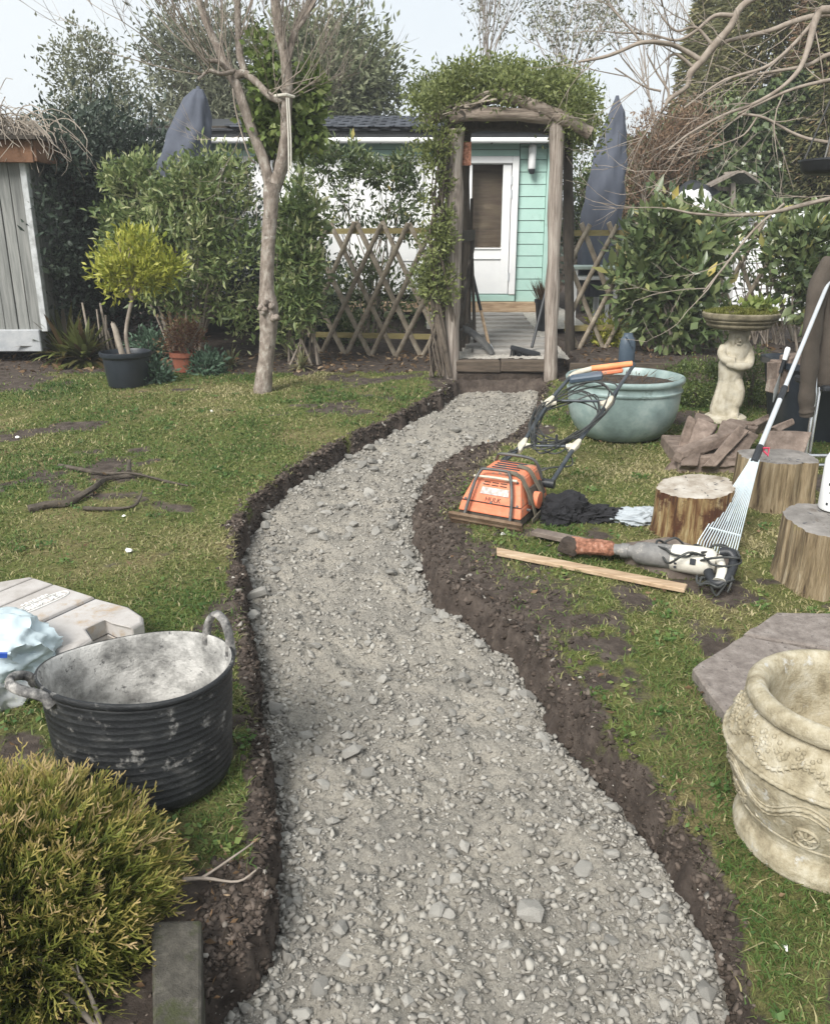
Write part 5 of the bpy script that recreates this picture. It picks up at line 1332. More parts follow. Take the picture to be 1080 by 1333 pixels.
strap([Lp(.62, .36, .248), Lp(.76, .36, .236), Lp(.86, .36, .19), Lp(.95, .36, .12), Lp(1.0, .42, .02)], .034, nr)
strap([Lp(.64, .60, .25), Lp(.79, .60, .236), Lp(.88, .60, .19), Lp(.97, .62, .12), Lp(1.02, .66, .03)], .034, nr)
strap([Lp(1.0, .30, .018), Lp(1.01, .5, .03), Lp(1.01, .75, .03), Lp(.99, .98, .035)], .022, ex)
mb = MB(); q = Lp(.97, .84, .14); mb.tube([q-ex*.03, q+ex*.03], .022, 14); mb.build('pivot', m_blackplastic, pc, smooth=40)
mb = MB(); q = Lp(.97, .5, .10); mb.tube([q-ex*.02, q+ex*.012], .04, 14); mb.build('motor_cap', m_orange, pc, smooth=40)
# handle
R0 = Lp(1.0, .86, .14); R1 = at(748, 581, 4.10); R2 = at(791, 525, 4.38); R3 = at(824, 476, 4.60)
L0 = Lp(.12, .86, .14); L1 = at(679, 580, 4.16); L2 = at(713, 524, 4.44); L3 = at(746, 486, 4.64)
for a, b in ((R0, R1), (R1, R2), (L0, L1), (L1, L2)): pipe('handle_tube', [a, b], .0115, m_tube, k=0, n=12)
pipe('handle_tube', [R2, R2.lerp(R3, .6), R2.lerp(R3, .92), R3+ (R3-R2).normalized()*.012, R3.lerp(L3, .06)+(R3-R2).normalized()*.02], .0105, m_tube)
pipe('handle_tube', [L2, L3], .0105, m_tube, k=0)
pipe('cross_bar', [R1, L1], .008, m_tube, k=0); pipe('cross_bar', [R2.lerp(R1, -.05), L2.lerp(L1, -.05)], .0075, m_tube, k=0)
for a, up in ((R1, R2-R1), (L1, L2-L1), (R2, R3-R2), (L2, L3-L2)):
    u_ = up.normalized(); s_ = (L1-R1).normalized()*(1 if a in (R1, R2) else -1); mb = MB()
    mb.tube([a-u_*.05, a-u_*.03, a, a+u_*.03, a+u_*.05], [.016, .02, .027, .021, .016], 10, flat=.8); mb.tube([a, a+s_*.045], [.022, .012], 8, flat=.8); mb.build('bracket', m_bracket, pc, smooth=40)
pipe('grip', [R3.lerp(L3, .02)+ez*.012, L3.lerp(R3, .30)+ez*.014], .0165, m_grip, k=0, n=12)
pipe('grip', [L3.lerp(R3, .32)+ez*.013, L3.lerp(R3, .06)+ez*.0, L3-(L3-L2)*.15], .0155, m_bracket, n=10)
mb = MB(); sx_ = (R3-L3).normalized(); mb.box(L3.lerp(R3, .62)-ez*.018, (.14, .035, .024), Matrix((sx_, sx_.cross(ez)*-1, ez)).transposed()); mb.build('trigger', m_orange, pc, bevel=.006)
mb = MB(); q = L3.lerp(R3, .30)-(L3-L2)*.22; mb.box(q, (.18, .06, .035), Matrix((sx_, sx_.cross(ez)*-1, ez)).transposed()@rot(12)); mb.build('switch_box', m_watercan, pc, bevel=.008)
for t in (.25, .65):
    q = L1.lerp(R1, t); pipe('cable_hook', [q, q+ez*.06], .007, m_fascia, k=0)
def HP(u, t):                                              # point on the handle plane: u 0..1 left-right, t 0..3 along
    a = [L0, L1, L2, L3]; b = [R0, R1, R2, R3]; i = min(2, max(0, int(t))); f = t-i
    return a[i].lerp(a[i+1], f).lerp(b[i].lerp(b[i+1], f), u)
hn = (R1-L1).cross(R2-R1).normalized()
for k in range(7):
    random.seed(60+k); pts = []; ph = random.random()*6; tA, tB = random.uniform(.7, 1.2), random.uniform(2.0, 2.75)
    if k == 5: tA, tB = .1, 1.1
    for i in range(13):
        a = ph+i*.75; u = .5+.62*math.cos(a)*random.uniform(.75, 1.05); t = (tA+tB)/2+(tB-tA)/2*math.sin(a)*random.uniform(.7, 1.1)
        pts.append(HP(u, t)+hn*random.uniform(-.03, .03))
    pipe('cable', pts, .0042, m_cable, k=4, n=6)
random.seed(33)
# red toggle/black knob on soil by the machine
q = G_(583, 655, .01); 
# ---- clothes and bags beside the machine
jb = G_(752, 678, .02)
bj = thing('black_jacket', jb, 'black jacket dropped in a heap right of the compactor', 'jacket')
crumple('body', jb+Vector((-.05, .03, .01)), (.12, .085, .075), m_cloth, bj, 12.3, amp=.34, base=-.03)
crumple('sleeve', jb+Vector((.08, .02, -.005)), (.115, .05, .045), m_cloth, bj, 17.9, amp=.36, base=-.03)
crumple('hood', jb+Vector((-.10, -.03, .005)), (.07, .06, .055), m_cloth, bj, 23.1, amp=.3, base=-.03)
gb_ = G_(826, 678, .01)
gs = thing('grey_plastic_bag', gb_, 'crumpled pale grey plastic bag between the black jacket and the log', 'plastic bag')
crumple('bag_body', gb_+Vector((0, .01, .0)), (.115, .07, .036), m_greybag, gs, 31.7, amp=.3, base=-.02)
crumple('bag_neck', gb_+Vector((.06, .04, .012)), (.06, .04, .03), m_greybag, gs, 35.2, n=4, amp=.34, base=-.02)
pk = thing('paper_packet', G_(735, 658, .0), 'pale blue and white packet propped behind the black jacket', 'packet')
a, b = at(718, 665, 3.95), at(752, 664, 3.95); tpz = at(735, 646, 3.98)
mb = MB(); V = [a, b, at(755, 646, 4.0), at(714, 646, 4.0)]; mb.add(V+[p+Vector((0, .012, .002)) for p in V], [(0, 1, 2, 3), (7, 6, 5, 4), (0, 4, 5, 1), (1, 5, 6, 2), (2, 6, 7, 3), (3, 7, 4, 0)]); mb.build('sleeve', M('packet_paper', [(.35, (.50, .62, .66)), (.6, (.74, .79, .80))], 9, .4, .05, 40), pk, bevel=.002)

# ================================================================== MID GROUND OBJECTS
# ---- teal glazed planter
q = gp(818, 578); c = Vector((q.x, q.y+.22, .04*(q.y+.2)))
tp = thing('glazed_planter', c, 'big teal glazed bowl planter standing on the lawn behind the compactor handle', 'planter')
prof = [(0, 0), (.225, 0), (.25, .012), (.295, .06), (.325, .12), (.340, .18), (.346, .24), (.347, .285), (.347, .295), (.356, .297), (.358, .306), (.350, .310), (.346, .315), (.349, .345), (.352, .35), (.362, .352), (.368, .362), (.368, .376), (.360, .384), (.345, .384), (.338, .372), (.330, .33), (0, .325)]
mb = MB(); mb.lathe(prof, c, 64, wob=lambda a, z: 1+.004*math.sin(2*a)); mb.build('pot', m_teal, tp, smooth=45)
mb = MB(); mb.lathe([(.332, .335), (.2, .345), (0, .35)], c, 32, wob=lambda a, z: 1+.0*a); mb.build('compost', m_soil, tp)
N = 260; a = rng.random(N)*6.28; rr = rng.random(N)**.5*.30
P = np.stack([c.x+rr*np.cos(a), c.y+rr*np.sin(a), np.full(N, c.z+.345)], 1); Dr = unit(np.stack([np.cos(a)*.6, np.sin(a)*.6, np.ones(N)*.6], 1)+rng.normal(size=(N, 3))*.5)
tag(leaves('dead_stalks', P[:120], Dr[:120], .03+.06*rng.random(120), .005, m_leaf_tan, tp, rng.random(120)*.3), kind='stuff')

# ---- birdbath carried by a robed figure
yb = 5.55; fb = at(941, 548, yb); fb.z = .04*yb; bt = at(962, 426, yb)
bb = thing('birdbath', fb, 'stone birdbath bowl planted with moss and carried by a pale robed statue', 'birdbath')
Hs = bt.z-fb.z
mb = MB(); mb.lathe([(0, 0), (.13, 0), (.14, .01), (.135, .04), (.11, .055), (0, .055)], fb+Vector((.01, 0, 0)), 28); mb.build('plinth', m_statue, bb, smooth=40)
def sect(cx, cz, rx, ry, tw=0): return (cx, cz, rx, ry, tw)
prof = [(.00, .05, .098, .085), (-.008, .10, .096, .082), (-.004, .17, .088, .078), (.004, .24, .080, .074), (.012, .30, .076, .072), (.014, .36, .086, .078), (.016, .42, .094, .082), (.022, .47, .088, .078), (.030, .52, .098, .080), (.034, .565, .092, .074), (.040, .60, .062, .058), (.044, .64, .070, .066), (.046, .68, .06, .06)]
mb = MB(); vs = []; fs = []; n = 40; sc_ = Hs/.68
for k, (ox, z, rx, ry) in enumerate(prof):
    for j in range(n):
        a = 2*math.pi*j/n; f = 1
        if z < .34: f += .10*(1-z/.34)*math.sin(a*7+z*14+1.2*math.sin(z*9))+.05*math.sin(a*13+z*9)
        if .30 < z < .34: f += .03
        vs.append((fb.x+(ox+rx*f*math.cos(a))*sc_*1.02, fb.y+ry*f*math.sin(a)*sc_*1.02, fb.z+z*sc_))
for k in range(len(prof)-1):
    for j in range(n): fs.append((k*n+j, k*n+(j+1) % n, (k+1)*n+(j+1) % n, (k+1)*n+j))
# fold the limbs into the same continuous body: arms crossed over the chest, one leg stepping out of the robe
fs += [tuple(range(n-1, -1, -1)), tuple((len(prof)-1)*n+j for j in range(n))]
mb.add(vs, fs)
F3 = lambda x, y, z: Vector((fb.x+x*sc_, fb.y+y*sc_, fb.z+z*sc_))
mb.tube(smooth_pts([F3(.105, -.01, .55), F3(.122, -.035, .48), F3(.108, -.065, .425), F3(.055, -.092, .415), F3(-.005, -.092, .425), F3(-.05, -.078, .44)], 4), [.03]*5+[.031]*5+[.029]*5+[.026]*5+[.022], 10)
mb.tube(smooth_pts([F3(-.06, -.01, .55), F3(-.082, -.04, .50), F3(-.06, -.07, .46), F3(.0, -.092, .455)], 4), [.03]*5+[.028]*5+[.024]*3, 10)
mb.tube(smooth_pts([F3(.045, -.03, .30), F3(.065, -.06, .20), F3(.05, -.055, .12), F3(.05, -.07, .055)], 4), [.046]*4+[.04]*4+[.032]*4+[.03], 10)
mb.tube([F3(.05, -.06, .06), F3(.045, -.12, .055)], [.026, .018], 8)
st_o = mb.build('statue', m_statue, bb, smooth=80)
rm = st_o.modifiers.new('merge', 'REMESH'); rm.mode = 'VOXEL'; rm.voxel_size = .0065; rm.use_smooth_shade = True
sm_ = st_o.modifiers.new('soften', 'SMOOTH'); sm_.iterations = 3; sm_.factor = .5
# head: bowed, with face and hair, under the bowl
mb = MB(); hcn = F3(.030, -.035, .605); mb.lathe([(.0, -.062), (.030, -.052), (.044, -.025), (.049, .005), (.044, .035), (.028, .055), (0, .062)], hcn, 24, sx=.92, sy=1.05, R=rot(18, 0, -20))
mb.tube([hcn+Vector((-.010, -.05, .006)), hcn+Vector((-.014, -.062, -.012))], [.006, .010], 8)
for s_ in (-1, 1): mb.lathe([(0, -.008), (.008, 0), (0, .008)], hcn+Vector((-.012+s_*.018, -.046, .006)), 10)
mb.tube([hcn+Vector((-.026, -.046, -.028)), hcn+Vector((-.002, -.05, -.03))], .005, 6)
mb.build('head', m_statue, st_o, smooth=70)
mb = MB()
for k in range(26):
    a = -0.4+k*.17; mb.tube(smooth_pts([hcn+Vector((0, 0, .058)), hcn+Vector((math.cos(a)*.046, math.sin(a)*.05+.01, .03)), hcn+Vector((math.cos(a)*.052, math.sin(a)*.054+.012, -.02)), hcn+Vector((math.cos(a)*.05, math.sin(a)*.05+.014, -.05))], 3), .011, 6)
mb.build('hair', m_statue, st_o, smooth=70)
bc_ = Vector((at(963, 415, yb).x, yb, bt.z-.005)); bR = ms(48, yb, bt.z)
mb = MB(); mb.lathe([(0, -.01), (.085, -.008), (.17, .0), (bR*.83, .014), (bR*.86, .026), (bR*.85, .034), (bR*.90, .042), (bR*.93, .052), (bR*.92, .058), (bR*.97, .066), (bR*1.0, .078), (bR*1.0, .096), (bR*.95, .104), (bR*.90, .10), (bR*.6, .06), (0, .05)], bc_, 56, wob=lambda a, z: 1+.012*math.sin(5*a+z*40)+.006*math.sin(17*a)); mb.build('bowl', m_bowl, bb, smooth=50)
N = 9000; a = rng.random(N)*6.28; rr = rng.random(N)**.5*bR*.93; x = bc_.x+rr*np.cos(a); y = bc_.y+rr*np.sin(a)
zz = bc_.z+.085+.055*np.clip(fbm(x*14, y*14, 5, 3)-.25, 0, 1)*np.clip(1.25-rr/bR, 0, 1)*2
P = np.stack([x, y, zz], 1); Dr = unit(rng.normal(size=(N, 3))*.7+np.array([0, 0, .9])); leaves('moss', P, Dr, .012+.022*rng.random(N), .005, m_moss, bb)
mb = MB(); mb.lathe([(bR*.93, .085), (bR*.5, .115), (0, .125)], bc_, 30, wob=lambda a, z: 1+.02*math.sin(4*a)); mb.build('compost', m_soil, bb)
Pc = np.array([bc_.x+.10, bc_.y, bc_.z+.14]); N = 170; P = Pc+rng.normal(size=(N, 3))*np.array([.055, .06, .016]); Dr = unit(rng.normal(size=(N, 3))*.7+np.array([.1, -.2, .6]))
leaves('plant_leaves', P, Dr, .035+.03*rng.random(N), .026+.012*rng.random(N), leaf_mat('primrose_leaf', [(0, (.10, .15, .03)), (1, (.28, .32, .10))], .5, .3), bb)

# ---- black bin with bricks, jacket on a folding chair at the right edge
c = Vector((2.62, 5.25, .205))
bn = thing('black_planter', c, 'large black plastic planter with tools and bricks inside at the right edge', 'planter')
mb = MB()
def sqring(h, s, z):
    o = []
    for k in range(20):
        a = 2*math.pi*k/20+.157; ca, sa = math.cos(a), math.sin(a); o.append((c.x+math.copysign(abs(ca)**.45, ca)*s, c.y+math.copysign(abs(sa)**.45, sa)*s*.8, c.z+z))
    return o
vs = []; ringz = [(.29, 0), (.36, .44), (.385, .445), (.385, .48), (.36, .482), (.345, .46), (.30, .1)]
for s_, z in ringz: vs += sqring(0, s_, z)
fs = [(r_*20+j, r_*20+(j+1) % 20, (r_+1)*20+(j+1) % 20, (r_+1)*20+j) for r_ in range(len(ringz)-1) for j in range(20)]+[tuple(range(6*20, 7*20))]
mb.add(vs, fs); mb.build('tub', m_potblack, bn, smooth=40)
for k, (px, py, w_, h_) in enumerate([(1012, 484, .075, .10), (1030, 478, .11, .12), (1008, 482, .03, .06)]):
    p = at(px, py, 5.12); mb = MB(); mb.box(p+Vector((0, 0, -.03)), (w_, .10, h_+.1), rot(random.uniform(-8, 8), random.uniform(-8, 8), 15), jit=.004)
    tag(mb.build('brick', m_brick, origin=p, bevel=.006), ['pale brick end showing above the black planter rim', 'brown brick standing in the black planter', 'small white block in the black planter'][k], 'brick')
p = at(1016, 481, 5.05); tr = thing('trowel', p, 'white handled trowel stuck upright in the black planter', 'trowel')
mb = MB(); mb.tube([p+Vector((0, 0, -.02)), p+Vector((.015, 0, .06))], [.012, .013], 10); mb.build('lower_grip', m_blackplastic, tr, smooth=50)
mb = MB(); mb.tube([p+Vector((.015, 0, .06)), p+Vector((.025, 0, .125)), p+Vector((.027, 0, .135))], [.014, .0165, .010], 12); mb.build('handle', m_white, tr, smooth=50)
mb = MB(); mb.tube([p+Vector((0, 0, -.02)), p+Vector((-.01, 0, -.12)), p+Vector((-.02, 0, -.2))], [.007, .04, .01], 8, flat=.15); mb.build('blade', m_alu, tr, smooth=50)

c = Vector((2.35, 4.62, .185))
ch = thing('folding_chair', c, 'folding chair with bright metal legs under a brown fleece at the right edge', 'chair')
fx = at(1044, 600, 4.55).x
for x_, y_ in ((fx, 4.50), (fx+.05, 4.56), (fx+.48, 4.50), (fx+.53, 4.56)):
    mb = MB(); mb.tube([(x_-.012, y_, .19), (x_, y_+.02, .60), (x_+.01, y_+.16, 1.02)], .010, 10); mb.build('leg', m_chrome, ch, smooth=50)
for z_, y_ in ((.255, 4.49), (.205, 4.47)):
    mb = MB(); mb.tube([(fx-.03, y_, z_), (fx+.55, y_, z_)], .011, 10); mb.build('cross_bar', m_chrome, ch, smooth=50)
mb = MB(); mb.box((fx+.28, 4.72, .62), (.46, .40, .035), jit=.003); mb.build('seat', m_blackplastic, ch, bevel=.01)
mb = MB(); mb.box((fx+.28, 4.70, .96), (.46, .03, .22)); mb.build('backrest', m_blackplastic, ch, bevel=.01)
jk = thing('brown_fleece', Vector((fx+.2, 4.6, .7)), 'dark brown fleece jacket hung over the chair back with one sleeve dangling', 'jacket')
sl_ = [at(1082, 345, 4.66), at(1066, 372, 4.62), at(1058, 420, 4.56), at(1054, 470, 4.53), at(1050, 515, 4.52), at(1050, 535, 4.52)]
mb = MB(); P = smooth_pts(sl_, 5); k = len(P); mb.tube(P, [.075-.022*i/k+.004*math.sin(i*1.3) for i in range(k)], 20, flat=.7, wob=.03); mb.build('sleeve', m_jacket, jk, smooth=70)
mb = MB(); mb.tube([P[-1]+Vector((0, 0, .028)), P[-1]+Vector((0, 0, -.02)), P[-1]+Vector((0, 0, -.03))], [.052, .047, .044], 20, flat=.75); mb.build('cuff', m_jacket, jk, smooth=40)
mb = MB(); vs = []; fs = []; nu, nv_ = 26, 18
for j in range(nv_):
    for i in range(nu):
        u_, v_ = i/(nu-1), j/(nv_-1); x_ = fx+.03+u_*.50; top_ = 1.18-.10*u_; z_ = top_-(top_-.62)*v_
        y_ = 4.66-.07*math.sin(v_*2.2)+.025*math.sin(u_*17+v_*3)+.012*math.sin(u_*31-v_*6); vs.append((x_, y_, z_))
fs = [(j*nu+i, j*nu+i+1, (j+1)*nu+i+1, (j+1)*nu+i) for j in range(nv_-1) for i in range(nu-1)]
mb.add(vs, fs); mb.build('body', m_jacket, jk, smooth=80, solid=.02)

# ---- hanging feeder tray, top right
c = at(1086, 226, 4.9)
fd = thing('hanging_feeder', c, 'black dish feeder hanging from the bare branches at the top right', 'bird feeder')
mb = MB(); mb.lathe([(0, -.0), (.15, 0), (.175, .02), (.185, .055), (.192, .062), (.192, .072), (.18, .07), (.168, .022), (0, .012)], c, 36); mb.build('dish', m_blackplastic, fd, smooth=40)
for k in range(4):
    a = .8+k*math.pi/2; mb = MB(); mb.tube([c+Vector((.18*math.cos(a), .18*math.sin(a), .06)), c+Vector((.05*math.cos(a), .05*math.sin(a), .46))], .005, 6); mb.build('hanger', m_frame, fd)
mb = MB(); mb.lathe([(0, .05), (.045, .05), (.05, .07), (.05, .42), (.06, .44), (.03, .50), (0, .50)], c, 20); mb.build('feeder_tube', M('seed_tube', [(.35, (.10, .075, .05)), (.65, (.33, .27, .20))], 60, .6, .3, 90), fd, smooth=40)
# ---- blue can behind the planter
p = at(815, 468, 7.0); p.z = float(base_z(p.x, 7.0))
wcn = thing('water_bottle', p, 'blue grey plastic bottle standing on the raised bed behind the planter', 'bottle')
mb = MB(); mb.lathe([(0, 0), (.058, 0), (.064, .012), (.064, .17), (.055, .215), (.038, .24), (.036, .262), (0, .262)], p, 20, sx=1.05, sy=.8); mb.build('body', m_watercan, wcn, smooth=40)
mb = MB(); mb.tube(smooth_pts([p+Vector((-.03, -.045, .235)), p+Vector((-.01, -.075, .22)), p+Vector((.02, -.07, .16))], 4), .009, 8); mb.build('handle', m_watercan, wcn, smooth=50)

# ---- parasols in grey covers
def parasol(label, pts, y, rad, seed):
    """pts: (px_left, px_right, py) rows from top to bottom"""
    random.seed(seed); b = at((pts[-1][0]+pts[-1][1])/2, pts[-1][2], y)
    o = thing('parasol', b, label, 'parasol', 'folded garden parasols in grey covers'); n = 36; vs = []
    rows = []
    for (a0, a1, ay), (b0, b1, by) in zip(pts[:-1], pts[1:]):
        for k in range(6): t = k/6; rows.append((a0+(b0-a0)*t, a1+(b1-a1)*t, ay+(by-ay)*t))
    rows.append(pts[-1])
    for l, r_, py in rows:
        cc_ = at((l+r_)/2, py, y); R0_ = ms((r_-l)/2, y, cc_.z)
        for j in range(n):
            a = 2*math.pi*j/n; f = 1+.075*math.sin(a*6+py*.05+.8*math.sin(py*.03))+.045*math.sin(a*11-py*.09)+.03*math.sin(a*3+py*.13)+.02*math.sin(a*19+py*.06)
            if abs(((a-math.radians(215)+math.pi) % (2*math.pi))-math.pi) < .12: f += .12
            vs.append((cc_.x+R0_*math.cos(a)*f*.97, cc_.y+R0_*.75*math.sin(a)*f, cc_.z))
    m = len(rows); fs = [(k*n+j, (k+1)*n+j, (k+1)*n+(j+1) % n, k*n+(j+1) % n) for k in range(m-1) for j in range(n)]+[tuple(range(n))]
    mb = MB(); mb.add(vs, fs); mb.build('cover', m_parasol, o, smooth=80)
    mb = MB(); mb.tube([b+Vector((0, 0, .3)), Vector((b.x, b.y, float(base_z(0, y))))], .03, 10); mb.build('pole', m_alu, o, smooth=50)
    mb = MB(); q = at(pts[0][0]*.5+pts[0][1]*.5, pts[0][2]-1, y); mb.tube([q-Vector((0, 0, .05)), q+Vector((0, 0, .02))], [.035, .015], 10); mb.build('finial', m_parasol, o, smooth=50)
    return o
parasol('tall folded parasol in a grey cover behind the right trellis', [(800, 806, 128), (793, 813, 145), (783, 814, 170), (772, 815, 205), (763, 813, 245), (757, 809, 285), (754, 806, 320), (752, 803, 355), (752, 800, 385)], 8.9, .3, 1)
parasol('drooping grey covered parasol above the shrubs left of the bare tree', [(252, 264, 116), (240, 270, 128), (229, 273, 150), (219, 275, 172), (212, 275, 196), (210, 276, 225), (212, 276, 260)], 8.5, .3, 2)

# ---- things at the back right: bag on barbecue, little table, white shed with teal sheet
p = at(903, 285, 9.6); bq = thing('covered_bundle', p, 'white plastic bag slumped over a dark bundle behind the laurel', 'bundle')
crumple('bag_top', at(902, 272, 9.55), (.21, .18, .20), m_white, bq, 2.2); crumple('bag_bottom', at(912, 304, 9.5), (.12, .13, .15), m_white, bq, 6.2)
crumple('dark_bundle', at(905, 268, 9.75), (.26, .2, .24), m_blackplastic, bq, 4.4, 3)
mb = MB(); mb.tube([at(876, 250, 9.5), at(875, 300, 9.5)], .035, 8); mb.build('white_tube', m_white, bq, smooth=40)
p = at(938, 250, 9.9); bt_ = thing('bird_table', p, 'small timber bird table with a pitched roof behind the bag', 'bird table')
mb = MB(); mb.bar(at(918, 243, 9.75), at(955, 224, 9.75), .30, .025); mb.build('roof', m_wood_grey, bt_)
mb = MB(); mb.bar(at(955, 224, 9.77), at(975, 238, 9.9), .28, .025); mb.build('roof', m_wood_grey, bt_)
for px in (930, 953): mb = MB(); mb.bar(at(px, 238, 9.75), at(px, 275, 9.75), .05, .05, Vector((0, 1, 0))); mb.build('upright', m_wood_grey, bt_)
mb = MB(); mb.bar(at(925, 245, 9.8), at(957, 246, 9.8), .04, .04); mb.build('rail', m_wood_grey, bt_)
mb = MB(); mb.bar(at(941, 275, 9.85), at(941, 420, 9.85), .07, .07, Vector((0, 1, 0))); mb.build('post', m_wood_grey, bt_)
x0, x1 = at(962, 300, 9.4).x, 5.2; zt_, zb_ = at(1000, 284, 9.4).z, at(1000, 425, 9.4).z
sd_ = thing('white_shed', Vector(((x0+x1)/2, 9.4, zb_)), 'low white boarded shed with a teal sheet over its roof behind the right trellis', 'shed')
zz = zb_
while zz < zt_-.03:
    mb = MB(); mb.box(((x0+x1)/2, 9.4+.01*math.sin(zz*40), zz+.066), (x1-x0, .03, .126), rot(rx=-3)); mb.build('board', m_white, sd_, bevel=.004); zz += .135
mb = MB(); mb.box(((x0+x1)/2, 10.1, (zb_+zt_)/2), (x1-x0-.02, 1.34, zt_-zb_-.02)); mb.build('carcass', m_white, sd_)
tg = grid_mesh('tarpaulin', np.linspace(x0-.03, x1+.1, 60), np.linspace(9.3, 10.9, 20), lambda X, Y: zt_+.01+(Y-9.3)*.05+.03*np.sin(X*9)+.02*np.sin(X*23+Y*4), m_tarp)
tag(tg, 'teal tarpaulin sheet draped over the white shed roof', 'tarpaulin')
tb = at(768, 348, 8.5); to = thing('garden_table', tb, 'pale green and white small table behind the right trellis', 'table')
mb = MB(); mb.box(tb+Vector((.05, .1, 0)), (.50, .4, .035)); mb.build('top', M('pale_green_paint', (.55, .66, .60), 6, .5, .05), to, bevel=.006)
mb = MB(); mb.box(tb+Vector((.05, .1, -.10)), (.42, .34, .035)); mb.build('shelf', m_white, to, bevel=.006)
for sx_, sy_ in ((-1, -1), (1, -1), (1, 1), (-1, 1)): mb = MB(); mb.box(Vector((tb.x+.05+sx_*.2, tb.y+.1+sy_*.16, (tb.z+.36)/2)), (.035, .035, tb.z-.37)); mb.build('leg', m_white, to)

# ---- left shed with vine on its roof
sy0 = 7.75
xe = at(57, 420, sy0).x
ls = thing('timber_shed', Vector((xe-.7, sy0, .3)), 'grey weathered board shed with white corner strip at the left edge', 'shed')
A0 = at(57, 418, sy0); zt_ = at(30, 205, sy0).z; zb_ = at(20, 430, sy0).z
xx = xe-.01
while xx > -6.0:
    wd_ = random.uniform(.10, .125); mb = MB(); mb.box((xx-wd_/2, sy0+.02*random.random(), (zt_+zb_)/2), (wd_-.006, .03, zt_-zb_), rot(rz=random.uniform(-1, 1))); mb.build('board', m_shedboard, ls, bevel=.003); xx -= wd_
mb = MB(); mb.box((xe+.02, sy0-.012, (zt_+zb_)/2+.02), (.055, .075, zt_-zb_+.05)); mb.build('corner_strip', M('flaking_white', [(.35, (.30, .31, .31)), (.6, (.52, .54, .55))], 12, .7, .2, 50), ls, bevel=.004)
yy = sy0+.05
while yy < 10.2:
    mb = MB(); mb.box((xe+.012, yy+.055, (zt_+zb_)/2), (.03, .112, zt_-zb_)); mb.build('board', m_shedboard, ls, bevel=.003); yy += .118
mb = MB(); mb.box((xe-1.29, sy0+1.22, zb_-.09), (2.5, 2.5, .20)); mb.build('plinth', M('pale_concrete', [(.3, (.30, .32, .34)), (.7, (.44, .45, .46))], 8, .85, .3, 50), ls, bevel=.008)
mb = MB(); mb.box((xe-1.2, sy0+1.2, (zt_+zb_)/2), (2.3, 2.3, zt_-zb_)); mb.build('carcass', m_darkwood, ls)
fz = zt_+.06
mb = MB(); mb.bar((xe-2.6, sy0-.10, fz+.02), (xe+.16, sy0-.12, fz-.01), .03, .20); mb.build('fascia', m_orangeboard, ls, bevel=.004)
mb = MB(); mb.bar((xe+.17, sy0-.12, fz), (xe+.17, 10.2, fz), .03, .20); mb.build('fascia', m_orangeboard, ls, bevel=.004)
mb = MB(); mb.box((xe-1.15, sy0+1.15, fz+.13), (2.75, 2.7, .03), rot(rx=2)); mb.build('roof', m_darkwood, ls)
vn_ = thing('dry_vine', Vector((xe-.6, sy0, fz+.15)), 'tangle of dry bare vine heaped over the left shed roof', 'vine')
mb = MB()
for k in range(760):
    q = Vector((xe-random.random()**.9*1.5+.02, sy0-.1+random.random()*.9, fz+.16+random.random()*.05)); d = Vector((random.uniform(-1, 1.1), random.uniform(-1, .3), random.uniform(.1, 1.8))).normalized(); P = [q]; step = random.uniform(.035, .085)
    hmax = fz+.16+.42*min(1, max(.15, (xe+.1-q.x)/.7))
    for i in range(9):
        d = (d+Vector((random.uniform(-.45, .5), random.uniform(-.5, .25), -.40 if P[-1].z > hmax-.12 else -.16))).normalized(); P.append(P[-1]+d*step)
        if P[-1].z < zt_-.35: break
    r_ = random.uniform(.003, .0075); mb.tube(P, [r_*(1-.6*i/len(P)) for i in range(len(P))], 4, cap=False)
mb.build('stems', m_dryvine, vn_, smooth=60)

# ================================================================== POTS AND BED PLANTS (left)
q = gp(160, 507); c = Vector((q.x, q.y+.15, .04*q.y+.01))
pp_ = thing('potted_shrub', c, 'golden leaved standard shrub in a blue black plastic pot by the left bed', 'potted shrub')
mb = MB(); mb.lathe([(0, 0), (.150, 0), (.156, .008), (.182, .225), (.196, .232), (.204, .245), (.204, .272), (.190, .275), (.184, .262), (.178, .235), (0, .235)], c, 40); mb.build('pot', m_potblack, pp_, smooth=40)
mb = MB(); mb.lathe([(.18, .236), (0, .25)], c, 24); mb.build('compost', m_soil, pp_)
tp_ = at(172, 388, 6.75)
mb = MB(); mb.tube(smooth_pts([c+Vector((.03, 0, .22)), c+Vector((.02, 0, .42)), tp_], 4), [.018]*4+[.015]*4+[.013], 8); 
cr_ = at(178, 348, 6.75)
for k in range(14):
    a = random.random()*6.28; e = cr_+Vector((math.cos(a)*random.uniform(.08, .2), math.sin(a)*random.uniform(.08, .2), random.uniform(-.06, .2))); mb.tube(smooth_pts([tp_-Vector((0, 0, .02)), tp_.lerp(e, .5)+Vector((0, 0, -.02)), e], 3), [.010]*3+[.007]*3+[.003], 5)
mb.build('stem', m_twig, pp_, smooth=60)
mb = MB(); mb.tube([c+Vector((-.01, -.03, .22)), c+Vector((-.045, -.05, .45)), c+Vector((-.06, -.05, .50))], [.026, .022, .018], 8, wob=.12); mb.build('cut_stump', m_dryvine, pp_, smooth=60)
L_ = [clumps(at(px, py, 6.75), (rx_, rx_, rz_), nc_, nl, .05, .3, .6) for px, py, rx_, rz_, nc_, nl in ((176, 350, .23, .14, 26, 1300), (172, 322, .13, .13, 10, 420), (140, 355, .10, .07, 7, 230), (208, 350, .12, .09, 8, 300), (192, 326, .09, .08, 6, 200), (158, 372, .10, .05, 5, 150))]
P, Dr, tn = cat_clumps(L_); leaves('foliage', P, Dr, .05+.028*rng.random(len(P)), .017+.007*rng.random(len(P)), g_yellow, pp_, tintmix(tn, .35))
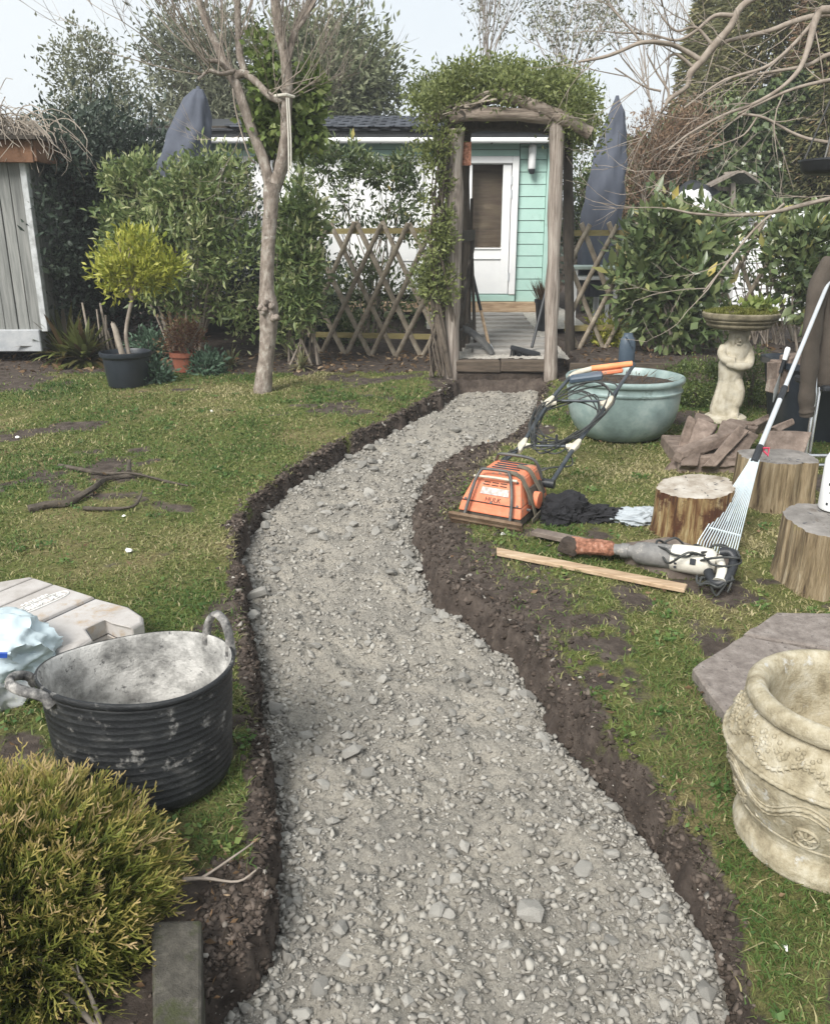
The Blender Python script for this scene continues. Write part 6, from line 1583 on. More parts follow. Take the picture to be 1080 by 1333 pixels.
q = gp(238, 487); c = Vector((q.x, q.y+.1, .04*q.y+.012))
p2_ = thing('potted_shrub', c, 'small bronze leaved bush in a terracotta pot right of the black pot', 'potted shrub')
mb = MB(); mb.lathe([(0, 0), (.088, 0), (.112, .125), (.128, .128), (.132, .165), (.120, .168), (.112, .14), (0, .14)], c, 30); mb.build('pot', m_terra, p2_, smooth=40)
mb = MB()
for k in range(22): a = random.random()*6.28; mb.tube([c+Vector((0, 0, .13)), c+Vector((math.cos(a)*.10, math.sin(a)*.10, .27)), c+Vector((math.cos(a)*.17, math.sin(a)*.16, random.uniform(.32, .52)))], [.007, .005, .0025], 5)
mb.build('stem', m_twig, p2_)
P, Dr, tn = cat_clumps([clumps(c+Vector((0, 0, .32)), (.19, .18, .16), 26, 1300, .035, .2, .4)]); leaves('foliage', P, Dr, .024+.024*rng.random(len(P)), .010+.008*rng.random(len(P)), g_redbrown, p2_, tintmix(tn, .3))

def rosette(label, name, cat, c, n, ln, wd_, mat, lo=.1, hi=1.0, group=None):
    o = thing(name, c, label, cat, group); a = rng.random(n)*6.283; el = lo+(hi-lo)*rng.random(n)
    L = ln*(.6+.5*rng.random(n)); D0 = np.stack([np.cos(a)*np.cos(el), np.sin(a)*np.cos(el), np.sin(el)], 1); S = np.stack([-np.sin(a), np.cos(a), a*0], 1)
    T = np.array([0, .3, .6, .85, 1.0]); Wp = np.array([.5, 1, .9, .55, .02]); Vs = []
    for t, w_ in zip(T, Wp):
        m = np.array(c)+rng.normal(size=(n, 3))*0+D0*(L*t)[:, None]+np.array([0, 0, -1])*(L*.55*t*t*np.cos(el))[:, None]
        Vs += [m-S*(wd_*w_/2), m+S*(wd_*w_/2)]
    V = np.stack(Vs, 1); k = len(Vs); b = np.arange(n)[:, None]*k
    F = np.concatenate([b+np.array([[2*i, 2*i+1, 2*i+3, 2*i+2]]) for i in range(len(T)-1)])
    npmesh('leaves', V.reshape(-1, 3), F, mat, o, np.repeat(rng.random(n), k)); return o
for k, (px, py, lab) in enumerate([(88, 470, 'biggest clump of hart\'s tongue fern by the shed corner'), (62, 455, 'fern clump tight against the shed plinth'), (112, 474, 'fern clump beside the black pot')]):
    p = gp(px, py); p.z = .04*p.y+.02; rosette(lab, 'fern', 'fern', p, 150, .60 if k == 0 else .46, .05, g_fern, .15, 1.35, 'fern clumps in the left bed')
for k, (px, py, ln, lab) in enumerate([(300, 478, .26, 'straw leaved iris clump left of the bare trunk'), (378, 466, .28, 'pale iris clump right of the bare trunk'), (393, 480, .2, 'small iris clump at the front right of the trunk')]):
    p = gp(px, py); p.z = .04*p.y+.01; rosette(lab, 'iris_clump', 'iris', p, 46, ln, .02, leaf_mat('iris_leaf', [(0, (.30, .24, .14)), (.5, (.16, .19, .08)), (1, (.34, .33, .20))], .6, .3), .2, 1.45, 'iris clumps along the left bed')
for k, (px, py, s_, lab, mt) in enumerate([(203, 498, .075, 'low blue green plant between the two pots', g_bluegreen), (458, 448, .24, 'bright green bush at the foot of the left trellis', g_shrub), (268, 487, .10, 'small weed tuft right of the terracotta pot', g_bluegreen), (785, 466, .20, 'yellow green plant below the right trellis', g_yellow),
                                      (195, 470, .22, 'grey green plant behind the two pots', g_bluegreen)]):
    p = gp(px, py); p.z = float(base_z(p.x, p.y)); o = thing('low_plant', p, lab, 'plant')
    P, Dr, tn = cat_clumps([clumps(p+Vector((0, 0, s_*.6)), (s_, s_*.9, s_*.8), 16, 900, .045, .1, .5)]); P[:, 2] = np.maximum(P[:, 2], p.z+.01)
    leaves('foliage', P, Dr, .045+.03*rng.random(len(P)), .018+.008*rng.random(len(P)), mt, o, tintmix(tn))
    mb = MB()
    for j in range(10): a = j*.63; mb.tube([p, p+Vector((math.cos(a)*s_*.5, math.sin(a)*s_*.5, s_*.9))], [.006, .003], 4)
    mb.build('stem', m_twig, o)
p = gp(115, 468); o = thing('cut_stems', Vector((p.x, p.y, .3)), 'cluster of bare cut stems standing behind the ferns', 'cut stems')
for k in range(9):
    mb = MB(); q = Vector((p.x+random.uniform(-.3, .3), p.y+random.uniform(0, .3), .3)); mb.tube([q, q+Vector((random.uniform(-.05, .05), 0, random.uniform(.25, .55)))], [.014, .010], 6, wob=.1); mb.build('stem', m_dryvine, o, smooth=60)
# dwarf box hedge behind the planter
for k, (px, py, rx_, rz_, lab) in enumerate([(905, 525, .17, .16, 'round box bush between the planter and the statue'), (978, 528, .19, .19, 'round box bush between the statue and the black planter')]):
    p = gp(px, 542); p.y += .35; p.x *= 1.05; p.z = .04*p.y; o = thing('box_bush', p, lab, 'box bush', 'dwarf box bushes under the edging board')
    P, Dr, tn = cat_clumps([clumps(p+Vector((0, 0, rz_)), (rx_*1.3, rx_, rz_), 60, 4200, .03, .55, .4)]); leaves('foliage', P, Dr, .018+.012*rng.random(len(P)), .010, g_box, o, tintmix(tn))
    mb = MB(); mb.tube([p, p+Vector((0, 0, rz_*1.2))], [.02, .008], 6); mb.build('stem', m_barkdark, o)
P0 = np.stack([rng.uniform(-4, .2, 700), rng.uniform(7.25, 8.3, 700), np.zeros(700)], 1); P0[:, 2] = base_z(P0[:, 0], P0[:, 1])+.015
P1 = np.stack([rng.uniform(1.3, 4, 300), rng.uniform(7.0, 8.3, 300), np.zeros(300)], 1); P1[:, 2] = base_z(P1[:, 0], P1[:, 1])+.015
PP = np.concatenate([P0, P1]); Dr = unit(np.concatenate([rng.normal(size=(1000, 2)), .25*rng.normal(size=(1000, 1))], 1))
tag(leaves('bed_litter', PP, Dr, .03+.05*rng.random(1000), .012+.02*rng.random(1000), m_leaf_tan, None), 'dead leaves and bits lying on the planted beds', 'leaf litter', kind='stuff')

# ================================================================== SHRUBS AND TREES
def shrub(name, label, cat, base, blobs, leaf, mat, stems=12, srad=.018, group=None, smat=None, up=.3, ta=.45, fold=.25, part='foliage', shoots=26):
    """blobs: (centre, radii, clumps, leaves, clump size)"""
    o = thing(name, base, label, cat, group)
    P, Dr, tn = cat_clumps([clumps(c_, r_, nc_, nl, cr_, .35, up) for c_, r_, nc_, nl, cr_ in blobs])
    ex_ = []
    for q in range(shoots):
        c_, r_, nc_, nl, cr_ = random.choice(blobs); a_ = random.random()*6.28; el = random.uniform(.1, 1.4)
        d_ = Vector((math.cos(a_)*math.cos(el)*r_[0], math.sin(a_)*math.cos(el)*r_[1], math.sin(el)*r_[2]))*random.uniform(1.0, 1.25)
        sr = random.uniform(.05, .11); ex_.append(clumps(Vector(c_)+d_, (sr*.8, sr*.8, sr*1.5), 4, int(18+26*random.random()), sr*.35, .2, .9))
    if ex_:
        P2_, D2_, t2_ = cat_clumps(ex_); P = np.concatenate([P, P2_]); Dr = np.concatenate([Dr, D2_]); tn = np.concatenate([tn, .55+.45*t2_])
    k = P[:, 2] > base[2]+.03; P, Dr, tn = P[k], Dr[k], tn[k]
    l0, l1, w0, w1 = leaf; n = len(P); sv = .62+.75*rng.random(n)**1.3
    leaves(part, P, Dr, sv*(l0+(l1-l0)*rng.random(n)), sv*(w0+(w1-w0)*rng.random(n)), mat, o, tintmix(tn, ta), fold)
    mb = MB()
    for k in range(stems):
        c_, r_ = random.choice(blobs)[:2]; e = Vector(c_)+Vector([random.uniform(-.6, .6)*q for q in r_]); b0 = Vector(base)+Vector((random.uniform(-.15, .15), random.uniform(-.1, .1), 0))
        mb.tube(smooth_pts([b0, b0.lerp(e, .45)+Vector((random.uniform(-.12, .12), 0, .1)), e], 4), [srad*(1-.75*i/8) for i in range(9)], 6)
    mb.build('stem', smat or m_barkdark, o, smooth=60); return o
A3 = lambda px, py, y, rx, rz, ry=None: (at(px, py, y), (ms(rx, y), ry or ms(rx, y)*.8, ms(rz, y)))
def blob(px, py, y, rx, rz, nc_, nl, cr_, ry=None): c_, r_ = A3(px, py, y, rx, rz, ry); return (c_, r_, nc_, nl, cr_)
shrub('dark_hedge', 'tall dark evergreen hedge beside the left shed', 'hedge', Vector((at(120, 440, 8.9).x, 8.9, .35)),
      [blob(115, 260, 8.9, 70, 110, 60, 9000, .12), blob(95, 380, 8.9, 60, 80, 40, 6000, .12), blob(160, 350, 8.9, 60, 90, 40, 6000, .12), blob(190, 215, 9.2, 50, 40, 26, 3000, .12), blob(290, 330, 9.2, 100, 90, 50, 5000, .12), blob(390, 390, 9.0, 60, 70, 26, 3000, .12), blob(88, 290, 8.25, 13, 90, 26, 1900, .08, .5), blob(96, 380, 8.2, 22, 60, 20, 1400, .08, .4), blob(84, 210, 8.3, 16, 30, 12, 700, .07, .4)],
      (.05, .085, .025, .04), g_dark, 14, .03)
shrub('loose_tree', 'loose pale leaved small tree above the dark hedge at the left', 'tree', Vector((at(130, 440, 10.2).x, 10.2, .36)),
      [blob(120, 125, 10.2, 52, 64, 60, 3600, .11), blob(100, 175, 10.2, 48, 42, 40, 2400, .11), blob(150, 178, 10.2, 44, 36, 34, 1900, .11), blob(116, 78, 10.2, 24, 24, 14, 620, .08), blob(200, 170, 10.4, 40, 28, 22, 900, .11)],
      (.035, .06, .018, .028), g_olive, 16, .04, part='crown')
shrub('flowering_shrub', 'dense mid green shrub with pale young leaves left of the bare tree', 'shrub', Vector((at(245, 450, 7.9).x, 7.9, .32)),
      [blob(190, 272, 7.8, 62, 48, 34, 2500, .055), blob(265, 258, 7.8, 66, 42, 36, 2600, .055), blob(225, 340, 7.7, 75, 80, 46, 3000, .065), blob(300, 345, 7.8, 60, 90, 36, 2300, .065), blob(165, 325, 7.7, 36, 50, 14, 900, .055), blob(275, 222, 7.9, 42, 20, 14, 800, .05), blob(180, 228, 7.9, 40, 18, 12, 600, .05)],
      (.05, .085, .019, .03), g_shrub, 34, .016, smat=m_twig)
shrub('evergreen_shrub', 'glossy green shrub just right of the bare tree trunk', 'shrub', Vector((at(395, 455, 7.7).x, 7.7, .31)),
      [blob(385, 290, 7.6, 30, 44, 24, 1500, .055), blob(382, 350, 7.5, 30, 56, 26, 1600, .06), blob(392, 395, 7.5, 22, 36, 12, 600, .06), blob(374, 410, 7.6, 26, 36, 12, 600, .06)],
      (.065, .10, .02, .03), g_shrub, 12, .014, smat=m_twig)
shrub('climber', 'leafy climber on wires in front of the white panels left of the arch', 'climbing plant', Vector((at(490, 420, 8.6).x, 8.6, .40)),
      [blob(440, 212, 8.6, 40, 18, 20, 800, .045), blob(500, 228, 8.6, 42, 14, 20, 800, .045), blob(525, 212, 8.6, 20, 12, 10, 320, .045), blob(470, 262, 8.6, 70, 30, 20, 330, .06), blob(530, 275, 8.6, 34, 34, 12, 240, .06), blob(420, 250, 8.6, 36, 40, 12, 240, .06), blob(480, 390, 8.75, 90, 44, 30, 1700, .10), blob(505, 296, 8.7, 50, 14, 12, 420, .05)],
      (.05, .085, .02, .032), g_laurel, 18, .009, smat=m_twig, shoots=10)
lr = shrub('laurel', 'large leaved laurel bush growing through the right trellis', 'laurel', Vector((at(880, 462, 7.6).x, 7.6, .45)),
      [blob(862, 330, 7.6, 52, 50, 34, 760, .09), blob(880, 390, 7.6, 60, 50, 38, 850, .09), blob(905, 330, 7.6, 36, 44, 24, 480, .09), blob(838, 372, 7.6, 34, 42, 22, 400, .08), blob(900, 425, 7.6, 42, 30, 18, 300, .08), blob(855, 290, 7.6, 34, 20, 12, 130, .08)],
      (.10, .155, .042, .062), g_laurel, 20, .014, smat=m_twig, ta=.3, fold=.15)
shrub('laurel', 'smaller laurel bush behind the brown fleece at the right edge', 'laurel', Vector((at(1060, 440, 7.6).x, 7.6, .42)),
      [blob(1055, 330, 7.6, 44, 50, 26, 480, .09), blob(1075, 380, 7.6, 40, 55, 22, 420, .09), blob(1030, 345, 7.6, 26, 36, 14, 200, .08)],
      (.09, .14, .04, .058), g_laurel, 14, .014, smat=m_twig, ta=.3, fold=.15)
shrub('climber', 'thin rambling climber over the trellis behind the birdbath', 'climbing plant', Vector((at(1000, 440, 8.05).x, 8.05, .44)),
      [blob(960, 310, 8.05, 26, 30, 9, 110, .05), blob(1000, 292, 8.05, 40, 16, 12, 210, .05), blob(1040, 300, 8.05, 26, 26, 10, 200, .05), blob(985, 375, 8.05, 36, 30, 8, 70, .07)],
      (.06, .10, .028, .04), g_laurel, 22, .008, smat=m_twig, shoots=5)
# ivy covered bank on the right
o = thing('ivy_hedge', Vector((4.6, 11.2, .36)), 'high ivy covered hedge bank behind the garden at the right', 'hedge')
N = 36000; px = rng.uniform(780, 1230, N); x = rng.uniform(2.2, 7.6, N); zz = .4+rng.random(N)**.8*3.5
yy = 11.0+.5*np.sin(x*1.3)+.35*(fbm(x*2, zz*2, 5, 3)-.5)*2+.25*(zz-.4)
keep = zz < 2.25+.52*(x-2.2)**.8+.6*(fbm(x*1.5, zz*0, 3, 3)-.5)
x, yy, zz = x[keep], yy[keep], zz[keep]; N = len(x)
P = np.stack([x, yy+rng.normal(0, .05, N), zz], 1); Dr = unit(rng.normal(size=(N, 3))*np.array([.6, .35, .5])+np.array([0, -.35, -.55]))
patch_tone = np.clip((fbm(x*1.4, zz*1.4, 15, 3)-.3)*1.3, 0, 1)  # leaf tone varies in random noise patches
leaves('foliage', P, Dr, .075+.05*rng.random(N), .06+.03*rng.random(N), g_ivy, o, np.clip(.55*patch_tone+.5*rng.random(N), 0, 1), .12)
mb = MB()
gx = np.linspace(2.2, 7.6, 50); gz = np.linspace(.3, 4.0, 24)
Xg, Zg = np.meshgrid(gx, gz); Yg = 11.25+.5*np.sin(Xg*1.3)+.25*(Zg-.4); top_ = 2.0+.5*np.maximum(Xg-2.2, 0)**.8; Zg = np.minimum(Zg, top_)
i = (np.arange(23)[:, None]*50+np.arange(49)[None, :]).ravel(); npmesh('hedge_core', np.stack([Xg, Yg, Zg], -1).reshape(-1, 3), np.stack([i, i+1, i+51, i+50], 1), m_barkdark, o)
shrub('brown_thicket', 'brown leafless thicket with dead leaves right of the tall parasol', 'thicket', Vector((at(850, 300, 10.6).x, 10.6, .36)),
      [blob(855, 205, 10.6, 52, 48, 50, 4200, .11), blob(890, 175, 10.8, 46, 32, 34, 2400, .11), blob(830, 245, 10.6, 26, 45, 24, 1500, .1)], (.03, .07, .010, .020), g_brown, 8, .02)
wd = Wood(); random.seed(5)
for k in range(8): wd.grow(at(random.uniform(830, 905), 290, 10.4), (random.uniform(-.5, .5), random.uniform(-.3, .1), .8), .72, .008, 3, .9, .0, 4, 4, (2, 3))
wd.mb.build('twigs', m_twig, [q for q in D.objects if q.name == 'brown_thicket'][0])
shrub('green_hedge', 'clipped light green hedge behind the tall parasol', 'hedge', Vector((at(840, 300, 11.6).x, 11.6, .36)),
      [blob(850, 265, 11.4, 70, 36, 60, 4200, .08), blob(760, 280, 11.4, 40, 60, 40, 2400, .08), blob(920, 215, 11.8, 50, 60, 50, 3200, .09), blob(970, 190, 11.8, 60, 60, 50, 3200, .09), blob(740, 220, 12, 26, 40, 20, 1000, .08)], (.04, .07, .02, .03), g_box, 10, .02)
# tall conifers top right
def tall_conifer(label, px, y, ztop_px, rpx, n, mat, seed, tl=1.0):
    n = int(n*1.7)
    random.seed(seed); b = at(px, 300, y); b.z = .36; zt_ = at(px, ztop_px, y).z; R_ = ms(rpx, y)
    o = thing('conifer_tree', b, label, 'conifer'); H_ = zt_-b.z
    t = rng.random(n)**.8; a = rng.random(n)*6.283; nb = 170; ba = rng.random(nb)*6.283; bt2 = rng.random(nb); kb = rng.integers(0, nb, n)
    t = np.clip(bt2[kb]+rng.normal(0, .035, n), 0, 1); a = ba[kb]+rng.normal(0, .35, n)
    rr = R_*(1.02-t*.75)*(.35+.65*rng.random(n)**.5)*(.8+.35*np.sin(kb*12.9))
    P = np.stack([b.x+rr*np.cos(a), b.y+rr*np.sin(a)*.8, b.z+.2+t*H_-.25*rr], 1)
    Dr = unit(np.stack([np.cos(a), np.sin(a), -.25+0*a], 1)+rng.normal(size=(n, 3))*.35)
    leaves('crown', P, Dr, tl*(.09+.09*rng.random(n)), .020+.016*rng.random(n), mat, o, tintmix(bt2[kb]*0+rng.random(nb)[kb], .5), .3)
    mb = MB(); mb.tube([b, b+Vector((0, 0, H_*.95))], [.13, .03], 8); mb.build('trunk', m_barkdark, o); return o
tall_conifer('tall dark green conifer at the top right corner', 985, 13.0, -330, 135, 30000, g_conifer, 1)
tall_conifer('brown tinged conifer behind the bare branches at the right edge', 1090, 11.8, -200, 125, 26000, g_conifer, 2)
tall_conifer('rusty brown dying conifer between the two green ones', 1045, 12.0, -140, 80, 9000, g_brown, 3)
tall_conifer('thin dark conifer left of the tall one, behind the thicket', 905, 14.0, -40, 70, 12000, g_conifer, 4)
# trees behind the house
def crown_tree(name, label, base, blobs, leaf, mat, ta=.45, r=.12):
    o = thing(name, base, label, 'tree')
    P, Dr, tn = cat_clumps([clumps(c_, r_, nc_, nl, cr_, .3, .2) for c_, r_, nc_, nl, cr_ in blobs]); n = len(P); l0, l1, w0, w1 = leaf
    leaves('crown', P, Dr, l0+(l1-l0)*rng.random(n), w0+(w1-w0)*rng.random(n), mat, o, tintmix(tn, ta))
    mb = MB(); mid = Vector(base).lerp(Vector(blobs[0][0]), .6); mb.tube([base, mid, blobs[0][0]], [r, r*.8, r*.35], 8)
    for q in blobs:
        for k in range(4): e = Vector(q[0])+Vector([random.uniform(-.7, .7)*w_ for w_ in q[1]]); mb.tube(smooth_pts([mid, mid.lerp(e, .5)+Vector((0, 0, .2)), e], 3), [r*.45*(1-.85*i/6) for i in range(7)], 5, cap=False)
    mb.build('trunk', m_barkdark, o, smooth=60); return o
crown_tree('evergreen_tree', 'big rounded evergreen tree behind the bare tree and house roof', at(430, 260, 15.5),
    [blob(430, 95, 15.5, 75, 68, 90, 6500, .22), blob(400, 140, 15.3, 60, 45, 50, 3000, .2), blob(475, 125, 15.5, 42, 45, 40, 2600, .2), blob(390, 70, 15.5, 40, 36, 30, 1700, .2)], (.11, .17, .04, .06), g_tree)
crown_tree('olive_tree', 'grey green twiggy tree left of the rounded evergreen', at(265, 260, 14.5),
    [blob(265, 110, 14.5, 66, 78, 80, 4600, .2), blob(225, 90, 14.5, 34, 60, 30, 1300, .2), blob(305, 70, 14.5, 40, 50, 36, 1500, .2), blob(290, 160, 14.3, 60, 40, 40, 2400, .18)], (.09, .15, .03, .045), g_olive)
def far_tree(label, px, pb, y, H_px, seed, nleaf, dens):
    random.seed(seed); b = at(px, pb, y); o = thing('bare_tree', b, label, 'tree', 'thin trees far behind the house'); W_ = Wood(); Hm = ms(H_px, y)
    for k in range(4): W_.grow(b, (random.uniform(-.35, .35), random.uniform(-.3, .3), 1), Hm*.6, .03, 4, .55, .25, 4, 4, (3, 4))
    tip = np.array([v for v in W_.mb.v]); W_.mb.build('branches', m_twig, o)
    k = rng.integers(0, len(tip), nleaf); P = tip[k]+rng.normal(size=(nleaf, 3))*.16; kk = P[:, 2] > b.z+Hm*.25; P = P[kk]
    leaves('crown', P, rdir(len(P)), .07+.05*rng.random(len(P)), .03+.02*rng.random(len(P)), g_olive, o)
far_tree('hazy twiggy tree far behind the arch', 620, 190, 20, 190, 11, 1600, 1)
far_tree('small dark twiggy tree right of the hazy one, far behind the arch', 742, 190, 18, 160, 12, 1500, 1)
far_tree('leafless tree far behind at the right of the arch', 860, 190, 22, 190, 14, 200, 1)
# green netting behind the left shrubs and pale roof far away
nt_ = grid_mesh('garden_net', np.linspace(at(195, 160, 10.8).x, at(310, 160, 10.8).x, 30), np.linspace(10.7, 10.75, 2), lambda X, Y: 1.2+0*X, m_net)
D.objects.remove(nt_)
mb = MB(); n1 = thing('garden_net', at(250, 190, 11.0), 'green windbreak netting on posts behind the left parasol', 'netting')
xa, xb = at(196, 180, 11.0).x, at(312, 180, 11.0).x; ztl, ztr = at(196, 150, 11).z, at(312, 192, 11).z
W_ = MB(); nh = 46
for k in range(nh+1):
    x = xa+(xb-xa)*k/nh; zt1 = ztl+(ztr-ztl)*k/nh-.08*math.sin(math.pi*k/nh); W_.tube([(x, 11, 1.0), (x, 11.02, zt1)], .007, 3, cap=False)
for k in range(44):
    f = k/43; W_.tube([(xa+(xb-xa)*j/10, 11.01, 1.0+(ztl+(ztr-ztl)*j/10-.08*math.sin(math.pi*j/10)-1.0)*f) for j in range(11)], .007, 3, cap=False)
W_.build('mesh', m_net, n1)
for x, z in ((xa, ztl+.04), (xb, ztr+.05)): mb = MB(); mb.tube([(x, 11, .36), (x, 11, z)], .025, 8); mb.build('post', m_alu, n1)
fx0, fx1 = at(70, 165, 24).x, at(205, 165, 24).x
fr = thing('distant_building', Vector((fx0, 24, .36)), 'long pale flat roofed building glimpsed behind the left trees', 'building')
mb = MB(); mb.box(((fx0+fx1)/2-1, 25, (at(100, 172, 24).z+.36)/2), (fx1-fx0+2, 2, at(100, 172, 24).z-.36)); mb.build('wall', m_greyplastic, fr)
mb = MB(); mb.box(((fx0+fx1)/2-1, 24.9, at(100, 168, 24).z), (fx1-fx0+2.4, 2.6, .22)); mb.build('roof', m_white, fr)
# background hedge line so that no bare horizon shows
o = thing('boundary_hedge', Vector((0, 18.5, .36)), 'long dark boundary hedge running behind the house', 'hedge')
L_ = []
for k in range(64):
    x = -16+k*.52; L_.append(clumps((x, 18.5+random.uniform(-.4, .4), 1.2+random.uniform(-.1, .2)), (.7, .6, 1.15), 12, 260, .2, .5))
P, Dr, tn = cat_clumps(L_); leaves('foliage', P, Dr, .13+.08*rng.random(len(P)), .05+.03*rng.random(len(P)), g_dark, o, tintmix(tn))
mb = MB(); mb.box((0, 19, 1.0), (34, .6, 1.6)); mb.build('hedge_core', m_barkdark, o)

# ---- the bare tree with its forked limbs
b0 = gp(342, 513); yT = b0.y+.08
bt3 = thing('bare_tree', Vector((b0.x, yT, .04*yT)), 'bare forked fruit tree with knobbly trunk on the left lawn', 'tree')
W_ = Wood(); mb = W_.mb
def limb(pts, n=12, wob=.04, k=4):
    P = smooth_pts([at(px, py, yT+dy) for px, py, r_, dy in pts], k); R_ = []
    for i in range(len(pts)-1):
        for j in range(k): R_.append(ms(.88*(pts[i][2]+(pts[i+1][2]-pts[i][2])*j/k), yT, 1.2))
    R_.append(ms(pts[-1][2], yT, 1.2)); m = MB(); m.tube(P, R_, n, wob=wob); return m, P, R_
m, P, R_ = limb([(340, 520, 16, 0), (342, 505, 14, 0), (346, 470, 12, 0), (349, 435, 12.5, 0), (350, 405, 15, 0), (348, 388, 13, 0), (347, 370, 10.5, 0), (349, 320, 10, 0), (352, 275, 10.5, 0), (353, 250, 12, 0), (355, 238, 11, 0)], 16, .05)
tk = m.build('trunk', m_bark, bt3, smooth=70)
m = MB()
for k in range(7):
    q = at(350+random.uniform(-12, 12), 400+random.uniform(-14, 16), yT-.08); m.lathe([(0, -.025), (.022, -.014), (.028, 0), (.02, .015), (0, .024)], q, 10, wob=lambda a, z: 1+.2*math.sin(3*a), R=rot(random.uniform(0, 90), random.uniform(0, 90)))
m.build('burr', m_bark, tk, smooth=70)
limbs = [[(352, 245, 8, 0), (342, 205, 7.5, 0), (330, 175, 7, 0), (318, 140, 7, 0), (307, 110, 7, .02), (295, 88, 6.5, .05), (280, 55, 5.5, .1), (265, 20, 5, .15), (256, -15, 4.5, .2)],
         [(357, 245, 9, 0), (366, 215, 8.5, -.02), (371, 180, 8, -.04), (373, 140, 8, -.05), (374, 105, 7.5, -.05), (370, 70, 7, -.05), (362, 35, 6.5, -.05), (356, -15, 5.5, -.05)],
         [(305, 100, 6, .02), (318, 95, 5.5, .02), (335, 108, 5, .0), (348, 122, 5, -.04), (362, 130, 5, -.06), (372, 128, 4.5, -.06)],
         [(318, 92, 5, .03), (312, 70, 5, .06), (310, 40, 4.6, .1), (309, 0, 4.2, .12), (308, -20, 4, .12)],
         [(373, 85, 5, -.04), (380, 55, 4.6, -.02), (388, 30, 4.2, 0), (400, 5, 3.8, .05), (408, -15, 3.4, .05)],
         [(370, 75, 4.5, -.05), (366, 40, 4, -.1), (360, 0, 3.6, -.15), (358, -20, 3.4, -.15)],
         [(384, 40, 3.4, -.02), (398, 22, 3, .0), (414, -10, 2.6, .05)],
         [(300, 95, 3.5, .02), (284, 80, 3, -.05), (268, 78, 2.6, -.1), (255, 66, 2, -.15)],
         [(306, 92, 3.2, .02), (288, 96, 2.8, -.1), (272, 92, 2.4, -.15), (258, 103, 1.8, -.2)]]
tw = Wood()
for L in limbs:
    m, P, R_ = limb(L, 10, .05); m.build('limb', m_bark, bt3, smooth=70)
    for k in range(12 if L[0][2] > 4 else 7):
        i = random.randrange(len(P)//3, len(P)); d = (P[min(i+1, len(P)-1)]-P[max(i-1, 0)]).normalized()
        tw.grow(P[i], d+Vector((random.uniform(-1, 1), random.uniform(-.8, .8), random.uniform(.1, .9))), random.uniform(.35, .7), .0055, 3, .7, .35, 4, 4, (2, 4))
tag(tw.mb.build('twigs', m_twig, bt3), kind='stuff')
m = MB(); m.tube(smooth_pts([at(303, 115, yT-.1), at(306, 140, yT-.12), at(315, 175, yT-.12), at(325, 205, yT-.1), at(333, 212, yT-.05)], 4), .006, 5); m.build('twig', m_twig, bt3)
P, Dr, tn = cat_clumps([clumps(at(px, py, yT+.12), (ms(rx, yT), .14, ms(rz, yT)), 26, int(nl*.55), .035, .2, .0) for px, py, rx, rz, nl in ((345, 165, 24, 34, 1500), (355, 110, 20, 28, 900), (398, 150, 22, 34, 1500), (405, 115, 14, 26, 600), (388, 185, 22, 14, 600), (340, 60, 12, 22, 260))])
iv = thing('ivy', at(360, 200, yT), 'green ivy climbing between the forked limbs of the bare tree', 'ivy')
leaves('foliage', P, Dr, .05+.03*rng.random(len(P)), .035+.02*rng.random(len(P)), leaf_mat('tree_ivy_leaf', [(0, (.07, .11, .03)), (.6, (.16, .22, .06)), (1, (.30, .35, .13))], .4, .3), iv, tintmix(tn), .15)
m = MB()
for k in range(5): m.tube(smooth_pts([at(352+k*3, 250, yT+.03), at(350+k*8, 190, yT+.1), at(345+k*12, 120, yT+.12)], 4), .007, 5)
m.build('stem', m_barkdark, iv)
r1, r2 = at(373, 127, yT-.12), at(376, 232, yT-.12); rp_ = thing('rope', r1, 'white rope tied to the bare tree limb and hanging beside the trunk', 'rope')
m = MB(); m.tube(smooth_pts([r1, r1.lerp(r2, .5)+Vector((.005, 0, 0)), r2], 4), .006, 6); m.build('strand', m_cream, rp_); m = MB(); m.tube(smooth_pts([r1+Vector((.014, 0, 0)), r1.lerp(r2, .5)+Vector((.022, 0, 0)), r2+Vector((.018, 0, .06))], 4), .005, 6); m.build('strand', m_cream, rp_)
m = MB(); m.tube([r1+Vector((-.09, .05, .02)), r1+Vector((0, -.01, .02)), r1+Vector((.05, .03, .01))], .010, 6); m.build('knot', m_cream, rp_)

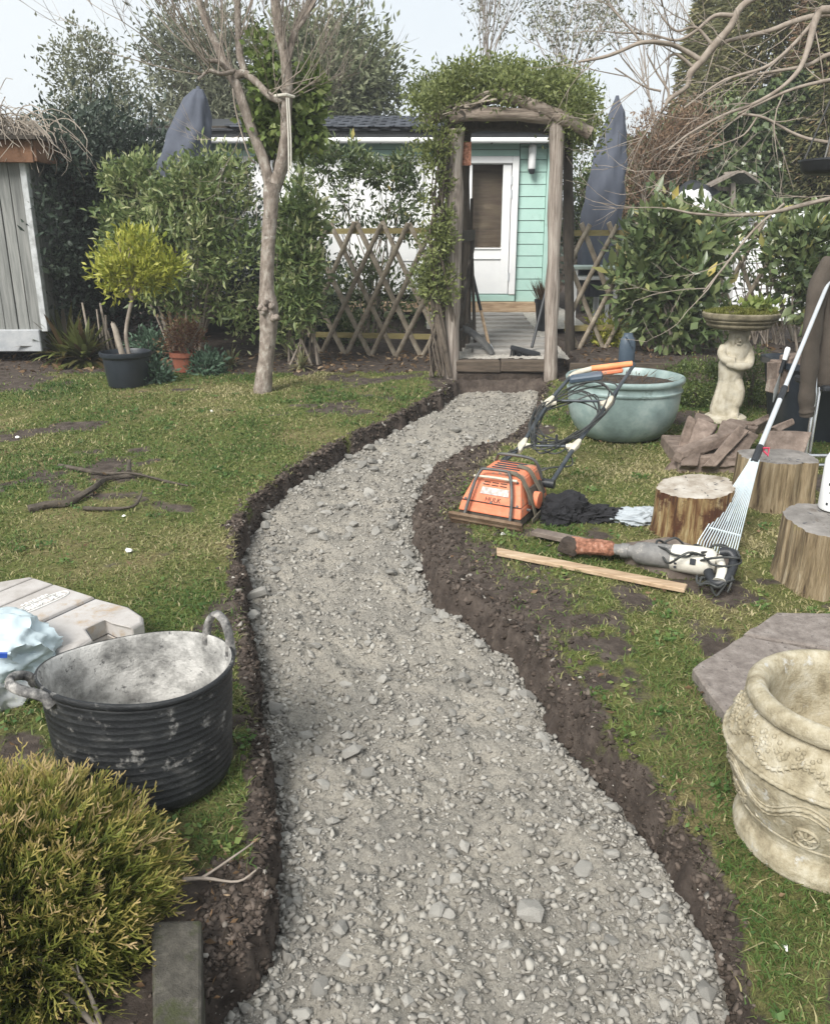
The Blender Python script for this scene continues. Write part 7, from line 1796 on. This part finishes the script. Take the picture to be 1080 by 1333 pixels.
# ---- bare branches of the tree outside the frame, top right
random.seed(9)
yR = 5.2
root = at(1330, 120, yR); root.z = .2
bt4 = thing('overhanging_tree', root, 'bare overhanging tree reaching in from the right edge', 'tree')
m = MB(); m.tube([root, at(1320, 300, yR), at(1290, 60, yR), at(1270, -60, yR)], [.13, .11, .09, .07], 10, wob=.05); m.build('trunk', m_bark, bt4, smooth=70)
br = [[(1290, 60, 9, 0), (1180, 30, 7, 0), (1080, 12, 5.5, 0), (1062, 24, 5, 0), (1052, 60, 4, -.05), (1040, 90, 3.2, -.1), (1015, 115, 2.6, -.1), (980, 135, 2.4, -.1), (940, 150, 2, -.1), (895, 175, 1.6, -.1), (870, 195, 1.2, -.1)],
      [(1270, -20, 8, .1), (1180, -60, 7, .1), (1060, -30, 5, .1), (1000, -12, 4.6, .1), (965, 8, 4.6, .1), (950, 35, 5, .1), (928, 60, 5.2, .1), (912, 80, 5, .1), (898, 95, 4.6, .1), (894, 112, 3.4, .1), (872, 128, 2.8, .1), (866, 138, 2, .1)],
      [(912, 78, 3.8, .1), (890, 65, 3.2, .1), (868, 56, 3, .05), (835, 55, 2.6, 0), (810, 65, 2.4, 0), (785, 74, 2.2, 0), (752, 80, 1.4, 0)],
      [(955, 20, 3.2, .1), (930, 20, 2.6, .1), (905, 40, 2.2, .1), (880, 52, 1.8, .1), (845, 44, 1.4, .1), (800, 42, 1, .1)],
      [(1180, 30, 6, .0), (1090, 18, 4.4, .1), (1042, 25, 4, .15), (1000, 40, 3.4, .2), (950, 52, 2.8, .2), (925, 60, 2.4, .2)],
      [(1062, 24, 3, 0), (1035, 55, 2.6, 0), (1000, 85, 2.2, 0), (960, 98, 1.9, 0), (935, 108, 1.6, 0), (890, 140, 1.2, 0)],
      [(1180, 70, 5, .0), (1100, 68, 3.4, 0), (1075, 72, 3, 0), (1050, 85, 2.6, 0), (1010, 92, 2, 0), (985, 96, 1.4, 0)],
      [(1200, 100, 5, -.1), (1110, 100, 3, -.1), (1060, 108, 2.4, -.1), (1020, 120, 2, -.1), (960, 148, 1.4, -.1)],
      [(965, 148, 1.9, -.1), (995, 153, 1.8, -.1), (1030, 172, 2, -.1), (1060, 182, 2.2, -.15), (1120, 190, 3, -.2)],
      [(985, 152, 1.4, -.1), (968, 175, 1.2, -.1), (940, 187, .9, -.1)],
      [(1140, 250, 4, -.4), (1080, 258, 3, -.4), (1010, 275, 2.6, -.4), (960, 280, 2.2, -.4), (905, 278, 1.6, -.4), (868, 270, 1, -.4)],
      [(1020, 265, 1.8, -.4), (980, 300, 1.7, -.4), (940, 350, 1.5, -.4), (915, 380, 1.2, -.4)],
      [(835, 55, 1.8, 0), (818, 35, 1.4, 0), (800, 15, 1.1, 0), (792, 5, .8, 0)],
      [(928, 60, 2.6, .1), (905, 35, 2, .1), (880, 40, 1.6, .1), (860, 20, 1.2, .1)],
      [(905, 90, 2.4, .1), (880, 70, 2, .1), (866, 78, 1.4, .1)],
      [(866, 136, 2, .1), (870, 120, 1.8, .1), (855, 95, 1.4, .1), (842, 70, 1, .1)],
      [(860, 118, 1.6, .1), (838, 112, 1.2, .1), (800, 88, .9, .1)]]
tw = Wood()
for L in br:
    P = smooth_pts([at(px, py, yR+dy) for px, py, r_, dy in L], 4); R_ = []
    for i in range(len(L)-1):
        for j in range(4): R_.append(ms((L[i][2]+(L[i+1][2]-L[i][2])*j/4)*.9, yR))
    R_.append(ms(L[-1][2], yR)); m = MB(); m.tube(P, R_, 8, wob=.05); m.build('branch', m_twig, bt4, smooth=70)
    for k in range(len(L)//2+1):
        i = random.randrange(3, len(P)); d = (P[min(i+1, len(P)-1)]-P[i-1]).normalized()
        tw.grow(P[i], d*1.2+Vector((random.uniform(-1, .6), random.uniform(-.4, .4), random.uniform(-.7, .8))), random.uniform(.15, .5), .004, 2, .7, .1, 4, 4, (1, 3))
tag(tw.mb.build('twigs', m_twig, bt4), kind='stuff')

# ================================================================== thin haze volume added to pale the distance
hz = MB(); hz.box((0, 42, 3.75), (170, 170, 10.5)); ho = hz.build('haze', [], origin=(0, 42, 3.75))
mh = D.materials.new('haze_air'); mh.use_nodes = True; nh_ = mh.node_tree; nh_.nodes.clear()
mo_ = nh_.nodes.new('ShaderNodeOutputMaterial'); pv = nh_.nodes.new('ShaderNodeVolumePrincipled')
pv.inputs['Color'].default_value = (.93, .96, 1, 1); pv.inputs['Density'].default_value = .0036
nh_.links.new(pv.outputs[0], mo_.inputs['Volume']); ho.data.materials.append(mh)
tag(ho, 'thin haze volume added to pale the far garden', kind='stuff')
